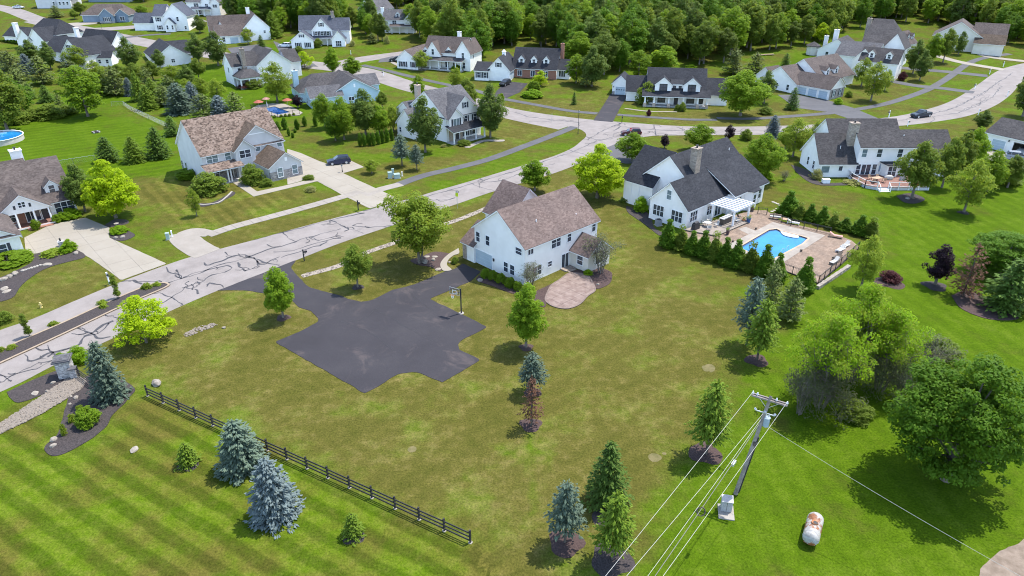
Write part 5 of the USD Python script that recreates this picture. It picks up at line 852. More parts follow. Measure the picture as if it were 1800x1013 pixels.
PLANTS = """
blue_spruce_tree|blue_spruce|486|934|809|97|large silvery blue spruce, nearest the camera, below the black rail fence
blue_spruce_tree|silver_spruce|427|848|741|95|large grey-green spruce touching the black rail fence
spruce_tree|little_spruce|332|828|780|46|small bright green spruce alone between the mulch bed and the big spruces
spruce_tree|little_spruce|622|955|904|46|small yellow-green spruce standing alone below the fence near the bottom edge
blue_spruce_tree|silver_spruce|195|716|602|68|tall narrow blue-green spruce beside the stone gate pillar
lime_tree|lime_tree|258|626|522|108|airy lime-yellow young tree between road and lawn, near the stone pillar
shade_tree|maple|498|560|472|60|young egg-shaped green tree in the grass point beside the dark driveway
shade_tree|shade_tree|629|506|432|58|round dark green young tree on the lawn left of the house walkway
birch_tree|birch|738|462|343|134|large pale green multi-stemmed tree in the stone-edged mulch bed by the garage
maple_tree|maple|925|612|502|72|bright green egg-shaped maple in front of the patio
spruce_tree|lawn_spruce|936|690|622|58|small blue-green spruce right behind the half-dead brown one
dying_spruce_tree|dying_spruce|934|750|664|50|half-dead brown spruce over an oval mulch ring mid-lawn
spruce_tree|lawn_spruce|993|956|850|76|blue-green spruce with bare trunk, left of the trio at the bottom
spruce_tree|dark_spruce|1066|908|778|88|dark full spruce at the back of the trio at the bottom
spruce_tree|green_spruce|1076|985|868|80|green spruce over dark mulch, front right of the trio at the bottom
spruce_tree|green_spruce|1241|800|672|80|lone green spruce on a mulch ring left of the utility pole
spruce_tree|green_spruce|1330|635|528|66|green spruce with a bare trunk on a mulch ring at the lawn edge
spruce_tree|lawn_spruce|1312|606|490|62|blue-green spruce just behind the lawn-edge green one
pine_tree|pine|1352|545|462|50|dark pine at the left pool fence corner
pine_tree|pine|1386|575|488|60|loose brownish pine between pool fence and the multi-stemmed willow
arborvitae|arborvitae|1411|520|455|40|lone pointed arborvitae outside the pool fence, nearest corner
light_tree|light_tree|1512|508|418|66|airy pale green tree at the right end of the pool terrace
maroon_shrub|maroon_bush|1563|503|478|44|low maroon shrub alone on the bright lawn right of the pool
willow_tree|willow|1440|752|556|150|loose multi-stemmed willow with lime top, front left of a tangled clump of three
willow_tree|willow|1492|700|508|136|tallest loose willow at the back of the tangled clump of three
willow_tree|willow|1545|716|548|128|loose willow on the right of the tangled clump, above the grey shrub
thin_shrub|thin_shrub|1405|748|650|80|grey twiggy shrub under the left side of the willow clump
shrub|bush|1500|748|706|62|dark green undergrowth beneath the willow clump
thin_shrub|thin_shrub|1580|728|640|90|grey twiggy shrub between the willow clump and the big maple
shrub|bush|1648|668|600|84|green shrub thicket behind the top of the big maple
thin_shrub|thin_shrub|1618|692|586|110|grey half-bare tall shrub between the willow and the big maple
maple_tree|great_maple|1662|910|640|232|very large dense dark green maple casting a broad shadow, lower right
purple_tree|purple_tree|1643|502|434|52|dark purple-leaved small tree on the lawn at the right
dying_pine_tree|browning_pine|1692|534|430|66|brown half-dead conifer beside the dark spruce, right edge
spruce_tree|dark_spruce|1765|562|455|92|broad dark green spruce in the bed at the right edge
dark_tree|great_maple|1758|512|412|130|large round dark tree behind the spruces at the right edge
shade_tree|light_tree|1693|374|285|78|airy green tree with its round shadow on the lawn, right of the deck
dark_tree|shade_tree|1603|349|252|76|round dark tree in a mulch island in front of the wooden deck
shade_tree|shade_tree|1655|330|245|56|green tree between the deck house and the parked cars, left of two
shade_tree|maple_full|1706|290|228|52|rounded green tree beside the parked cars, nearest the garage building
shade_tree|maple_full|1735|336|268|56|loose green tree in front of the parked cars
shrub|bush|1772|330|305|46|low broad dark shrub on the lawn below the parked cars
shade_tree|dark_tree|1725|230|195|34|small round tree beside the road left of the garage building
shade_tree|dark_tree|1797|205|120|52|dark tree at the right edge where the road leaves the frame
maple_tree|maple_full|1335|318|240|74|bright green maple right behind the charcoal-roofed pool house
shrub|bright_bush|1345|318|300|36|small bright shrub beside the pool house bay window
light_tree|light_tree|1393|276|212|60|loose pale tree left of the white house with the stone chimney
light_tree|light_tree|1430|262|214|34|slim pale tree against the gable of the white deck house
shrub|flower_bush|1434|318|298|30|white-flowering shrub at the corner of the deck house
maple_tree|maple_full|1111|284|236|60|bright green tree hiding the stop sign pole at the junction
lime_tree|gold_tree|1050|362|256|98|tall yellow-green tree between the two white houses
maple_tree|maple|940|336|282|56|bright green tree behind the brown roof of the middle house
maple_tree|maple_full|1228|264|220|54|bright green tree behind the black roof, beside the road
purple_tree|purple_tree|1281|248|221|22|small dark purple tree at the far roadside behind the pool house
shrub|bush|1312|249|228|24|small green bush at the roadside left of the blue spruce
blue_spruce_tree|blue_spruce|1357|244|203|32|narrow blue spruce at the roadside behind the pool house
purple_tree|purple_tree|1168|261|237|20|small dark tree behind the black roofed garage wing
dark_tree|dark_tree|748|268|174|64|dark egg-shaped tree before the left gable of the grey-roofed house
dark_tree|dark_tree|862|242|152|58|dark egg-shaped tree right of the columned front porch
spruce_tree|lawn_spruce|707|292|237|38|larger grey-green spruce of the pair left of the grey-roofed house
spruce_tree|lawn_spruce|733|299|255|30|smaller grey-green spruce of the pair left of the grey-roofed house
shade_tree|light_tree|654|305|281|32|tiny young tree beside the pale utility boxes
maple_tree|maple_full|605|246|174|54|bright green tree beside the light blue house, left of two
dark_tree|dark_tree|643|238|160|60|tall darker tree beside the row of slim cedars
maple_tree|maple_full|572|226|168|44|bright green tree beyond the grey house's lawn
shade_tree|maple|736|178|133|32|green tree behind the brick chimney of the grey-roofed house
spruce_tree|dark_spruce|191|290|241|48|dark spruce behind the yellow tree, leftmost of three on the big lawn
spruce_tree|full_spruce|238|290|240|44|full green spruce, middle of three on the big lawn's edge
spruce_tree|dark_spruce|280|283|224|50|dark spruce beside the grey house, rightmost of three
spruce_tree|dark_spruce|304|242|204|34|dark narrow spruce behind the tan roof
gold_tree|gold_tree|204|398|284|96|bright yellow-green tree at the head of the pale concrete drive
dark_tree|dark_tree|150|372|292|56|dark tree between the brown roof and the yellow tree
shrub|bush|366|347|305|66|wide green shrub at the porch of the pale grey house
shrub|bush|444|328|290|44|rounded green shrub beside the stone-fronted garage wing
shrub|round_shrub|330|318|296|42|dark rounded shrubs along the grey house's side wall
light_tree|light_tree|346|380|334|28|thin little tree on the grey house's front lawn
shrub|bush|470|330|314|26|low shrub at the foot of the stone garage wall
shrub|bush|543|318|308|24|low green shrub at the right end of the stone wall
shrub|flower_bush|546|340|328|28|yellow-flowering low shrub at the front path's end
maple_tree|forest_light|155|205|118|80|large bright green tree standing in the middle of the big lawn
dark_tree|forest_tree|14|232|112|90|large tree at the left edge above the round pool
shrub|bush|88|213|184|56|broad green bush along the big lawn's far edge
shrub|bush|30|222|195|50|low bushes at the left edge of the big lawn
pine_tree|pine|28|148|90|58|brown-green pine at the far left under the hedge
blue_spruce_tree|blue_spruce|50|132|95|32|bluish spruce among the pines at the far left
pine_tree|pine|76|152|98|54|broad pine in front of the white swooping house
round_tree|dark_tree|58|112|72|38|round dark tree, left of two before the black-roofed house
round_tree|dark_tree|90|122|75|30|egg-shaped dark tree, right of two before the black-roofed house
spruce_tree|dark_spruce|117|116|88|20|narrow dark spruce against the white wall
light_tree|light_tree|140|122|82|52|pale green loose tree before the little white outbuilding
pine_tree|pine|128|148|105|44|dark pine above the large bright tree
spruce_tree|dark_spruce|55|176|147|22|short dark spruce on the lawn at the far left, left of two
spruce_tree|dark_spruce|83|182|150|30|short dark spruce on the lawn at the far left, right of two
pine_tree|pine|108|198|164|24|thin greyish pine next to the large bright tree
pine_tree|pine|205|172|116|50|dark pine right of the large bright tree
blue_spruce_tree|blue_spruce|229|170|137|22|small blue spruce among the dark pines
spruce_tree|full_spruce|246|180|126|32|green spruce in the middle of the pine belt
spruce_tree|full_spruce|272|185|138|38|broad green spruce in the pine belt
round_tree|shade_tree|212|145|114|38|round green tree below the tall dark egg-shaped one
round_tree|shade_tree|270|142|108|36|round green tree before the white gable with the square window
round_tree|light_tree|305|146|116|44|pale round tree right of the square gable window
dark_tree|dark_tree|332|155|115|34|dark round tree at the right of the pine belt
round_tree|shade_tree|350|140|104|32|round tree in the lawn left of the gazebo house
spruce_tree|silver_spruce|318|205|146|58|wide blue-green spruce at the centre of the pine belt
blue_spruce_tree|blue_spruce|342|194|144|34|blue spruce right of the wide blue-green one
pine_tree|pine|290|190|150|44|dark pine left of the wide blue-green spruce
pine_tree|pine|360|216|164|54|brownish pine above the tan roof, left of two
blue_spruce_tree|blue_spruce|388|214|168|46|blue spruce directly above the tan roof
pine_tree|pine|417|214|162|48|green pine above the tan roof, right of the blue spruce
light_tree|light_tree|357|172|138|40|pale loose tree behind the blue spruces
dark_tree|dark_tree|231|126|68|44|tall dark egg-shaped tree beside the black-roofed house
dark_tree|dark_tree|350|112|60|36|dark tree on the lawn, left of a touching pair
dark_tree|dark_tree|384|116|58|46|dark tree on the lawn, right of a touching pair
light_tree|light_tree|488|180|112|62|pale green tree beside the blue house's chimney
purple_tree|purple_tree|184|83|61|18|small purple tree at the road bend, upper left
maroon_tree|purple_tree|524|190|168|24|maroon tree at the small dark blue pool
shade_tree|maple|586|132|84|32|green street tree before the slate-roofed farmhouse
shade_tree|maple|620|136|100|34|green street tree above the light blue roof
lime_tree|lime_tree|536|122|90|38|yellowish tree behind the light blue house
shade_tree|bush|526|95|82|22|green bush before the farmhouse garage
shade_tree|dark_tree|352|58|28|26|dark tree beside the slate gable
light_tree|light_tree|437|78|50|26|young pale tree on the twin garage drive
shade_tree|dark_spruce|460|84|62|18|dark bush by the twin garage drive
spruce_tree|full_spruce|482|68|20|38|pale green spruce right of the chimney house
shade_tree|shade_tree|665|72|24|30|dark tall tree on the lawn left of the brown-roofed farmhouse
maple_tree|light_tree|742|124|90|36|light green tree hiding the farmhouse's stone wing
shade_tree|light_tree|803|158|120|34|light tree before the white garage wing
lime_tree|lime_tree|950|154|124|32|yellow-green small tree before the dormered house
round_shrub|round_shrub|938|160|141|24|clipped round shrub on the lawn island
round_shrub|round_shrub|880|180|163|15|clipped round shrub beside the dark drive
hedge|hedge_ball|935|174|158|42|low oblong clipped hedge on the lawn island
spruce_tree|dark_spruce|1009|185|162|12|tiny spruce alone on the lawn right of the drive
shrub|bush|1137|186|146|40|large rounded shrub left of the columned porch
maple_tree|maple_full|1300|204|128|90|large bright green tree right of the columned porch
dark_tree|dark_tree|1343|182|127|42|dark tree behind the large bright one
spruce_tree|dark_spruce|1392|195|154|28|dark green spruce beside the dark drive
spruce_tree|dark_spruce|1378|132|94|26|dark spruce at the corner of the garage house
pine_tree|pine|1288|134|84|46|dense brown-green pine behind the black roof, left of two
pine_tree|pine|1326|134|92|44|dense brown-green pine behind the black roof, right of two
shrub|bush|1356|128|118|18|round bush beside the spruce on the far lawn
shrub|bright_bush|1215|122|114|24|clipped bright bush behind the black roof
light_tree|light_tree|1530|178|112|52|bright green tree on the lawn before the three-car garage
light_tree|light_tree|1514|152|104|40|yellowish loose tree between the two garage houses
shade_tree|light_tree|1555|160|124|26|small green tree beside the front walk
dark_tree|dark_tree|1604|130|72|38|dark green tree on the verge, left of a touching pair
dark_tree|dark_tree|1616|142|90|32|dark green tree on the verge, right of a touching pair
maple_tree|maple|1636|112|60|32|bright green tree between the dark verge trees and the cream house
shade_tree|shade_tree|1657|110|52|34|mid green tree before the cream house's gable
dark_tree|dark_tree|1684|96|57|24|dark egg-shaped tree before the cream wall
blue_spruce_tree|dark_spruce|1576|100|71|18|dark spruce by the tall grey-roofed house
maroon_shrub|maroon_bush|1585|143|127|18|maroon dome shrub beside the front walk
light_tree|lime_tree|1747|84|73|18|small yellowish tree on the far verge at the right
spruce_tree|dark_spruce|1760|90|78|10|tiny spruce on the far verge at the right
lime_tree|lime_tree|1441|75|40|34|yellow-green tree at the edge of the wood
light_tree|light_tree|1462|78|36|24|light green tree right of the yellow one at the wood edge
lime_tree|forest_light|1122|140|90|48|light yellow-green tree behind the detached garage
maple_tree|forest_light|1165|130|82|56|bright green tree behind the black roof, touching the wood
dark_tree|dark_tree|1040|152|84|54|dark tree at the wood edge right of the brick chimney
maple_tree|light_tree|765|82|50|58|green tree between the brown-roofed farmhouse and its lawn
dark_tree|dark_tree|672|72|26|30|dark tall tree before the small dormer house
blue_spruce_tree|blue_spruce|768|56|28|18|small blue spruce near the top centre
pine_tree|pine|655|78|58|22|small pine on the open lawn, upper centre
shrub|flower_bush|680|78|64|14|pale round shrub on the open lawn, upper centre
maple_tree|forest_light|724|56|8|36|bright green tree before the small dormer house
dark_tree|forest_tree|620|50|10|28|tall green tree left of the glimpsed grey roof
shade_tree|forest_light|250|28|10|26|bright green tree beside the brown hipped roof
shade_tree|shade_tree|142|26|4|26|green tree between the grey houses at the top left
dark_tree|pine|100|32|10|30|dark evergreen clump before the pale grey house
shade_tree|shade_tree|132|34|18|18|round dark tree left of the brown hipped roof
pine_tree|pine|8|128|88|50|dark pine cut by the left edge below the hedge
pine_tree|pine|38|172|118|46|dark pine behind the low bushes at the far left
dark_tree|forest_dark|36|205|140|56|dark green tree beside the left-edge tree
light_tree|light_tree|172|150|108|44|pale tree between the pines and the white outbuilding
pine_tree|pine|160|172|120|40|dark pine directly right of the large bright tree's crown
spruce_tree|full_spruce|186|170|122|34|green spruce behind the large bright tree
pine_tree|pine|262|165|118|36|dark pine behind the green spruces of the belt
round_tree|shade_tree|240|150|112|40|round green tree in the belt above the small blue spruce
pine_tree|pine|300|175|132|40|dark pine between the round trees and the wide blue-green spruce
round_tree|light_tree|330|172|140|36|pale green round tree above the blue spruces
spruce_tree|full_spruce|262|196|150|40|green spruce at the lower edge of the pine belt
round_tree|shade_tree|205|152|128|30|small round tree in the shade of the tall egg-shaped one
dark_tree|dark_tree|282|120|88|26|dark tree at the left corner of the white gable
pine_tree|pine|20|190|150|44|pine in the dark group at the left edge
shrub|bush|118|205|186|44|wide dark bush between the dead-looking pine and the big lawn
shrub|bush|60|214|192|40|green bush in the row along the big lawn's far edge
round_tree|light_tree|385|182|140|40|pale round tree left of the gazebo house's lawn
light_tree|light_tree|692|232|186|40|pale tree between the dark tall tree and the grey-roofed house
shade_tree|shade_tree|822|198|140|46|green tree behind the right gable of the grey-roofed house
shade_tree|shade_tree|672|190|162|26|small round tree beside the concrete drive of the light blue house
maple_tree|maple_full|668|238|186|44|bright tree right of the dark tall tree behind the cedars
dark_tree|forest_dark|590|248|200|40|lower green tree among the group behind the grey house's drive
spruce_tree|dark_spruce|760|60|26|22|dark narrow evergreen near the top centre
shade_tree|shade_tree|1770|330|275|50|green tree at the right edge below the parked cars
shade_tree|forest_tree|1680|310|228|54|tall green tree between the deck house and the garage building
maple_tree|maple|1380|262|222|36|green tree beside the blue roadside spruce
light_tree|thin_shrub|1378|322|300|30|bare twiggy little tree left of the deck house
shrub|maroon_bush|1140|205|193|10|small dark shrub in the porch bed
shade_tree|pine|1030|156|108|34|dark pine at the wood edge beyond the dark-roofed house
lime_tree|lime_tree|1150|128|88|40|yellow-green tree above the detached garage
"""
for ln in PLANTS.strip().split('\n'):
    nm, k, x, y, ty, w, lab = ln.split('|')
    cat = 'shrub' if 'shrub' in nm or nm in ('arborvitae', 'hedge') else 'tree'
    plant(nm, k, float(x), float(y), float(ty), float(w), lab, cat)
# rows: every plant of a row its own thing
def row(name, k, pts, label, group, cat='shrub'):
    for q, (x, y, ty, w) in enumerate(pts): plant(name, 'arborvitae_loose' if k == 'arborvitae' and q % 3 == 1 else k, x, y, ty, w * (1.32 if k == 'arborvitae' else 1), label, cat, group)
row('arborvitae', 'arborvitae', [(1173, 440, 388, 27), (1196, 445, 400, 24), (1215, 452, 408, 24), (1235, 458, 408, 26), (1254, 464, 412, 27), (1273, 470, 420, 26), (1293, 476, 424, 28), (1317, 484, 430, 30), (1342, 492, 433, 30), (1364, 502, 448, 26)], 'pointed green arborvitae in the long row along the near side of the pool', 'arborvitae row on the near side of the pool')
row('arborvitae', 'arborvitae', [(1385, 382, 338, 30), (1404, 390, 358, 22), (1423, 393, 360, 22), (1444, 399, 364, 23), (1464, 406, 375, 22), (1484, 411, 384, 24), (1510, 418, 380, 27), (1529, 423, 385, 27)], 'pointed green arborvitae in the row on the far side of the pool', 'arborvitae row on the far side of the pool')
row('slim_cedar', 'slim_cedar', [(634, 258, 234, 9), (642, 258, 235, 9), (649, 257, 234, 9), (657, 257, 233, 9), (665, 255, 230, 9), (673, 253, 228, 9), (681, 251, 226, 9), (689, 248, 225, 8)], 'slim clipped cedar in the tight row beside the grey-roofed house', 'slim cedars beside the grey-roofed house')
row('slim_cedar', 'slim_cedar', [(490, 234, 213, 10), (501, 229, 206, 11), (523, 229, 209, 10), (536, 223, 204, 9), (555, 223, 203, 9)], 'slim cedar in the spaced row behind the grey house', 'slim cedars behind the grey house')
row('slim_cedar', 'slim_cedar', [(508, 240, 225, 6), (519, 234, 226, 6), (515, 243, 233, 6)], 'tiny cedar in the dark bed behind the grey house', 'tiny cedars behind the grey house')
row('slim_cedar', 'slim_cedar', [(x, 74 + (x - 5) * .16, 70 + (x - 5) * .02, 8) for x in range(2, 34, 6)], 'narrow cedar in the tall hedge row at the upper left', 'tall hedge row at the upper left')
row('foundation_shrub', 'round_shrub', [(853, 491, 471, 18), (867, 496.5, 475, 19), (881, 502, 480, 20), (896, 508, 486, 20), (910, 513, 493, 19)], 'rounded dark green shrub in the row along the white gable wall', 'shrub row along the white gable wall')
row('young_street_tree', 'columnar_tree', [(208, 525, 480, 16), (52, 592, 550, 16)], 'slim young tree staked in the road median bed', 'young trees in the road median')
row('median_plant', 'leafy_plant', [(180, 539, 529, 22), (182, 545, 535, 18), (258, 512, 500, 24), (276, 506, 497, 18), (94, 576, 567, 22), (22, 618, 607, 20), (2, 622, 611, 16)], 'low leafy green plant in the road median bed', 'low plants in the road median')
for a in [('bush', 'bright_bush', 140, 645, 612, 44, 'bright yellow-green bush behind the stone gate pillar'), ('bush', 'bright_bush', 108, 640, 622, 26, 'low green bush left of the stone gate pillar'), ('evergreen_shrub', 'round_shrub', 158, 757, 716, 46, 'rounded dark green evergreen in the lower mulch bed'),
          ('leafy_plant', 'leafy_plant', 114, 768, 748, 14, 'spiky pale green plant in the lower mulch bed, lower left of two'), ('leafy_plant', 'leafy_plant', 128, 746, 730, 18, 'spiky pale green plant in the lower mulch bed, beside the evergreen'), ('leafy_plant', 'leafy_plant', 142, 728, 714, 18, 'broad-leaved plant above the rounded evergreen in the mulch bed'),
          ('hedge', 'round_shrub', 18, 474, 446, 80, 'long dark clipped hedge in front of the garage wing at the left edge'), ('bush', 'bush', 12, 572, 548, 30, 'leafy green bush at the left edge beside the road'),
          ('shrub', 'hedge_ball', 124, 444, 422, 26, 'lime green clipped ball beside the lamp pedestal'), ('shrub', 'hedge_ball', 117, 448, 431, 24, 'lower lime green clipped ball at the drive bed'), ('shrub', 'leafy_plant', 90, 456, 441, 46, 'low yellow-green perennials along the drive bed'),
          ('shrub', 'hedge_ball', 209, 414, 398, 34, 'lime green clipped cushion in the round bed by the yellow tree'), ('shrub', 'round_shrub', 65, 405, 385, 18, 'clipped cylinder shrub left of the porch steps'), ('shrub', 'round_shrub', 100, 394, 377, 17, 'clipped round shrub right of the porch steps'), ('hedge', 'hedge_ball', 122, 389, 368, 44, 'low green hedge under the triple window at the left house'),
          ('crabapple_tree', 'thin_shrub', 932, 518, 462, 62, 'small grey-leaved crabapple at the corner of the middle house'), ('crabapple_tree', 'thin_shrub', 1055, 494, 410, 82, 'taller grey half-bare crabapple by the sun room and patio'), ('shrub', 'bright_bush', 1034, 486, 475, 20, 'small lime shrub at the sun room corner'), ('shrub', 'bush', 800, 465, 452, 14, 'small green shrub by the garage corner walk'),
          ('bush', 'bush', 1105, 358, 345, 30, 'low dark shrubs at the left wall of the pool house'), ('bush', 'bright_bush', 1126, 375, 348, 32, 'bright leafy shrub at the corner of the pool house'), ('bush', 'bush', 757, 163, 158, 20, 'dark low shrub in front of the porch lawn'), ('bush', 'hedge_ball', 803, 127, 115, 26, 'clipped dark shrub at the porch end of the farmhouse'),
          ('bush', 'bush', 815, 258, 246, 26, 'dark clipped shrubs at the columned porch'), ('bush', 'flower_bush', 780, 260, 254, 16, 'yellow flowering shrubs at the brick corner'), ('shrub', 'maroon_bush', 430, 158, 148, 30, 'maroon shrubs below the gazebo porch'), ('bush', 'bush', 445, 157, 140, 34, 'green shrubs below the gazebo porch'),
          ('bush', 'bush', 1190, 196, 184, 12, 'clipped shrub left of the front door under the porch'), ('bush', 'bush', 1199, 197, 180, 14, 'clipped shrub right of the front door under the porch'), ('bush', 'bush', 1492, 172, 160, 14, 'round shrub at the stone corner of the three-car garage'), ('shrub', 'bright_bush', 1473, 185, 173, 18, 'bright shrub beside the dark drive'), ('bush', 'bush', 1345, 203, 188, 28, 'clipped round shrub beside the path'), ('flower_bed_plants', 'flower_bush', 1505, 330, 318, 50, 'pale flowering ground plants along the deck'), ('bush', 'bush', 560, 84, 68, 18, 'dark shrub before the farmhouse porch'), ('bush', 'flower_bush', 620, 82, 72, 14, 'yellow shrub beside the farmhouse wall')]:
    plant(a[0], a[1], *a[2:6], a[6], 'shrub' if 'tree' not in a[0] else 'tree')
# mulch rings
for i, (x, y, r, m) in enumerate([(933, 747, 1.05, MULCHR), (995, 955, 1.35, MULCHR), (1075, 985, 1.6, MULCH), (1066, 908, 1.2, MULCH), (1240, 797, 1.5, MULCHR), (1330, 634, 1.25, MULCHR), (925, 611, .8, MULCHR), (498, 559, .85, MULCHR), (629, 505, .8, MULCH), (622, 943, .85, MULCH), (332, 817, .9, MULCH), (1563, 497, 1.9, MULCHR), (1693, 374, .9, MULCH), (1643, 503, 1.5, MULCH), (206, 392, 1.7, MULCH), (936, 690, .9, MULCHR)]): ring(x, y, r, m, i)
bed([(640 + 100, 452), (765, 443), (800, 447), (806, 438), (790, 452), (778, 462), (775, 478), (758, 470), (735, 466), (722, 458)], MULCHR, seed=2)
bed([(842, 484), (860, 484), (915, 508), (925, 520), (900, 516), (862, 502), (838, 493)], MULCHR, seed=3)
bed([(1000, 478), (1045, 470), (1075, 480), (1070, 500), (1045, 508), (1030, 490)], MULCHR, seed=4)
bed([(925, 520), (985, 492), (1005, 478), (985, 500), (962, 525), (958, 540), (940, 535)], MULCHR, seed=5)
bed([(12, 690), (50, 672), (100, 652), (130, 645), (112, 672), (75, 694), (35, 708), (20, 702)], MULCH, seed=6)
bed([(120, 700), (150, 664), (180, 655), (235, 680), (225, 702), (200, 728), (182, 756), (130, 790), (98, 802), (80, 794), (80, 784), (100, 765), (112, 730)], MULCH, seed=7)
bed([(60, 448), (103, 437), (135, 440), (150, 452), (115, 462), (75, 475), (40, 500), (20, 525), (-20, 530), (-20, 500), (20, 480), (55, 462)], MULCH, seed=8)
bed([(193, 412), (215, 404), (233, 410), (236, 416), (215, 424), (196, 420)], MULCH, seed=9)
bed([(1672, 520), (1700, 512), (1760, 535), (1790, 560), (1740, 562), (1690, 543)], MULCHR, seed=10)
bed([(1575, 345), (1600, 340), (1626, 350), (1610, 358), (1590, 356)], MULCH, seed=11)
bed([(1100, 362), (1140, 376), (1150, 400), (1170, 412), (1160, 415), (1135, 396), (1105, 375)], MULCH, seed=12)
bed([(345, 358), (375, 356), (408, 338), (412, 343), (380, 358), (355, 364)], MULCH, seed=13)
bed([(1390, 290), (1420, 300), (1440, 320), (1490, 322), (1490, 326), (1435, 325), (1405, 308)], MULCH, seed=14)
bed([(700, 453), (745, 450), (775, 466), (760, 470)], MULCHR, seed=15) if False else None
# the wood: trees one can tell apart along its edge, the rest one mass
wood = poly([(745, 92), (790, 106), (838, 116), (862, 86), (910, 85), (985, 82), (995, 148), (1060, 152), (1075, 130), (1110, 122), (1200, 112), (1225, 118), (1275, 122), (1290, 110), (1340, 92), (1400, 84), (1445, 72), (1500, 58), (1540, 40), (1640, 46), (1720, 60), (1760, 74), (1820, 92), (1950, 60), (1900, -40), (900, -60), (820, -20), (800, 30), (800, 60), (770, 80)])
woods = [(wood, 6.6)] + [(poly(q), st) for q, st in (([(393, 36), (440, 54), (508, 58), (515, 25), (520, 8), (590, 8), (600, -30), (388, -30)], 6.4), ([(503, 54), (580, 60), (604, 50), (604, 18), (585, 28), (518, 34)], 5.6), ([(640, 62), (664, 70), (664, 30), (650, 12), (640, 14)], 6), ([(722, 62), (758, 84), (800, 72), (832, 62), (832, 44), (790, 46), (765, 62), (738, 28)], 6.2), ([(640, 14), (700, 16), (790, 8), (870, 30), (900, -20), (640, -30)], 6.8), ([(385, 16), (330, 2), (260, 4), (240, 8), (240, -20), (385, -20)], 7))]
wrs = np.random.RandomState(77); spots = []
for pl, step in woods:
    x0, y0, x1, y1 = pl.bounds
    for x in np.arange(x0, x1, step):
        for y in np.arange(y0, min(y1, 430), step):
            p = np.array([x, y]) + wrs.uniform(-.45, .45, 2) * step
            if pl.contains(Point(p)): spots.append((p[1] - .2 * abs(pl.exterior.distance(Point(p))), p[0], p[1], pl.exterior.distance(Point(p))))
hs = unary_union(HP).buffer(3.4); paved = unary_union([roads.buffer(2), poly([(560, 84), (720, 80), (720, 110), (560, 120)])])
spots = [s for s in spots if not hs.contains(Point(s[1], s[2])) and not paved.contains(Point(s[1], s[2])) and not any(q.distance(Point(s[1], s[2])) < 3.4 for q in HP)]
def seen(s):
    x, y = PX((s[1], s[2], T(s[2]) + 10)); return -30 < x < 1830 and y > -5
vis = sorted([s for s in spots if seen(s)], key=lambda s: s[2]); rest = [s for s in spots if not seen(s)]
ks = ['forest_tree', 'forest_dark', 'forest_shade', 'forest_light', 'forest_dark', 'forest_tree', 'forest_light', 'forest_olive']
lab = {'forest_tree': ('mid green tree in the dense wood along the top of the photo', 'mid green trees of the wood'), 'forest_dark': ('deep green rounded tree in the dense wood along the top', 'deep green trees of the wood'), 'forest_shade': ('very dark tall tree in the dense wood along the top', 'very dark trees of the wood'), 'forest_olive': ('yellowish olive green tree in the dense wood along the top', 'olive green trees of the wood'), 'forest_light': ('light bright green tree in the dense wood along the top', 'light green trees of the wood')}
rest += vis[285:]
for s in vis[:285]:
    k = ks[wrs.randint(len(ks))]; path, W0, H0 = KIND[k]; f = wrs.uniform(.85, 1.35) * (.9 if s[3] < 4 else 1.0); g = f * wrs.uniform(.9, 1.15)
    thing('wood_tree', lab[k][0], 'tree', (s[1], s[2], T(s[2])), wrs.uniform(0, 360), lab[k][1], (g, g * wrs.uniform(.85, 1.15), f * wrs.uniform(.85, 1.2)), path)
if rest:
    pi = UsdGeom.PointInstancer.Define(stage, '/World/far_woodland'); tag(pi.GetPrim(), 'continuous mass of far woodland behind the nearer trees', 'woodland', kind='stuff')
    tg = []
    for k in ('forest_tree', 'forest_dark', 'forest_shade', 'forest_light'):
        q = UsdGeom.Xform.Define(stage, '/World/far_woodland/' + k); q.GetPrim().GetReferences().AddInternalReference(KIND[k][0]); tg.append(q.GetPath())
    pi.CreatePrototypesRel().SetTargets(tg)
    pi.CreateProtoIndicesAttr([int(i) for i in wrs.randint(0, 4, len(rest))]); pi.CreatePositionsAttr([Gf.Vec3f(float(s[1]), float(s[2]), float(T(s[2]))) for s in rest])
    pi.CreateScalesAttr([Gf.Vec3f(*[float(v)] * 3) for v in wrs.uniform(.8, 1.15, len(rest))])
print('wood', len(vis), len(rest))
# ---------------------------------------------------------------- rail fence, gate, stones
fa, fb_ = G(260, 696), G(827, 954); fd = (fb_ - fa); flen = np.linalg.norm(fd); fd /= flen; NP = 17; fyaw = math.degrees(math.atan2(fd[1], fd[0]))
t = thing('rail_fence', 'long black three-rail wooden fence dividing the striped lawn from the dry one', 'fence', fa, fyaw); sp = flen / (NP - 1); frs = np.random.RandomState(4)
for i in range(NP):
    x = i * sp; tl = frs.normal(0, .012)
    obj('post', V().hexa([[x-.065,-.065,-.4],[x+.065,-.065,-.4],[x+.065,.065,-.4],[x-.065,.065,-.4],[x-.065+tl,-.065,1.32],[x+.065+tl,-.065,1.32],[x+.065+tl,.065,1.32],[x-.065+tl,.065,1.32]]), BLACK, t)
    obj('post_foot', V().prism(Point(x, 0).buffer(.17, 3), .0, .05), CONC, t)
    if i < NP - 1:
        for z in (.34, .72, 1.1): obj('rail', V().bar([x + .05, -.09, z + frs.normal(0, .015)], [x + sp - .05, -.09, z + frs.normal(0, .015)], .05, .14), BLACK, t)
p = G(119, 660); t = thing('stone_pillar', 'square grey stone gate pillar with slate cap beside the road', 'pillar', p, 20)
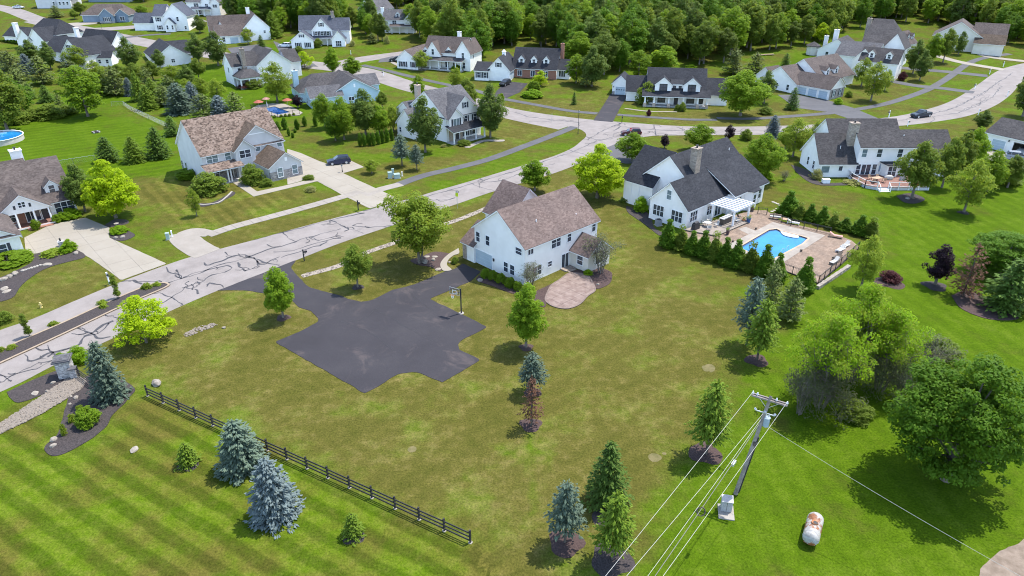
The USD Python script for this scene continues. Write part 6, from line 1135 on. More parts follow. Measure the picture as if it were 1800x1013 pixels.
def courses(parent, w, d, h, seed, name='stone', mat=STONEY):
    r = random.Random(seed); z = 0.0
    while z < h - .05:
        hh = min(r.uniform(.16, .26), h - z)
        for (ax, L) in ((0, w), (1, d)):
            for sgn in (-1, 1):
                u = -L / 2
                while u < L / 2 - .02:
                    l = min(r.uniform(.22, .5), L / 2 - u); l = L / 2 - u if L / 2 - u - l < .12 else l; pr = r.uniform(.0, .035); g = .012
                    if ax == 0: b = (u + g, u + l - g, *sorted((sgn * (d / 2 - .1), sgn * (d / 2 + pr))))
                    else: b = (*sorted((sgn * (w / 2 - .1), sgn * (w / 2 + pr))), u + g, u + l - g)
                    obj(name, V().box(*b, z + g, z + hh - g), mat, parent); u += l
        z += hh
obj('core', V().box(-.62, .62, -.62, .62, -.3, 2.0), STEP, t); courses(t, 1.3, 1.3, 2.0, 3)
obj('cap', V().slab([[-.85, -.85, 2.2], [.85, -.85, 2.2], [.85, .85, 2.2], [-.85, .85, 2.2]], .16).slab([[-.7, -.7, 2.28], [.7, -.7, 2.28], [.7, .7, 2.28], [-.7, .7, 2.28]], .078), R_GREY, t)
p = G(132, 664); t = thing('stone_pillar', 'low small stone pier joined to the tall gate pillar', 'pillar', p, 20); courses(t, .6, .6, 1.15, 9); obj('core', V().box(-.27, .27, -.27, .27, -.3, 1.15), STEP, t); obj('cap', V().box(-.4, .4, -.4, .4, 1.16, 1.26), R_GREY, t)
a, b = G(138, 662), G(165, 682); t = thing('rail_fence', 'short black rail fence between the stone pier and the tall blue spruce', 'fence', a, math.degrees(math.atan2(b[1]-a[1], b[0]-a[0]))); L = np.linalg.norm(b - a)
for z in (.35, .7, 1.05): obj('rail', V().bar([0, 0, z], [L, 0, z], .05, .12), BLACK, t)
for x in (.05, L): obj('post', V().box(x - .06, x + .06, .03, .15, -.3, 1.25), BLACK, t)
def boulder(px, py, w, label, mat=ROCK, name='boulder', hk=.6, sd=0):
    p = G(px, py); m = MPP(p) * w / 2; v = V().blob([0, 0, m * hk * .5], [m, m * .72, m * hk], int(px * 7) % 97, 2, .38)
    t = thing(name, label, 'boulder', p, (px * 37) % 180); obj('stone', v, mat, t, smooth=40); return t
for x, y, w, l in [(95, 774, 14, 'rounded white boulder at the tip of the lower mulch bed, upper of two'), (94, 785, 12, 'pale tan boulder at the tip of the lower mulch bed, lower of two'), (62, 692, 15, 'flat tan boulder in the upper mulch bed, left of three'), (83, 688, 6, 'small white stone in the upper mulch bed'), (94, 674, 9, 'pale stone in the upper mulch bed near the pillar'), (118, 661, 10, 'pale stone at the foot of the gate pillar'), (134, 700, 10, 'white stone under the tall spruce, right of the pebble bed'), (125, 698, 6, 'little white stone beside the pebble bed'), (123, 711, 6, 'tiny pale stone on the mulch edge'), (276, 676, 20, 'large pale grey boulder behind the first fence post'),
                   (236, 791, 18, 'flat bare stone in the striped lawn'), (844, 493, 13, 'flat pale boulder at the garage shrub row'), (747, 462, 13, 'tan boulder in front of the birch trunks'), (762, 458, 9, 'pale boulder right of the birch trunks'), (750, 452, 11, 'grey flat boulder behind the birch trunks'), (764, 452, 11, 'brown flat boulder behind the birch, right side'), (770, 474, 12, 'pinkish flat boulder at the walkway mulch'), (790, 462, 6, 'small cream stone inside the walkway curve'), (1051, 501, 6, 'small pale stone under the sun room crabapple'), (1595, 350, 8, 'white stone in the mulch island below the deck'), (83, 466, 17, 'long flat white boulder at the end of the bed border'), (134, 446, 10, 'white boulder below the clipped balls'),
                   (27, 483, 13, 'pale boulder in the bed border, nearest the hedge'), (17, 488, 12, 'pale boulder in the bed border, second from the hedge'), (6, 493, 14, 'pale boulder in the bed border at the left edge'), (8, 508, 16, 'stacked flat stone in the left bed, upper'), (12, 513, 16, 'stacked flat stone in the left bed, lower'), (204, 419, 8, 'white stone at the cushion bed, left'), (216, 418, 9, 'white stone at the cushion bed, right'), (240, 574, 0.1, '') , (394, 577, 7, 'small reddish stone on the dry verge beside the road')]:
    if l: boulder(x, y, w, l, hk=.22 if 'flat' in l else .6)
for q in range(7):
    x, y = 40 + q * 5.2, 477 - q * 1.6; boulder(x, y, 6.5, 'long edging stone in the curved border of the left bed', ROCKW); stage.GetPrimAtPath('/World/' + 'boulder' + f'_{_used["/World/boulder"]-1:03d}').SetCustomDataByKey('group', 'edging stones of the left bed')
def pebbles(pl, n, r0, label, seed, lift=.05, sheetm=None):
    rs = np.random.RandomState(seed); x0, y0, x1, y1 = pl.bounds; P = np.c_[rs.uniform(x0, x1, n * 4), rs.uniform(y0, y1, n * 4)]; P = P[shapely.contains_xy(pl, P[:, 0], P[:, 1])][:n]
    ico = trimesh.creation.icosphere(subdivisions=0); n = len(P); s = r0 * rs.uniform(.5, 1.5, (n, 1, 1)) * np.array([1, .8, .55]) * rs.uniform(.75, 1.3, (n, 1, 3)); a = rs.uniform(0, 6.28, n)
    v = ico.vertices[None] * (1 + rs.normal(0, .12, (n, len(ico.vertices), 1))) * s; c, q = np.cos(a)[:, None], np.sin(a)[:, None]
    v = np.stack([v[..., 0] * c - v[..., 1] * q + P[:, None, 0], v[..., 0] * q + v[..., 1] * c + P[:, None, 1], v[..., 2] + lift + T(P[:, 1])[:, None] + r0 * .25], -1)
    f = ico.faces[None] + (np.arange(n) * len(ico.vertices))[:, None, None]
    return obj('pebbles', (v.reshape(-1, 3), f.reshape(-1, 3)), STONEP, label=label, cat='pebbles', kind='stuff')
STONEP = usdkit.material(stage, '/World/Looks/pebble_stone', {'g': ('geometry', {}), 'r': ('rgb_ramp', {'ramp': [(0, (.20, .17, .14)), (.4, (.35, .31, .265)), (1, (.48, .44, .39))]}), 'p': ('principled_bsdf', {'roughness': .9})}, [('g.random_per_island', 'r.fac'), ('r.color', 'p.base_color')], surface='p.BSDF')
SAND = M('pale_stony_soil', (.22, .185, .15), (.32, .28, .235), 4, .95, .6, coord='world', bscale=20)
pb = jit(poly([(-60, 800), (-60, 768), (0, 746), (60, 706), (115, 670), (128, 660), (152, 668), (146, 682), (120, 700), (70, 730), (0, 764)]), .15, 5)
obj('pebble_bed', sheet(pb, .055, .05), SAND, kind='structure'); pebbles(pb, 3400, .11, 'pale river pebbles filling the dry stream bed at the gate', 1, .06)
dc = jit(ribbon([(531, 486), (560, 478), (600, 466), (640, 446), (700, 425), (770, 398), (810, 385), (872, 359)], 1.1), .12, 6)
obj('pebble_bed', sheet(dc, .03, .05), SAND, kind='structure'); pebbles(dc, 1500, .10, 'pale stones lining the ditch between road and middle house', 2, .035)
sp_ = jit(poly([(322, 588), (350, 574), (378, 568), (382, 573), (350, 584), (328, 593)]), .2, 7); pebbles(sp_, 160, .13, 'scattered pale stones in the grass left of the driveway', 3, .0)
# bare patches in the lawn
SOIL = M('bare_soil', (.10, .092, .028), (.155, .13, .055), 1.8, .95, .4, coord='world', bscale=14, detail=6)
for i, (x, y, r) in enumerate([(1247, 650, .75), (1152, 806, .55), (1168, 798, .22), (723, 790, .35), (1290, 655, 0.0), (80, 870, 0.0)]):
    if r: c = G(x, y); obj('bare_patch', sheet(jit(Point(c[0], c[1]).buffer(r), .9 * r, i, .2), .006), SOIL, kind='structure')
# patio behind the middle house
PATM = M('stamped_concrete', (.15, .10, .083), (.235, .178, .152), 1.2, .7, .35, coord='world', bscale=6, detail=6)
pat = spoly([(x / 2.997 + 600, y / 2.997 + 338) for x, y in [(1150, 460), (1195, 428), (1240, 425), (1300, 440), (1328, 480), (1340, 520), (1300, 550), (1262, 590), (1215, 612), (1165, 616), (1110, 602), (1072, 572), (1082, 530), (1105, 490)]], 5)
t = UsdGeom.Xform.Define(stage, '/World/patio').GetPrim(); tag(t, kind='structure')
obj('border', sheet(pat.difference(pat.buffer(-.22)), .10, .1), M('patio_border', (.13, .095, .08), (.19, .14, .12), 2, .75, coord='world'), t)
inn = pat.buffer(-.225); c0 = np.array(inn.centroid.coords[0]); gyaw = math.radians(43.4)
for i in range(-5, 6):      # score lines cut it into slabs
    for j in range(-5, 6):
        q = shapely.affinity.translate(shapely.affinity.rotate(sbox(i * 1.9 + .012, j * 1.9 + .012, i * 1.9 + 1.888, j * 1.9 + 1.888), gyaw, (0, 0), use_radians=True), *c0).intersection(inn)
        if not q.is_empty and q.area > .05: obj('slab', sheet(q, .092 + .003 * ((i + 2 * j) % 3), .08), PATM, t)
# ---------------------------------------------------------------- utility pole, wires, cabinet, tank
def onray(px, py, Y): d = ray(px, py); k = Y / d[1]; return np.array([d[0] * k, Y, CAM_H + d[2] * k])
def rayz(px, py, z): d = ray(px, py); k = (z - CAM_H) / d[2]; return np.array([d[0] * k, d[1] * k, z])
pb_ = G(1293, 868); pt = onray(1354, 700, pb_[1] + .1); ax = (pt - pb_)
t = thing('utility_pole', 'weathered leaning utility pole with double crossarm and blue-grey transformer', 'utility pole', pb_)
def al(f): return ax * f
obj('pole', V().tube([al(-.03), al(.35), al(1.015)], [.19, .17, .12], 12), WOODG, t, smooth=True)
obj('riser', V().tube([al(.02) + [.17, -.12, 0], al(.62) + [.15, -.12, 0]], .06, 8), BLACK, t)
cd_ = np.array([2.4, -1.45, 0]); cd_ /= np.linalg.norm(cd_); pn = np.array([cd_[1], -cd_[0], 0]); top = al(.985)
INS = M('grey_insulator', (.55, .57, .6), (.65, .67, .7), 3, .3)
for s in (-1, 1): obj('crossarm', V().bar(top - cd_ * 1.35 + pn * .14 * s, top + cd_ * 1.35 + pn * .14 * s, .1, .13), WOODG, t)
for u in (-1.3, -.95, .5, 1.28): obj('insulator', V().tube([top + cd_ * u + [0, 0, .06], top + cd_ * u + [0, 0, .16], top + cd_ * u + [0, 0, .2], top + cd_ * u + [0, 0, .34]], [.05, .1, .08, .04], 8), INS, t)
for s in (-1, 1): obj('brace', V().bar(top + cd_ * .85 * s - [0, 0, .03], al(.90), .03), METAL, t)
low = al(.865); obj('lower_arm', V().bar(low - cd_ * .75 + pn * .15, low + cd_ * .75 + pn * .15, .07), METAL, t)
for u in (-.75, 0, .75): obj('insulator', V().tube([low + cd_ * u + pn * .15 + [0, 0, z] for z in (.04, .14, .2)], [.06, .11, .05], 8), INS, t)
obj('transformer', V().tube([al(.735) + [.36, -.08, 0], al(.735) + [.36, -.08, .82]], .26, 14).tube([al(.735) + [.36, -.08, .82], al(.735) + [.36, -.08, .9]], [.27, .12], 14), M('pale_blue_grey_paint', (.24, .31, .36), (.29, .36, .41), 3, .45), t)
for q in (-1, 1): obj('bushing', V().tube([al(.735) + [.36 + .12 * q, -.08, .85], al(.735) + [.36 + .12 * q, -.08, 1.15]], [.05, .03], 7), INS, t)
obj('clamp', V().obox(al(.56) + [0, -.2, 0], [.3, .14, .34], .2), BARKD, t)
CABLE = M('aluminium_cable', (.34, .34, .32), (.40, .40, .38), 3, .6); CABLED = M('dark_cable', (.10, .10, .095), (.14, .14, .135), 3, .6)
def wire(a, b, r, label, group=None, mat=CABLE, sag=.25, n=14, extra=.35, cat='cable'):
    b2 = a + (b - a) * (1 + extra); k = np.linspace(0, 1, n); P = a + (b2 - a) * k[:, None]; P[:, 2] -= sag * 4 * k * (1 - k) * .6
    return obj('power_line', V().tube(P, r, 5), mat, label=label, cat=cat, group=group)
wt = [pb_ + top + cd_ * -1.3 + [0, 0, .3], pb_ + low - cd_ * .0 + pn * .15 + [0, 0, .2], pb_ + al(.84), pb_ + al(.80), pb_ + top + cd_ * 1.28 + [0, 0, .3]]
for i, (a, px, z) in enumerate(zip(wt, (1060, 1097, 1135, 1148, 1162), (9.2, 8.3, 7.7, 7.2, 9.0))):
    wire(a, rayz(px, 1016, z), .015 if i != 3 else .025, ['pale overhead wire from the crossarm end nearest the lone spruce, leftmost of five', 'pale overhead wire from the small lower arm, second from the left', 'pale overhead wire below the lower arm, middle of five', 'darker thick overhead cable low on the pole, fourth from the left', 'pale overhead wire from the right crossarm end, rightmost of five'][i], None, CABLED if i == 3 else CABLE)
wire(pb_ + al(.73) + [.3, 0, .1], rayz(1727, 970, 4.6), .013, 'thin twisted service wire running from the transformer to the lower right', extra=.4, sag=.5)
q = rayz(1300, 810, 6.0); d3 = (rayz(1148, 1016, 7.2) - wt[3]); c3 = wt[3] + d3 * .30 - [0, 0, .3]; obj('cable_box', V().bar(c3, c3 + d3 / np.linalg.norm(d3) * .55, .2, .22), METAL, label='grey splice box hanging on the dark cable left of the pole', cat='splice box')
c3 = wt[3] + d3 * .62 - [0, 0, .42]; obj('cable_coil', V().tube([c3 + [0.28 * math.cos(k), 0.1 * math.sin(k), .3 * math.sin(k)] for k in np.linspace(0, 6.2, 14)], .05, 5), BARKD, label='dark coiled loop hanging on the low cable', cat='cable coil')
p = G(1276, 902); t = thing('utility_cabinet', 'light grey metal utility cabinet on a small concrete pad by the pole', 'cabinet', p, -12)
obj('pad', V().box(-.62, .62, -.75, .85, -.2, .10), CONC, t); obj('body', V().box(-.42, .42, .05, .72, .102, 1.15), M('cabinet_grey', (.27, .27, .27), (.33, .33, .325), 2, .5), t); obj('lid', V().slab([[-.46, .0, 1.16], [.46, .0, 1.16], [.46, .77, 1.26], [-.46, .77, 1.26]], .07), M('cabinet_top', (.30, .30, .30), (.36, .36, .36), 2, .5), t); obj('door_seam', V().box(-.01, .01, .04, .049, .15, 1.1), BLACK, t)
a, b = G(1431, 921), G(1421, 962); mid = (a + b) / 2; L = 3.05; R = .62; t = thing('propane_tank', 'rusty white propane tank lying on the bright lawn, lower right', 'propane tank', mid, math.degrees(math.atan2((b-a)[1], (b-a)[0])))
TANKM = usdkit.material(stage, '/World/Looks/rusty_tank_paint', {'t': ('texture_coordinate', {}), 'n': ('noise_texture', {'scale': 1.15, 'detail': 7.0, 'roughness': .68}), 'n2': ('noise_texture', {'scale': 5.0, 'detail': 4.0}), 'sx': ('separate_xyz', {}), 'ab': ('math', {'math_type': 'absolute'}), 'mm': ('math', {'math_type': 'multiply_add', 'value2': -.11, 'value3': .075}), 'ad': ('math', {'math_type': 'add'}),
    'w': ('rgb_ramp', {'ramp': [(.35, (.27, .265, .255)), (.65, (.38, .375, .36))]}), 'ru': ('rgb_ramp', {'ramp': [(.3, (.13, .04, .015)), (.7, (.28, .115, .05))]}), 'f': ('map_range', {'from_min': .46, 'from_max': .52, 'clamp': True}), 'x': ('mix_color', {}), 'p': ('principled_bsdf', {'roughness': .55})},
    [('t.object', 'n.vector'), ('t.object', 'n2.vector'), ('t.object', 'sx.vector'), ('sx.x', 'ab.value1'), ('ab.value', 'mm.value1'), ('n.fac', 'ad.value1'), ('mm.value', 'ad.value2'), ('ad.value', 'f.value'), ('n2.fac', 'w.fac'), ('n2.fac', 'ru.fac'), ('f.result', 'x.fac'), ('w.color', 'x.a'), ('ru.color', 'x.b'), ('x.result', 'p.base_color')], surface='p.BSDF')
k = np.linspace(0, np.pi, 25); xs = -np.cos(k) * R * .75; prof_x = np.where(k < np.pi / 2, -L / 2 + R * .75 + xs, L / 2 - R * .75 + xs); prof_r = np.maximum(np.sin(k) ** .8 * R, .01)
obj('shell', V().tube(np.c_[prof_x, prof_x * 0, prof_x * 0 + R + .12], prof_r, 22), TANKM, t, smooth=True)
for x in (-.9, .9): obj('foot', V().box(x - .1, x + .1, -.42, .42, -.1, .42), RUST, t)
obj('dome', V().tube([[0, 0, 2 * R + .08], [0, 0, 2 * R + .2]], [.27, .25], 14), RUST, t); obj('dome_opening', V().tube([[.06, .05, 2 * R + .201], [.06, .05, 2 * R + .215]], .17, 12), BLACK, t); obj('seam', V().tube([[-.02, 0, R + .12], [.02, 0, R + .12]], R + .006, 22), RUST, t)
# ---------------------------------------------------------------- basketball hoop
p = G(811, 551); t = thing('basketball_hoop', 'basketball hoop on a black pole with clear backboard facing the asphalt pad', 'basketball hoop', p, 0)
bx = np.array([.88, -.47, 0]); bn = np.array([-.47, -.88, 0]); ctr = np.array([-.62, -.05, 3.25]) + bn * .25
obj('footing', V().prism(Point(0, 0).buffer(.34, 4), -.1, .06), CONC, t); obj('pole', V().box(-.075, .075, -.075, .075, 0, 3.45), BLACK, t)
for z in (2.95, 3.4): obj('arm', V().bar([0, 0, z], ctr + [0, 0, z - 3.2] - bn * .03, .06), BLACK, t)
CLEAR = usdkit.material(stage, '/World/Looks/clear_acrylic', {'t': ('transparent_bsdf', {'color': (.88, .9, .92)}), 'g': ('glossy_bsdf', {'roughness': .05, 'color': (.8, .8, .8)}), 'f': ('fresnel', {'IOR': 1.45}), 'm': ('mix_closure', {})}, [('f.fac', 'm.fac'), ('t.BSDF', 'm.closure1'), ('g.BSDF', 'm.closure2')], surface='m.closure')
fr = V(); hw, hh = .70, .44
for z in (-hh, hh): fr.bar(ctr - bx * hw + [0, 0, z], ctr + bx * hw + [0, 0, z], .035)
for s in (-1, 1): fr.bar(ctr + bx * hw * s - [0, 0, hh], ctr + bx * hw * s + [0, 0, hh], .035)
bk = obj('backboard', V().hexa([ctr + bx * u + bn * v_ + [0, 0, z] for z in (-hh, hh) for u, v_ in ((-hw, -.01), (hw, -.01), (hw, .01), (-hw, .01))]), CLEAR, t); obj('frame', fr, METAL, bk)
sq = V()
for z in (-.3, .12): sq.bar(ctr + bn * .02 - bx * .28 + [0, 0, z], ctr + bn * .02 + bx * .28 + [0, 0, z], .04)
for s in (-1, 1): sq.bar(ctr + bn * .02 + bx * .28 * s + [0, 0, -.3], ctr + bn * .02 + bx * .28 * s + [0, 0, .12], .04)
obj('target_square', sq, TRIM, bk)
rc = ctr + bn * .42 - [0, 0, .32]; an = np.linspace(0, 2 * np.pi, 19)
obj('rim', V().tube([rc + [.23 * math.cos(q), .23 * math.sin(q), 0] for q in an], .018, 6).bar(rc - bn * .23, rc - bn * .42, .05), M('orange_rim', (.5, .12, .03), (.55, .15, .04), 2, .5), t)
net = V()
for q in range(10):
    for s in (-1, 1): net.tube([rc + [.225 * math.cos(q * .628), .225 * math.sin(q * .628), 0], rc + [.16 * math.cos(q * .628 + s * .31), .16 * math.sin(q * .628 + s * .31), -.22], rc + [.12 * math.cos(q * .628), .12 * math.sin(q * .628), -.42]], .009, 4)
obj('net', net, TRIM, t)
# ---------------------------------------------------------------- mailboxes, lamps, signs, boxes
def mailbox(px, py, ty, label, yaw=20, white=True, box=True):
    p = G(px, py); H = min(max(HGT(p, ty), 1.25), 1.75); t = thing('mailbox', label, 'mailbox', p, yaw); m = TRIM if white else BLACK
    obj('post', V().box(-.07, .07, -.07, .07, -.2, H).box(-.1, .1, -.1, .1, H + .002, H + .05), m, t); obj('bracket', V().bar([.0, 0, H * .55], [.45, 0, H * .72], .06), m, t)
    k = np.linspace(0, np.pi, 9); pr = Polygon([(-.11, 0), (.11, 0)] + [(.11 * math.cos(a), .16 + .11 * math.sin(a)) for a in k]); mm = trimesh.creation.extrude_polygon(pr, .52, engine='earcut'); mm.apply_transform(np.array([[0, 0, 1, .04], [1, 0, 0, 0], [0, 1, 0, H * .74], [0, 0, 0, 1]]))
    obj('box', (mm.vertices, mm.faces), BLACK, t); obj('flag', V().box(.35, .38, .112, .13, H * .74 + .1, H * .74 + .34), M('flag_red', (.4, .04, .03), None, 1, .5) if 'flag_red' not in str(_used.get('fr', '')) else '/World/Looks/flag_red', t); _used['fr'] = 'flag_red'; return t
for a in [(535, 459, 437, 'white mailbox post where the dark driveway meets the road', 30), (193, 500, 479, 'white mailbox post at the mouth of the pale concrete drive', -30), (630, 370, 353, 'small dark mailbox at the concrete drive beside the grey house', -40), (1093, 216, 202, 'white mailbox post beside the dark drive of the small garage', -90), (1562, 207, 192, 'white mailbox beside the three-car garage drive', 200), (674, 134, 126, 'white mailbox post across from the light blue house', 150), (1739, 131, 121, 'white mailbox at the second right-hand drive', 200), (1763, 118, 109, 'white mailbox at the top right white drive', 200), (1713, 157, 148, 'white mailbox beside the right-hand asphalt drive', 200), (1719, 203, 192, 'white mailbox on the outer road edge, right', 30), (1595, 222, 213, 'mailbox behind the deck house roof, on the road edge', 30), (1770, 170, 160, 'white mailbox on the outer curve at the far right', 40), (617, 96, 89, 'white mailbox on the lawn bend, upper centre', 90), (106, 44, 36, 'white post box at the upper left bend', 0), (1453, 232, 223, 'dark mailbox behind the white deck house', 30)]:
    mailbox(*a[:4], a[4], 'dark' not in a[3])
def lamp(px, py, ty, label, name='street_lamp'):
    p = G(px, py); H = HGT(p, ty); t = thing(name, label, 'lamp', p, 0)
    obj('post', V().tube([[0, 0, -.2], [0, 0, .4], [0, 0, .45], [0, 0, H - .55]], [.11, .1, .06, .05], 8), BLACK, t); obj('lantern', V().tube([[0, 0, H - .55], [0, 0, H - .5], [0, 0, H - .12]], [.05, .13, .2], 6), GLASSB, t); obj('cap', V().tube([[0, 0, H - .12], [0, 0, H]], [.26, .03], 6), BLACK, t)
lamp(1016, 236, 194, 'black street lamp with lantern at the curved corner of the junction'); lamp(602, 303, 288, 'short black lamp post at the concrete drive corner beside the dark car', 'lamp_post'); lamp(181, 58, 38, 'street lamp at the upper left road bend'); lamp(970, 216, 200, 'thin dark sign post on the verge left of the street lamp', 'sign_post') if False else None
def signpost(px, py, ty, yaw, label, cat='traffic sign'):
    p = G(px, py); H = HGT(p, ty); t = thing('road_sign', label, cat, p, yaw); obj('post', V().box(-.03, .03, -.03, .03, -.2, H), METAL, t); return t, H
SR = M('sign_red', (.48, .03, .03), (.53, .04, .035), 1, .5)
t, H = signpost(1106, 262, 224, 20, 'red octagonal stop sign in front of the dark red car')
o8 = [(.42 * math.cos(a), .42 * math.sin(a)) for a in np.linspace(math.pi / 8, 2 * math.pi + math.pi / 8, 9)[:-1]]
def upright(m, y, z): return (np.c_[m.vertices[:, 0], -m.vertices[:, 2] + y, m.vertices[:, 1] + z], m.faces)
pl_ = trimesh.creation.extrude_polygon(Polygon(o8), .012, engine='earcut'); obj('border', upright(pl_, -.031, H - .42), TRIM, t)
pl_ = trimesh.creation.extrude_polygon(Polygon(o8).buffer(-.03), .006, engine='earcut'); obj('plate', upright(pl_, -.044, H - .42), SR, t)
tm = meshkit.text_mesh('STOP', .24, .004, True); tm.apply_translation([-tm.bounds[:, 0].mean(), -tm.bounds[:, 1].mean(), 0]); tm.vertices[:, :2] *= [.62 / max(np.ptp(tm.vertices[:, 0]), .01)] * 2; obj('lettering', upright(tm, -.051, H - .42), TRIM, t)
t, H = signpost(804, 367, 336, -20, 'fluorescent yellow-green road sign on a thin post before the road')
obj('plate', V().box(-.26, .26, -.05, -.035, H - .98, H - .32), M('fluorescent_yellow', (.45, .55, .01), (.5, .6, .02), 1, .5), t); obj('upper_plate', V().box(-.2, .2, -.05, -.035, H - .3, H), METAL, t)
t, H = signpost(970, 215, 200, 0, 'thin grey sign post on the verge near the junction', 'sign post'); obj('plate', V().box(-.03, .03, -.05, -.035, H - .3, H), METAL, t)
GREENB = M('pale_green_box', (.24, .32, .29), (.29, .37, .33), 1, .5)
def ubox(px, py, w, d, h, yaw, label, m=GREENB, name='utility_box'):
    t = thing(name, label, 'utility box', G(px, py), yaw); obj('body', V().box(-w/2, w/2, -d/2, d/2, -.1, h), m, t); obj('lid', V().slab([[-w/2-.03, -d/2-.03, h + .07], [w/2+.03, -d/2-.03, h + .07], [w/2+.03, d/2+.03, h + .1], [-w/2-.03, d/2+.03, h + .1]], .068), m, t); obj('pad', V().box(-w/2-.12, w/2+.12, -d/2-.12, d/2+.12, -.15, .05), CONC, t)
ubox(686, 313, .75, .7, 1.1, 20, 'pale green utility box on the lawn, left of the cluster'); ubox(691, 308, .45, .4, 1.2, 20, 'slim pale utility box at the back of the cluster'); ubox(698, 313, 1.1, 1.0, .75, 20, 'low dark-sided utility box right in the cluster', GREENB); ubox(296, 421, .5, .5, 1.0, 20, 'green utility box at the bend of the concrete path', GREENB); ubox(303, 417, .16, .16, 1.0, 20, 'thin pale utility post next to the green box', TRIM); ubox(786, 160, .9, .9, .8, 0, 'pale utility box on the lawn before the farmhouse porch'); ubox(1451, 322, 1.3, .8, .75, 0, 'white storage box against the deck house wall', TRIM, 'storage_box'); ubox(707, 310, .14, .14, .8, 0, 'short white marker post beside the utility boxes', TRIM, 'marker_post')
p = G(73, 541); t = thing('fire_hydrant', 'small yellow fire hydrant on the verge at the left', 'hydrant', p, 0); HY = M('hydrant_yellow', (.55, .42, .15), (.62, .5, .2), 2, .5)
obj('body', V().tube([[0, 0, -.1], [0, 0, .08], [0, 0, .081], [0, 0, .6], [0, 0, .72], [0, 0, .8]], [.17, .17, .11, .11, .12, .03], 10), HY, t)
for a in (0, 2.1, 4.2): obj('nozzle', V().tube([[.08 * math.cos(a), .08 * math.sin(a), .48], [.22 * math.cos(a), .22 * math.sin(a), .48]], .06, 8), HY, t)
p = G(109, 433); t = thing('lamp_pedestal', 'stone pedestal with a small dark lantern at the drive bed', 'lamp', p, 30); courses(t, .7, .7, .75, 4, mat=STONEY); obj('core', V().box(-.3, .3, -.3, .3, -.1, .75), STEP, t); obj('cap', V().box(-.42, .42, -.42, .42, .752, .84), STEP, t); obj('lantern', V().tube([[0, 0, .84], [0, 0, .9], [0, 0, 1.25], [0, 0, 1.38]], [.04, .12, .14, .02], 6), BLACK, t)
p = G(207, 402); t = thing('bird_bath', 'little pale bird bath above the clipped cushion shrub', 'bird bath', p, 0); obj('stem', V().tube([[0, 0, 0], [0, 0, .1], [0, 0, .75]], [.2, .1, .09], 9), ROCK, t); obj('bowl', V().tube([[0, 0, .75], [0, 0, .9]], [.12, .38], 12), ROCK, t)
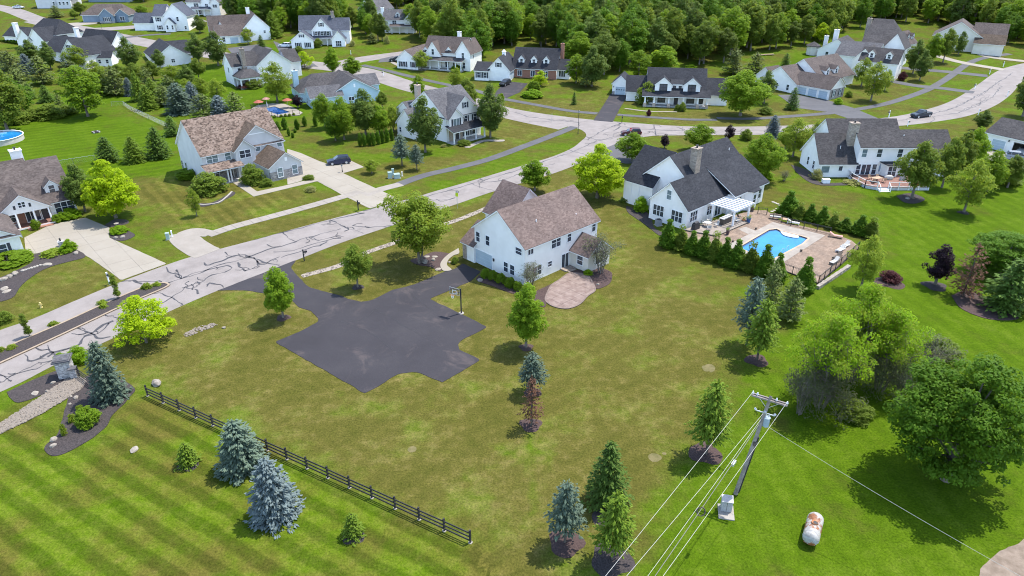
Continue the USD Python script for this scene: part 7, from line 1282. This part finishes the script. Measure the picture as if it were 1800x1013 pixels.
# ---------------------------------------------------------------- vehicles
def car(label, px, py, heading, body, kindc='suv', name='parked_car', cat='car', z=None):
    p = G(px, py); t = thing(name, label, cat, p, heading)
    PM = M('car_paint_%d' % _used.get('cp', 0), body, tuple(x * 1.1 for x in body), 1, .3, spec=.4); _used['cp'] = _used.get('cp', 0) + 1
    L, Wd, H, hood, belt = {'suv': (4.7, 1.88, 1.68, 1.02, 1.08), 'sedan': (4.8, 1.82, 1.45, .9, .95), 'pickup': (5.8, 2.0, 1.88, 1.15, 1.18)}[kindc]; w = Wd / 2; r = L / 2
    def loft(st):
        v = []; f = []
        for x, hw, z0, z1 in st: zm = z0 + (z1 - z0) * .55; v += [[x, -hw * .95, z0], [x, -hw, zm], [x, -hw * .9, z1], [x, hw * .9, z1], [x, hw, zm], [x, hw * .95, z0]]
        for i in range(len(st) - 1):
            for j in range(6): a, b = i * 6 + j, i * 6 + (j + 1) % 6; f += [[a, b, b + 6], [a, b + 6, a + 6]]
        for o in (0, (len(st) - 1) * 6): f += [[o, o + 1, o + 2], [o, o + 2, o + 3], [o, o + 3, o + 4], [o, o + 4, o + 5]]
        return V().add(v, f)
    if kindc == 'pickup': st = [(-r, w * .94, .5, belt), (-r + .1, w, .42, belt + .02), (-.75, w, .38, belt + .02), (.95, w, .36, belt), (1.1, w, .36, hood), (r - .5, w * .97, .36, hood - .05), (r - .08, w * .9, .42, hood - .2), (r, w * .84, .48, .8)]; cb = [(-.85, w * .86, belt, belt + .03), (-.7, w * .86, belt, H - .05), (.25, w * .84, belt, H - .03), (1.05, w * .88, belt, belt + .03)]; rf = [(-.72, w * .76, H - .05, H), (-.2, w * .8, H - .04, H + .03), (.28, w * .74, H - .05, H - .01)]
    else: st = [(-r, w * .88, .45, belt - .12), (-r + .12, w * .97, .34, belt), (-1.2, w, .28, belt + .02), (.6, w, .26, belt), (1.0, w, .27, hood), (r - .55, w * .97, .28, hood - .06), (r - .1, w * .88, .34, hood - .2), (r, w * .8, .42, hood - .34)]; bk = -r + (.12 if kindc == 'suv' else .75); cb = [(bk, w * .86, belt, belt + .03), (bk + (.3 if kindc == 'suv' else .65), w * .84, belt, H - .04), (.1, w * .84, belt, H - .02), (1.0, w * .88, belt - .02, belt + .02)]; rf = [(bk + (.28 if kindc == 'suv' else .66), w * .74, H - .05, H - .01), (-.6, w * .78, H - .04, H + .03), (.12, w * .73, H - .05, H)]
    obj('body', loft(st), PM, t, smooth=35); obj('window_band', loft(cb), GLASS, t); obj('roof', loft(rf), PM, t, smooth=35)
    if kindc == 'pickup': obj('cargo_bed', V().box(-r + .18, -.95, -w * .72, w * .72, belt + .021, belt + .03), BLACK, t)
    pil = V()
    for s in (-1, 1):
        for x in ((-.5,) if kindc == 'pickup' else (-.25, bk + .75)): pil.bar([x, s * w * .875, belt], [x - .05, s * w * .80, H - .03], .09, .05)
    obj('pillar', pil, PM, t)
    wr = .37 if kindc != 'pickup' else .41
    for x in (-r + .95, r - .92):
        for s in (-1, 1):
            y = s * (w - .13); ty = obj('wheel', V().tube([[x, y - .12, wr], [x, y + .12, wr]], wr, 16), BLACK, t); obj('rim', V().tube([[x, y + s * .121, wr], [x, y + s * .135, wr]], wr * .64, 12), METAL, ty)
    for s in (-1, 1):
        obj('headlight', V().obox([r - .13, s * w * .66, hood - .27], [.2, .34, .15], 0), GLASSB, t); obj('tail_light', V().obox([-r + .05, s * w * .74, belt - .22], [.16, .22, .24], 0), M('tail_red', (.3, .02, .02), None, 1, .3) if not _used.get('tr') else '/World/Looks/tail_red', t); _used['tr'] = 1
        obj('mirror', V().obox([.75, s * (w + .07), belt + .06], [.16, .2, .15], 0), PM, t)
    obj('grille', V().obox([r - .02, 0, .62], [.06, w * 1.0, .2], 0), BLACK, t); return t
car('dark blue parked car on the pale concrete drive of the grey house', 596, 288, 200, (.018, .022, .045)); car('black pickup truck driving on the curving road', 1618, 206, 203, (.012, .017, .028), 'pickup', 'pickup_truck', 'truck'); car('dark red and black car at the junction behind the stop sign', 1109, 238, 180, (.06, .015, .014))
car('dark blue saloon parked on the grass side, lower of the pair by the garage building', 1771, 290, -28, (.02, .03, .05), 'sedan'); car('silver blue car parked behind the dark saloon by the garage building', 1789, 281, -28, (.22, .25, .29), 'suv')
g_ = G(1748, 268); t = car('white car standing inside the open garage doorway', 1749, 271, -62 - 90, (.6, .61, .62), 'suv'); q = GB.w(7.35, 3.0); UsdGeom.Xformable(t).GetOrderedXformOps()[0].Set(Gf.Vec3d(float(q[0]), float(q[1]), float(q[2]) + .06)); car('white car parked beside the farmhouse garage, upper left', 501, 83, 170, (.66, .67, .68), 'suv'); car('black car half hidden behind the tree at the dark drive', 888, 150, -120, (.015, .015, .018)); car('dark car parked at the end of the farmhouse wing', 697, 108, 175, (.02, .02, .024)); car('small grey car between the trees at the top centre', 793, 47, 0, (.12, .13, .14), 'sedan'); car('pale car on the drive at the top left', 33, 15, 0, (.5, .52, .54), 'sedan')
# ---------------------------------------------------------------- swimming pool and terrace
def zp(pts): return poly([(1200 + x / 5.065, 320 + y / 5.065) for x, y in pts])
WATER = usdkit.material(stage, '/World/Looks/pool_water', {'g': ('geometry', {}), 'n': ('noise_texture', {'scale': 1.6, 'detail': 3.0}), 'b': ('bump', {'strength': .12, 'distance': .03}), 't': ('transparent_bsdf', {'color': (.72, .92, .97)}), 'gl': ('glossy_bsdf', {'roughness': .04, 'color': (.9, .9, .9)}), 'f': ('fresnel', {'IOR': 1.33}), 'm': ('mix_closure', {})}, [('g.position', 'n.vector'), ('n.fac', 'b.height'), ('b.normal', 'gl.normal'), ('f.fac', 'm.fac'), ('t.BSDF', 'm.closure1'), ('gl.BSDF', 'm.closure2')], surface='m.closure')
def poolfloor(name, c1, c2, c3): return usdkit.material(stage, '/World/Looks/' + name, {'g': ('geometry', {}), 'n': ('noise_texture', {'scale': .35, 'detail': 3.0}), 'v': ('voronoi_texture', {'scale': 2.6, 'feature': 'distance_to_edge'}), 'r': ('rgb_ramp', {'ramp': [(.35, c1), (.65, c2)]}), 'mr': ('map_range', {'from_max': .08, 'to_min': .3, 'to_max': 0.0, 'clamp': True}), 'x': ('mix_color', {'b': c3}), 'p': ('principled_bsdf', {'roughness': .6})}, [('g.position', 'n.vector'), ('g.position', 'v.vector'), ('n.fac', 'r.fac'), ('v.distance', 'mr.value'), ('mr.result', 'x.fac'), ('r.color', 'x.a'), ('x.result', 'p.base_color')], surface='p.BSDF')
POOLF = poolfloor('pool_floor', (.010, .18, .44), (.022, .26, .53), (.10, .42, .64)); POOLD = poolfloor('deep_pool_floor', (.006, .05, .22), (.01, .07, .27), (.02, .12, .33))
PAVER = usdkit.material(stage, '/World/Looks/terrace_pavers', {'g': ('geometry', {}), 'mp': ('mapping', {'rotation': (0, 0, -gyaw)}), 'b': ('brick_texture', {'scale': 1.0, 'brick_width': .42, 'row_height': .21, 'mortar_size': .012, 'color1': (.18, .125, .09), 'color2': (.26, .19, .14), 'mortar': (.09, .07, .055)}), 'n': ('noise_texture', {'scale': .8, 'detail': 5.0}), 'r': ('rgb_ramp', {'ramp': [(.3, (.75, .75, .75)), (.7, (1.2, 1.18, 1.15))]}), 'x': ('mix_color', {'blend_type': 'multiply', 'fac': 1.0}), 'p': ('principled_bsdf', {'roughness': .85})}, [('g.position', 'mp.vector'), ('mp.vector', 'b.vector'), ('g.position', 'n.vector'), ('n.fac', 'r.fac'), ('b.color', 'x.a'), ('r.color', 'x.b'), ('x.result', 'p.base_color')], surface='p.BSDF')
COPE = M('pool_coping', (.23, .20, .17), (.29, .26, .225), 1, .8, coord='world'); COPEE = M('coping_edge', (.36, .26, .18), (.44, .33, .24), 1, .8, coord='world')
deck = zp([(0, 470), (25, 440), (610, 262), (740, 262), (880, 360), (1320, 462), (1500, 530), (1570, 590), (1420, 735), (1210, 912), (870, 785), (560, 690), (250, 600), (0, 545)])
water = zp([(505, 592), (770, 438), (835, 430), (870, 448), (1040, 490), (1112, 512), (1060, 560), (800, 697), (700, 690)]); cope = zp([(385, 580), (800, 368), (1268, 488), (858, 752), (640, 690)])
t = UsdGeom.Xform.Define(stage, '/World/pool_terrace').GetPrim(); tag(t, kind='structure')
obj('paving', sheet(deck.difference(cope.buffer(.002)), .20, .3), PAVER, t)
rim_ = water.buffer(.3).difference(water); obj('coping', sheet(cope.difference(water.buffer(.302)), .225, .3), COPE, t); obj('coping_edge', sheet(rim_, .24, .3), COPEE, t)
t2 = thing('swimming_pool', 'bright blue in-ground swimming pool behind the arborvitae row', 'swimming pool', (0, 0, 0)); obj('basin', sheet(water.buffer(.02), .03), POOLF, t2)
obj('tile_band', sheet(water.difference(water.buffer(-.22)), .035), POOLD, t2); obj('water', sheet(water.buffer(.01), .16), WATER, t2); obj('ledge', sheet(spoly([(1200 + x / 5.065, 320 + y / 5.065) for x, y in [(868, 452), (900, 446), (970, 455), (1020, 480), (1030, 505), (960, 500), (895, 480)]], 4), .19, .15), M('pale_cover', (.42, .52, .56), (.50, .60, .63), 1, .5), t2)
lp = [G(1200 + x / 5.065, 320 + y / 5.065) for x, y in ((880, 650), (925, 625))]
for q in lp: obj('ladder_rail', V().tube([q + [.35, .35, .2], q + [.3, .3, .95], q + [-.1, -.1, 1.0], q + [-.35, -.35, .7], q + [-.4, -.4, .1]], .03, 6), METAL, t2)
rp_ = zp([(25, 440), (420, 320), (590, 375), (300, 500), (20, 448)]); obj('raised_patio', sheet(rp_, .42, .5), M('patio_flags', (.19, .16, .135), (.26, .225, .19), 1.2, .85, coord='world'), kind='structure'); obj('path', sheet(zp([(490, 430), (560, 410), (650, 448), (580, 475)]), .213, .1), COPE, kind='structure')
def bfence(name, label, pts, h=1.2, picket=True, z=.15):
    a = pts[0]; t = thing(name, label, 'fence', (0, 0, 0)); pk = V()
    for a, b in zip(pts[:-1], pts[1:]):
        L = np.linalg.norm(b - a); n = max(1, int(round(L / 2.2)))
        for i in range(n + 1): q = a + (b - a) * i / n; obj('post', V().box(q[0]-.04, q[0]+.04, q[1]-.04, q[1]+.04, q[2] - .1, q[2] + z + h + .06), BLACK, t)
        for zz in (.12, h - .12, h): obj('rail', V().bar(a + [0, 0, z + zz], b + [0, 0, z + zz], .035), BLACK, t)
        for i in range(int(L / .22)): q = a + (b - a) * (i + .5) / int(L / .22); pk.bar(q + [0, 0, z + .1], q + [0, 0, z + h], .014)
    obj('pickets', pk, BLACK, t, kind='stuff'); return t
gz = lambda x, y: G(1200 + x / 5.065, 320 + y / 5.065)
bfence('metal_fence', 'black metal fence along the near corner of the pool terrace', [gz(860, 792), gz(1205, 915), gz(1400, 752), gz(1560, 605)]); bfence('metal_fence', 'short black metal fence at the pool house end of the terrace', [gz(665, 292), gz(745, 305)]); bfence('metal_fence', 'black metal fence along the far side of the pool terrace', [gz(800, 345), gz(960, 400), gz(1310, 478)])
t = thing('retaining_wall', 'low pale stone wall edging the pool terrace on the lawn side', 'wall', (0, 0, 0)); a, b = gz(1195, 955), gz(1480, 765); L = np.linalg.norm(b - a); r_ = random.Random(8); u = 0
while u < L - .3:
    l = r_.uniform(.45, .9); l = min(l, L - u); c = a + (b - a) * (u + l / 2) / L
    for z in (0, .24): obj('stone', V().obox(c + [r_.uniform(-.04, .04), 0, .12 + z], [l - .03, .5 + r_.uniform(-.05, .05), .225], math.atan2((b-a)[1], (b-a)[0])), ROCK, t)
    u += l
# pergola over the terrace
pw = PH.yaw; PHT = [PH.w(0, 0)[0], PH.w(0, 0)[1], 0]
t = thing('pergola', 'white wooden pergola with broad rafters against the pool house wall', 'pergola', PHT, math.degrees(pw)); X0, X1, Y0, Y1, ZT = 6.4, 11.0, -4.4, -.5, 3.05
for x in (X0, X1):
    for y in (Y0, Y1): obj('post', V().box(x - .12, x + .12, y - .12, y + .12, 0, ZT - .25), TRIM, t)
for y in (Y0, Y1): obj('beam', V().box(X0 - .5, X1 + .5, y - .16, y - .08, ZT - .25, ZT), TRIM, t); obj('beam', V().box(X0 - .5, X1 + .5, y + .08, y + .16, ZT - .25, ZT), TRIM, t)
for k in range(8): x = X0 - .3 + k * (X1 - X0 + .6) / 7; obj('rafter', V().box(x - .08, x + .08, Y0 - .6, Y1 + .35, ZT + .003, ZT + .17), TRIM, t)
def place(px, py, z=0): g = gz(px, py); return g + [0, 0, z]
WICK = M('dark_wicker', (.06, .045, .035), (.10, .08, .06), 9, .8); CUSH = M('pale_cushion', (.36, .36, .345), (.44, .44, .42), 2, .8); TEAL = M('teal_fabric', (.03, .25, .32), (.05, .32, .4), 2, .8); PINK = M('pink_towel', (.5, .25, .22), (.55, .3, .26), 2, .8); TANF = M('tan_wood', (.33, .22, .14), (.42, .3, .2), 3, .7)
def lounger(px, py, yaw, label, frame=TRIM, fab=CUSH, fn=gz, z=.2):
    p = fn(px, py) + [0, 0, z]; t = thing('sun_lounger', label, 'sun lounger', p, yaw)
    obj('frame', V().box(-.95, .95, -.33, -.27, .26, .33).box(-.95, .95, .27, .33, .26, .33).box(-.95, -.89, -.27, .27, .26, .33).box(.89, .95, -.27, .27, .26, .33), frame, t); obj('seat', V().box(-.93, .35, -.27, .27, .331, .40), fab, t); obj('backrest', V().hexa([[.35, -.27, .34], [.98, -.27, .72], [.98, .27, .72], [.35, .27, .34], [.32, -.27, .41], [.95, -.27, .79], [.95, .27, .79], [.32, .27, .41]]), fab, t)
    for x in (-.85, .85):
        for y in (-.3, .3): obj('leg', V().box(x - .03, x + .03, y - .03, y + .03, 0, .26), frame, t)
def chair(px, py, yaw, label, m=CUSH, fn=gz, z=.2, grp=None, leg=METAL):
    p = fn(px, py) + [0, 0, z]; t = thing('patio_chair', label, 'chair', p, yaw, grp); obj('seat', V().box(-.27, .27, -.27, .27, .40, .46), m, t); obj('backrest', V().hexa([[-.27, .22, .46], [.27, .22, .46], [.27, .27, .46], [-.27, .27, .46], [-.25, .34, .95], [.25, .34, .95], [.25, .39, .95], [-.25, .39, .95]]), m, t)
    for x in (-.24, .24):
        for y in (-.24, .24): obj('leg', V().box(x - .02, x + .02, y - .02, y + .02, 0, .4), leg, t)
        obj('armrest', V().box(x - .03, x + .03, -.24, .27, .62, .65), leg, t)
def table(px, py, r, h, label, m=CUSH, fn=gz, z=.2, rect=None, yaw=0):
    p = fn(px, py) + [0, 0, z]; t = thing('patio_table', label, 'table', p, yaw)
    if rect: obj('tabletop', V().box(-rect[0], rect[0], -rect[1], rect[1], h - .05, h), m, t); [obj('leg', V().box(x*rect[0]*.9-.04, x*rect[0]*.9+.04, y*rect[1]*.85-.04, y*rect[1]*.85+.04, 0, h - .05), m, t) for x in (-1, 1) for y in (-1, 1)]
    else: obj('tabletop', V().tube([[0, 0, h - .04], [0, 0, h]], r, 18), m, t); obj('pedestal', V().tube([[0, 0, 0], [0, 0, .05], [0, 0, h - .04]], [r * .45, .05, .05], 10), METAL, t)
lounger(980, 385, 150, 'white sun lounger on the far pool edge'); lounger(1360, 505, 150, 'brown lounger with a pink towel at the terrace\'s right end', TANF, PINK); lounger(1400, 625, 40, 'white sun lounger at the right terrace edge under the pale tree, upper'); lounger(1440, 590, 40, 'second white sun lounger, nearer the fence corner'); lounger(1370, 690, 40, 'dark wicker lounger right of the pool', WICK, WICK); lounger(1345, 735, 40, 'dark wicker lounger closest to the fence corner', WICK, CUSH)
t = thing('patio_bench', 'pale cushioned bench beside the far arborvitae row', 'bench', place(820, 340, .2), -20); obj('seat', V().box(-.9, .9, -.3, .3, .3, .42), TANF, t); obj('backrest', V().box(-.9, .9, .25, .33, .42, .8), TANF, t); obj('cushion', V().box(-.86, .86, -.28, .24, .421, .52), CUSH, t)
table(905, 362, .5, .45, 'low square table between bench and white lounger', TANF, rect=(.5, .5), yaw=-20); table(215, 418, .6, .72, 'round pale patio table near the black covered grill', z=.42)
for (x, y, a) in ((180, 405, 90), (230, 450, 180), (295, 420, -70), (225, 380, 10)): chair(x, y, a, 'pale patio chair around the round table near the covered grill', grp='chairs around the round patio table', z=.42)
t = thing('grill', 'black covered barbecue grill at the pool house corner', 'grill', place(110, 440, .42), 40); obj('cover', V().hexa([[-.7, -.35, 0], [.7, -.35, 0], [.7, .35, 0], [-.7, .35, 0], [-.62, -.27, .95], [.62, -.27, .95], [.62, .27, .95], [-.62, .27, .95]]), BLACK, t); obj('hood', V().tube([[-.45, 0, .93], [.45, 0, .93]], .28, 12), BLACK, t)
t = thing('outdoor_bar', 'dark wicker bar counter with pale top under the pergola', 'bar counter', place(375, 385, .42), math.degrees(pw)); obj('counter', V().box(-1.25, 1.25, -.35, .35, 0, .98), WICK, t); obj('top', V().box(-1.35, 1.35, -.45, .45, .982, 1.05), CUSH, t)
for i, (x, y) in enumerate(((480, 375), (500, 340), (420, 330), (455, 300))): chair(x, y, 30 + 70 * i, 'pale patio chair in the shade of the pergola', WICK if i % 2 else CUSH, grp='chairs under the pergola')
def pot(px, py, r, h, m, label, z=.2, fol=True, fn=gz):
    t = thing('plant_pot', label, 'plant pot', fn(px, py) + [0, 0, z], 0); obj('pot', V().tube([[0, 0, 0], [0, 0, h * .9], [0, 0, h]], [r * .7, r, r * 1.1], 12), m, t)
    if fol: obj('foliage', kites(np.random.RandomState(int(px)).normal(0, r * .55, (60, 3)) + [0, 0, h + r * .5], unit(np.random.RandomState(3).normal(size=(60, 3)) + [0, 0, .8]), r * .6, r * .35, np.random.RandomState(1)), LV['mid'], t)
pot(397, 478, .3, .75, M('dark_glaze', (.05, .03, .035), (.08, .05, .05), 3, .4), 'tall dark glazed pot between patio and pool'); pot(582, 372, .36, .8, M('blue_glaze', (.02, .06, .16), (.03, .09, .22), 3, .3), 'blue glazed pot at the outer pergola post'); pot(615, 268, .35, .6, WICK, 'dark planter beside the bay window', 0.2); pot(650, 432, .18, .25, WICK, 'small dark bowl on the path beside the coping', .21, False); pot(445, 545, .18, .25, WICK, 'small dark bowl on the left coping edge', .22, False); pot(1052, 628, .18, .25, WICK, 'small dark bowl on the right coping edge', .22, False); pot(540, 365, .3, .4, M('terracotta', (.38, .16, .08), (.45, .2, .11), 3, .8), 'terracotta planter with red flowers beside the pergola')
p = G(1157, 396); t = thing('air_conditioner', 'grey cylindrical air conditioning unit beside the pool house wall', 'air conditioner', p, 20); obj('casing', V().box(-.42, .42, -.42, .42, .06, 1.0), M('ac_grey', (.16, .17, .18), (.24, .25, .26), 14, .5), t); obj('fan_grille', V().tube([[0, 0, 1.0], [0, 0, 1.05]], .36, 14), BLACK, t); obj('pad', V().box(-.55, .55, -.55, .55, -.1, .06), CONC, t)
for i, (x, y) in enumerate(((805, 180), (825, 188), (845, 196), (868, 210), (860, 225), (838, 240), (815, 255), (795, 265))): obj('stepping_stone', sheet(Point(*gz(x, y)[:2]).buffer(.28, 3), .05, .05), ROCKW, label='pale stepping stone in the curved line behind the pool house', cat='stepping stone', group='stepping stones behind the pool house')
# small pool of the light blue house
def z4p(x, y): return (430 + x / 11.254, 160 + y / 11.254)
dk = poly([z4p(*q) for q in [(130, 365), (240, 300), (560, 255), (800, 270), (950, 330), (1150, 440), (1080, 490), (660, 520), (420, 470), (180, 400)]]); w2 = poly([z4p(*q) for q in [(330, 365), (595, 318), (905, 432), (655, 478)]])
obj('pool_surround', sheet(dk.difference(w2.buffer(.01)), .16, .2), CONCD, kind='structure'); t = thing('swimming_pool', 'dark blue rectangular pool beside the light blue house', 'swimming pool', (0, 0, 0)); obj('basin', sheet(w2.buffer(.02), .03), POOLD, t); obj('water', sheet(w2.buffer(.015), .10), WATER, t)
def umbrella(x, y, label, m, fn=lambda a, b: G(*z4p(a, b)), closed=False, R=1.35, z=.15):
    t = thing('patio_umbrella', label, 'umbrella', fn(x, y) + [0, 0, z], x % 40); obj('pole', V().tube([[0, 0, 0], [0, 0, 2.5]], .03, 6), METAL, t); obj('base', V().tube([[0, 0, 0], [0, 0, .08]], .28, 10), BLACK, t)
    obj('canopy', V().tube([[0, 0, 2.0], [0, 0, 2.02], [0, 0, 2.32], [0, 0, 2.55]], [R, R, R * .55, .04], 8) if not closed else V().tube([[0, 0, 1.0], [0, 0, 1.8], [0, 0, 2.6]], [.14, .17, .03], 8), m, t)
UMB = M('orange_canvas', (.28, .07, .04), (.34, .10, .06), 2, .8); umbrella(300, 385, 'orange patio umbrella nearest the tan roof', UMB); umbrella(450, 320, 'pale orange patio umbrella at the far pool edge', M('faded_orange_canvas', (.36, .18, .14), (.42, .23, .18), 2, .8), R=1.1); umbrella(865, 345, 'orange patio umbrella beside the maroon tree', UMB); umbrella(465, 420, 'closed white umbrella at the small pool', CUSH, closed=True)
bfence('metal_fence', 'thin dark fence around the small dark blue pool', [G(*z4p(*q)) for q in [(140, 370), (300, 430), (430, 480), (660, 535), (960, 490), (1090, 470)]], 1.2)
for i, (x, y) in enumerate(((600, 530), (725, 515), (810, 505), (890, 500), (975, 485))): plant('bush', 'bush', *z4p(x, y + 10), z4p(x, y - 50)[1], 7, ['dark clipped shrub, leftmost along the small pool fence', 'small round shrub, second along the small pool fence', 'light round shrub, third along the small pool fence', 'round shrub, fourth along the small pool fence', 'reddish low shrub, last along the small pool fence'][i], 'shrub')
# round pool, fire ring, wire fence on the big lawn
c = G(-8, 249); t = thing('round_pool', 'round above-ground pool with white wall at the left edge', 'swimming pool', c, 0); R_ = 5.6
obj('wall', V().tube([[0, 0, -.1], [0, 0, 1.15]], R_, 40, False).tube([[0, 0, 1.15], [0, 0, -.1]], R_ - .06, 40, False), M('pool_wall_white', (.42, .40, .36), (.5, .48, .44), 2, .6), t)
a_ = np.linspace(0, 2 * np.pi, 41)[:-1]; ringp = Point(0, 0).buffer(R_ + .12, 12).difference(Point(0, 0).buffer(R_ - .12, 12)); obj('top_rail', V().prism(ringp, 1.152, 1.21), TRIM, t); dsk = lambda r, z: V().add([[r * math.cos(q), r * math.sin(q), z] for q in np.linspace(0, 2 * np.pi, 48, endpoint=False)], [[0, i, i + 1] for i in range(1, 47)]); obj('liner', dsk(R_ - .07, .9), POOLF, t); obj('water', dsk(R_ - .065, 1.02), WATER, t)
t = thing('pool_pump', 'white pool filter beside the round pool', 'pump', G(-2, 236), 0) if False else None
t = thing('fire_ring', 'small dark ring of stones for fires in the middle of the big lawn', 'fire pit', G(169, 233), 0)
for k in range(12): obj('stone', V().obox([.75 * math.cos(k * .5236), .75 * math.sin(k * .5236), .14], [.3, .36, .28], k * .5236), BARKD if k % 3 else STEP, t)
obj('ash', V().prism(Point(0, 0).buffer(.62, 5), .02, .05), BLACK, t)
def wirefence(label, px):
    t = thing('wire_fence', label, 'fence', (0, 0, 0)); pts = [G(*q) for q in px]; ms = V()
    for a, b in zip(pts[:-1], pts[1:]):
        L = np.linalg.norm(b - a); n = max(1, int(L / 3))
        for i in range(n + 1): q = a + (b - a) * i / n; obj('post', V().tube([q, q + [0, 0, 1.25]], .035, 6), METAL, t)
        obj('top_rail', V().tube([a + [0, 0, 1.22], b + [0, 0, 1.22]], .028, 6), METAL, t)
        m = int(L / .35)
        for i in range(m): q0, q1 = a + (b - a) * i / m, a + (b - a) * min(1, (i + 2.4) / m); ms.bar(q0 + [0, 0, .05], q1 + [0, 0, 1.2], .010); ms.bar(q0 + [0, 0, 1.2], q1 + [0, 0, .05], .010)
    obj('mesh', ms, METAL, t, kind='stuff')
wirefence('grey wire mesh fence running down the right side of the big lawn', [(197, 187), (217, 186), (232, 196), (262, 210), (292, 224), (305, 232)]); wirefence('low wire mesh fence between the big lawn and the yellow tree', [(98, 294), (130, 289), (168, 283)])
t = thing('wooden_bench', 'low tan wooden bench on the far lawn before the wood', 'bench', G(1345, 98), 10); obj('seat', V().box(-3.2, 3.2, -.4, .4, .3, .5), TANF, t); [obj('leg', V().box(x - .1, x + .1, -.3, .3, 0, .3), TANF, t) for x in (-2.6, 0, 2.6)]
# ---------------------------------------------------------------- wooden deck of the right-hand house
dz = lambda px, py, z=0: (DH.w(*px) if False else None)
t = thing('wooden_deck', 'red-brown wooden deck with white railing behind the right-hand white house', 'deck', DH.w(0, 0), 0); D = [(5.9, -.05), (5.6, -2.2), (6.3, -6.2), (8.0, -7.4), (10.0, -7.5), (17.4, -7.5), (17.4, -.05)]; DP = Polygon(D)
for k in range(28):
    s_ = sbox(0, -8 + k * .285, 20, -8 + k * .285 + .265).intersection(DP.buffer(-.02))
    if not s_.is_empty and s_.area > .05 and s_.geom_type == 'Polygon': obj('board', V().prism(s_, .53, .60), DECKW, t)
obj('skirt', V().prism(DP.difference(DP.buffer(-.08)), -.2, .52), M('deck_skirt', (.42, .44, .46), (.5, .52, .54), 2, .7), t)
for (a, b) in zip(D[:-1], D[1:]):
    if (a, b) in ((D[3], D[4]), (D[5], D[6])): continue
    a, b = np.array([*a, 0]), np.array([*b, 0]); L = np.linalg.norm(b - a); n = max(1, round(L / 1.9))
    for i in range(n + 1): q = a + (b - a) * i / n; obj('railing_post', V().box(q[0]-.06, q[0]+.06, q[1]-.06, q[1]+.06, -.1, 1.6), TRIM, t)
    for z in (.75, 1.5): obj('railing', V().bar(a + [0, 0, z], b + [0, 0, z], .07), TRIM, t)
    bl = V()
    for i in range(int(L / .2)): q = a + (b - a) * (i + .5) / int(L / .2); bl.box(q[0]-.012, q[0]+.012, q[1]-.012, q[1]+.012, .76, 1.47)
    obj('balusters', bl, BLACK, t, kind='stuff')
for k in range(3): obj('step', V().box(8.1, 9.9, -7.8 - .32 * k, -7.49 - .32 * k, -.1, .44 - .16 * k), TRIM, t)
for x in (8.05, 9.95): obj('stair_rail', V().bar([x, -7.5, 1.5], [x, -8.5, .95], .07).box(x - .06, x + .06, -8.56, -8.44, 0, 1.0), TRIM, t)
dw = lambda x, y: DH.w(x, y)
table(9.3, -4.2, 0, .74, 'wooden table with orange-brown top on the deck', TANF, dw, .6, (.95, .6), 20)
for (x, y, a) in ((8.5, -3.2, 20), (10, -3.1, 0), (8.4, -5.0, 160), (10.4, -4.8, 200)): chair(x, y, a, 'dark wooden chair around the table on the deck', TANF, dw, .6, 'chairs on the deck', TANF)
t = thing('grill', 'white covered grill standing on the deck', 'grill', dw(14.6, -3.4) + [0, 0, .6], 0); obj('cover', V().hexa([[-.5, -.3, 0], [.5, -.3, 0], [.5, .3, 0], [-.5, .3, 0], [-.42, -.24, .9], [.42, -.24, .9], [.42, .24, .9], [-.42, .24, .9]]), CUSH, t); obj('hood', V().tube([[-.3, 0, .9], [.3, 0, .9]], .24, 10), CUSH, t)
t = thing('covered_seat', 'white covered round seat on the deck left of the grill', 'covered furniture', dw(12.2, -3.0) + [0, 0, .6], 0); obj('cover', V().blob([0, 0, .35], [.85, .5, .5], 3, 2, .12), CUSH, t)
obj('red_mat', V().box(15.2, 16.9, -6.4, -5.2, .605, .62).xf(np.array([[1, 0, 0, DH.o[0]], [0, 1, 0, DH.o[1]], [0, 0, 1, DH.o[2]], [0, 0, 0, 1]])), M('red_mat', (.38, .07, .05), (.45, .1, .07), 2, .9), label='red mat lying on the deck boards', cat='mat')
umbrella(10.9, -1.3, 'closed dark umbrella against the deck house wall', SLATE, dw, True, z=.6)
obj('edging', sheet(ribbon([(345, 360), (362, 361), (385, 357), (400, 346), (408, 338)], .3), .18, .2), ROCKW, label='curved pale stone edging before the grey house shrubs', cat='edging')
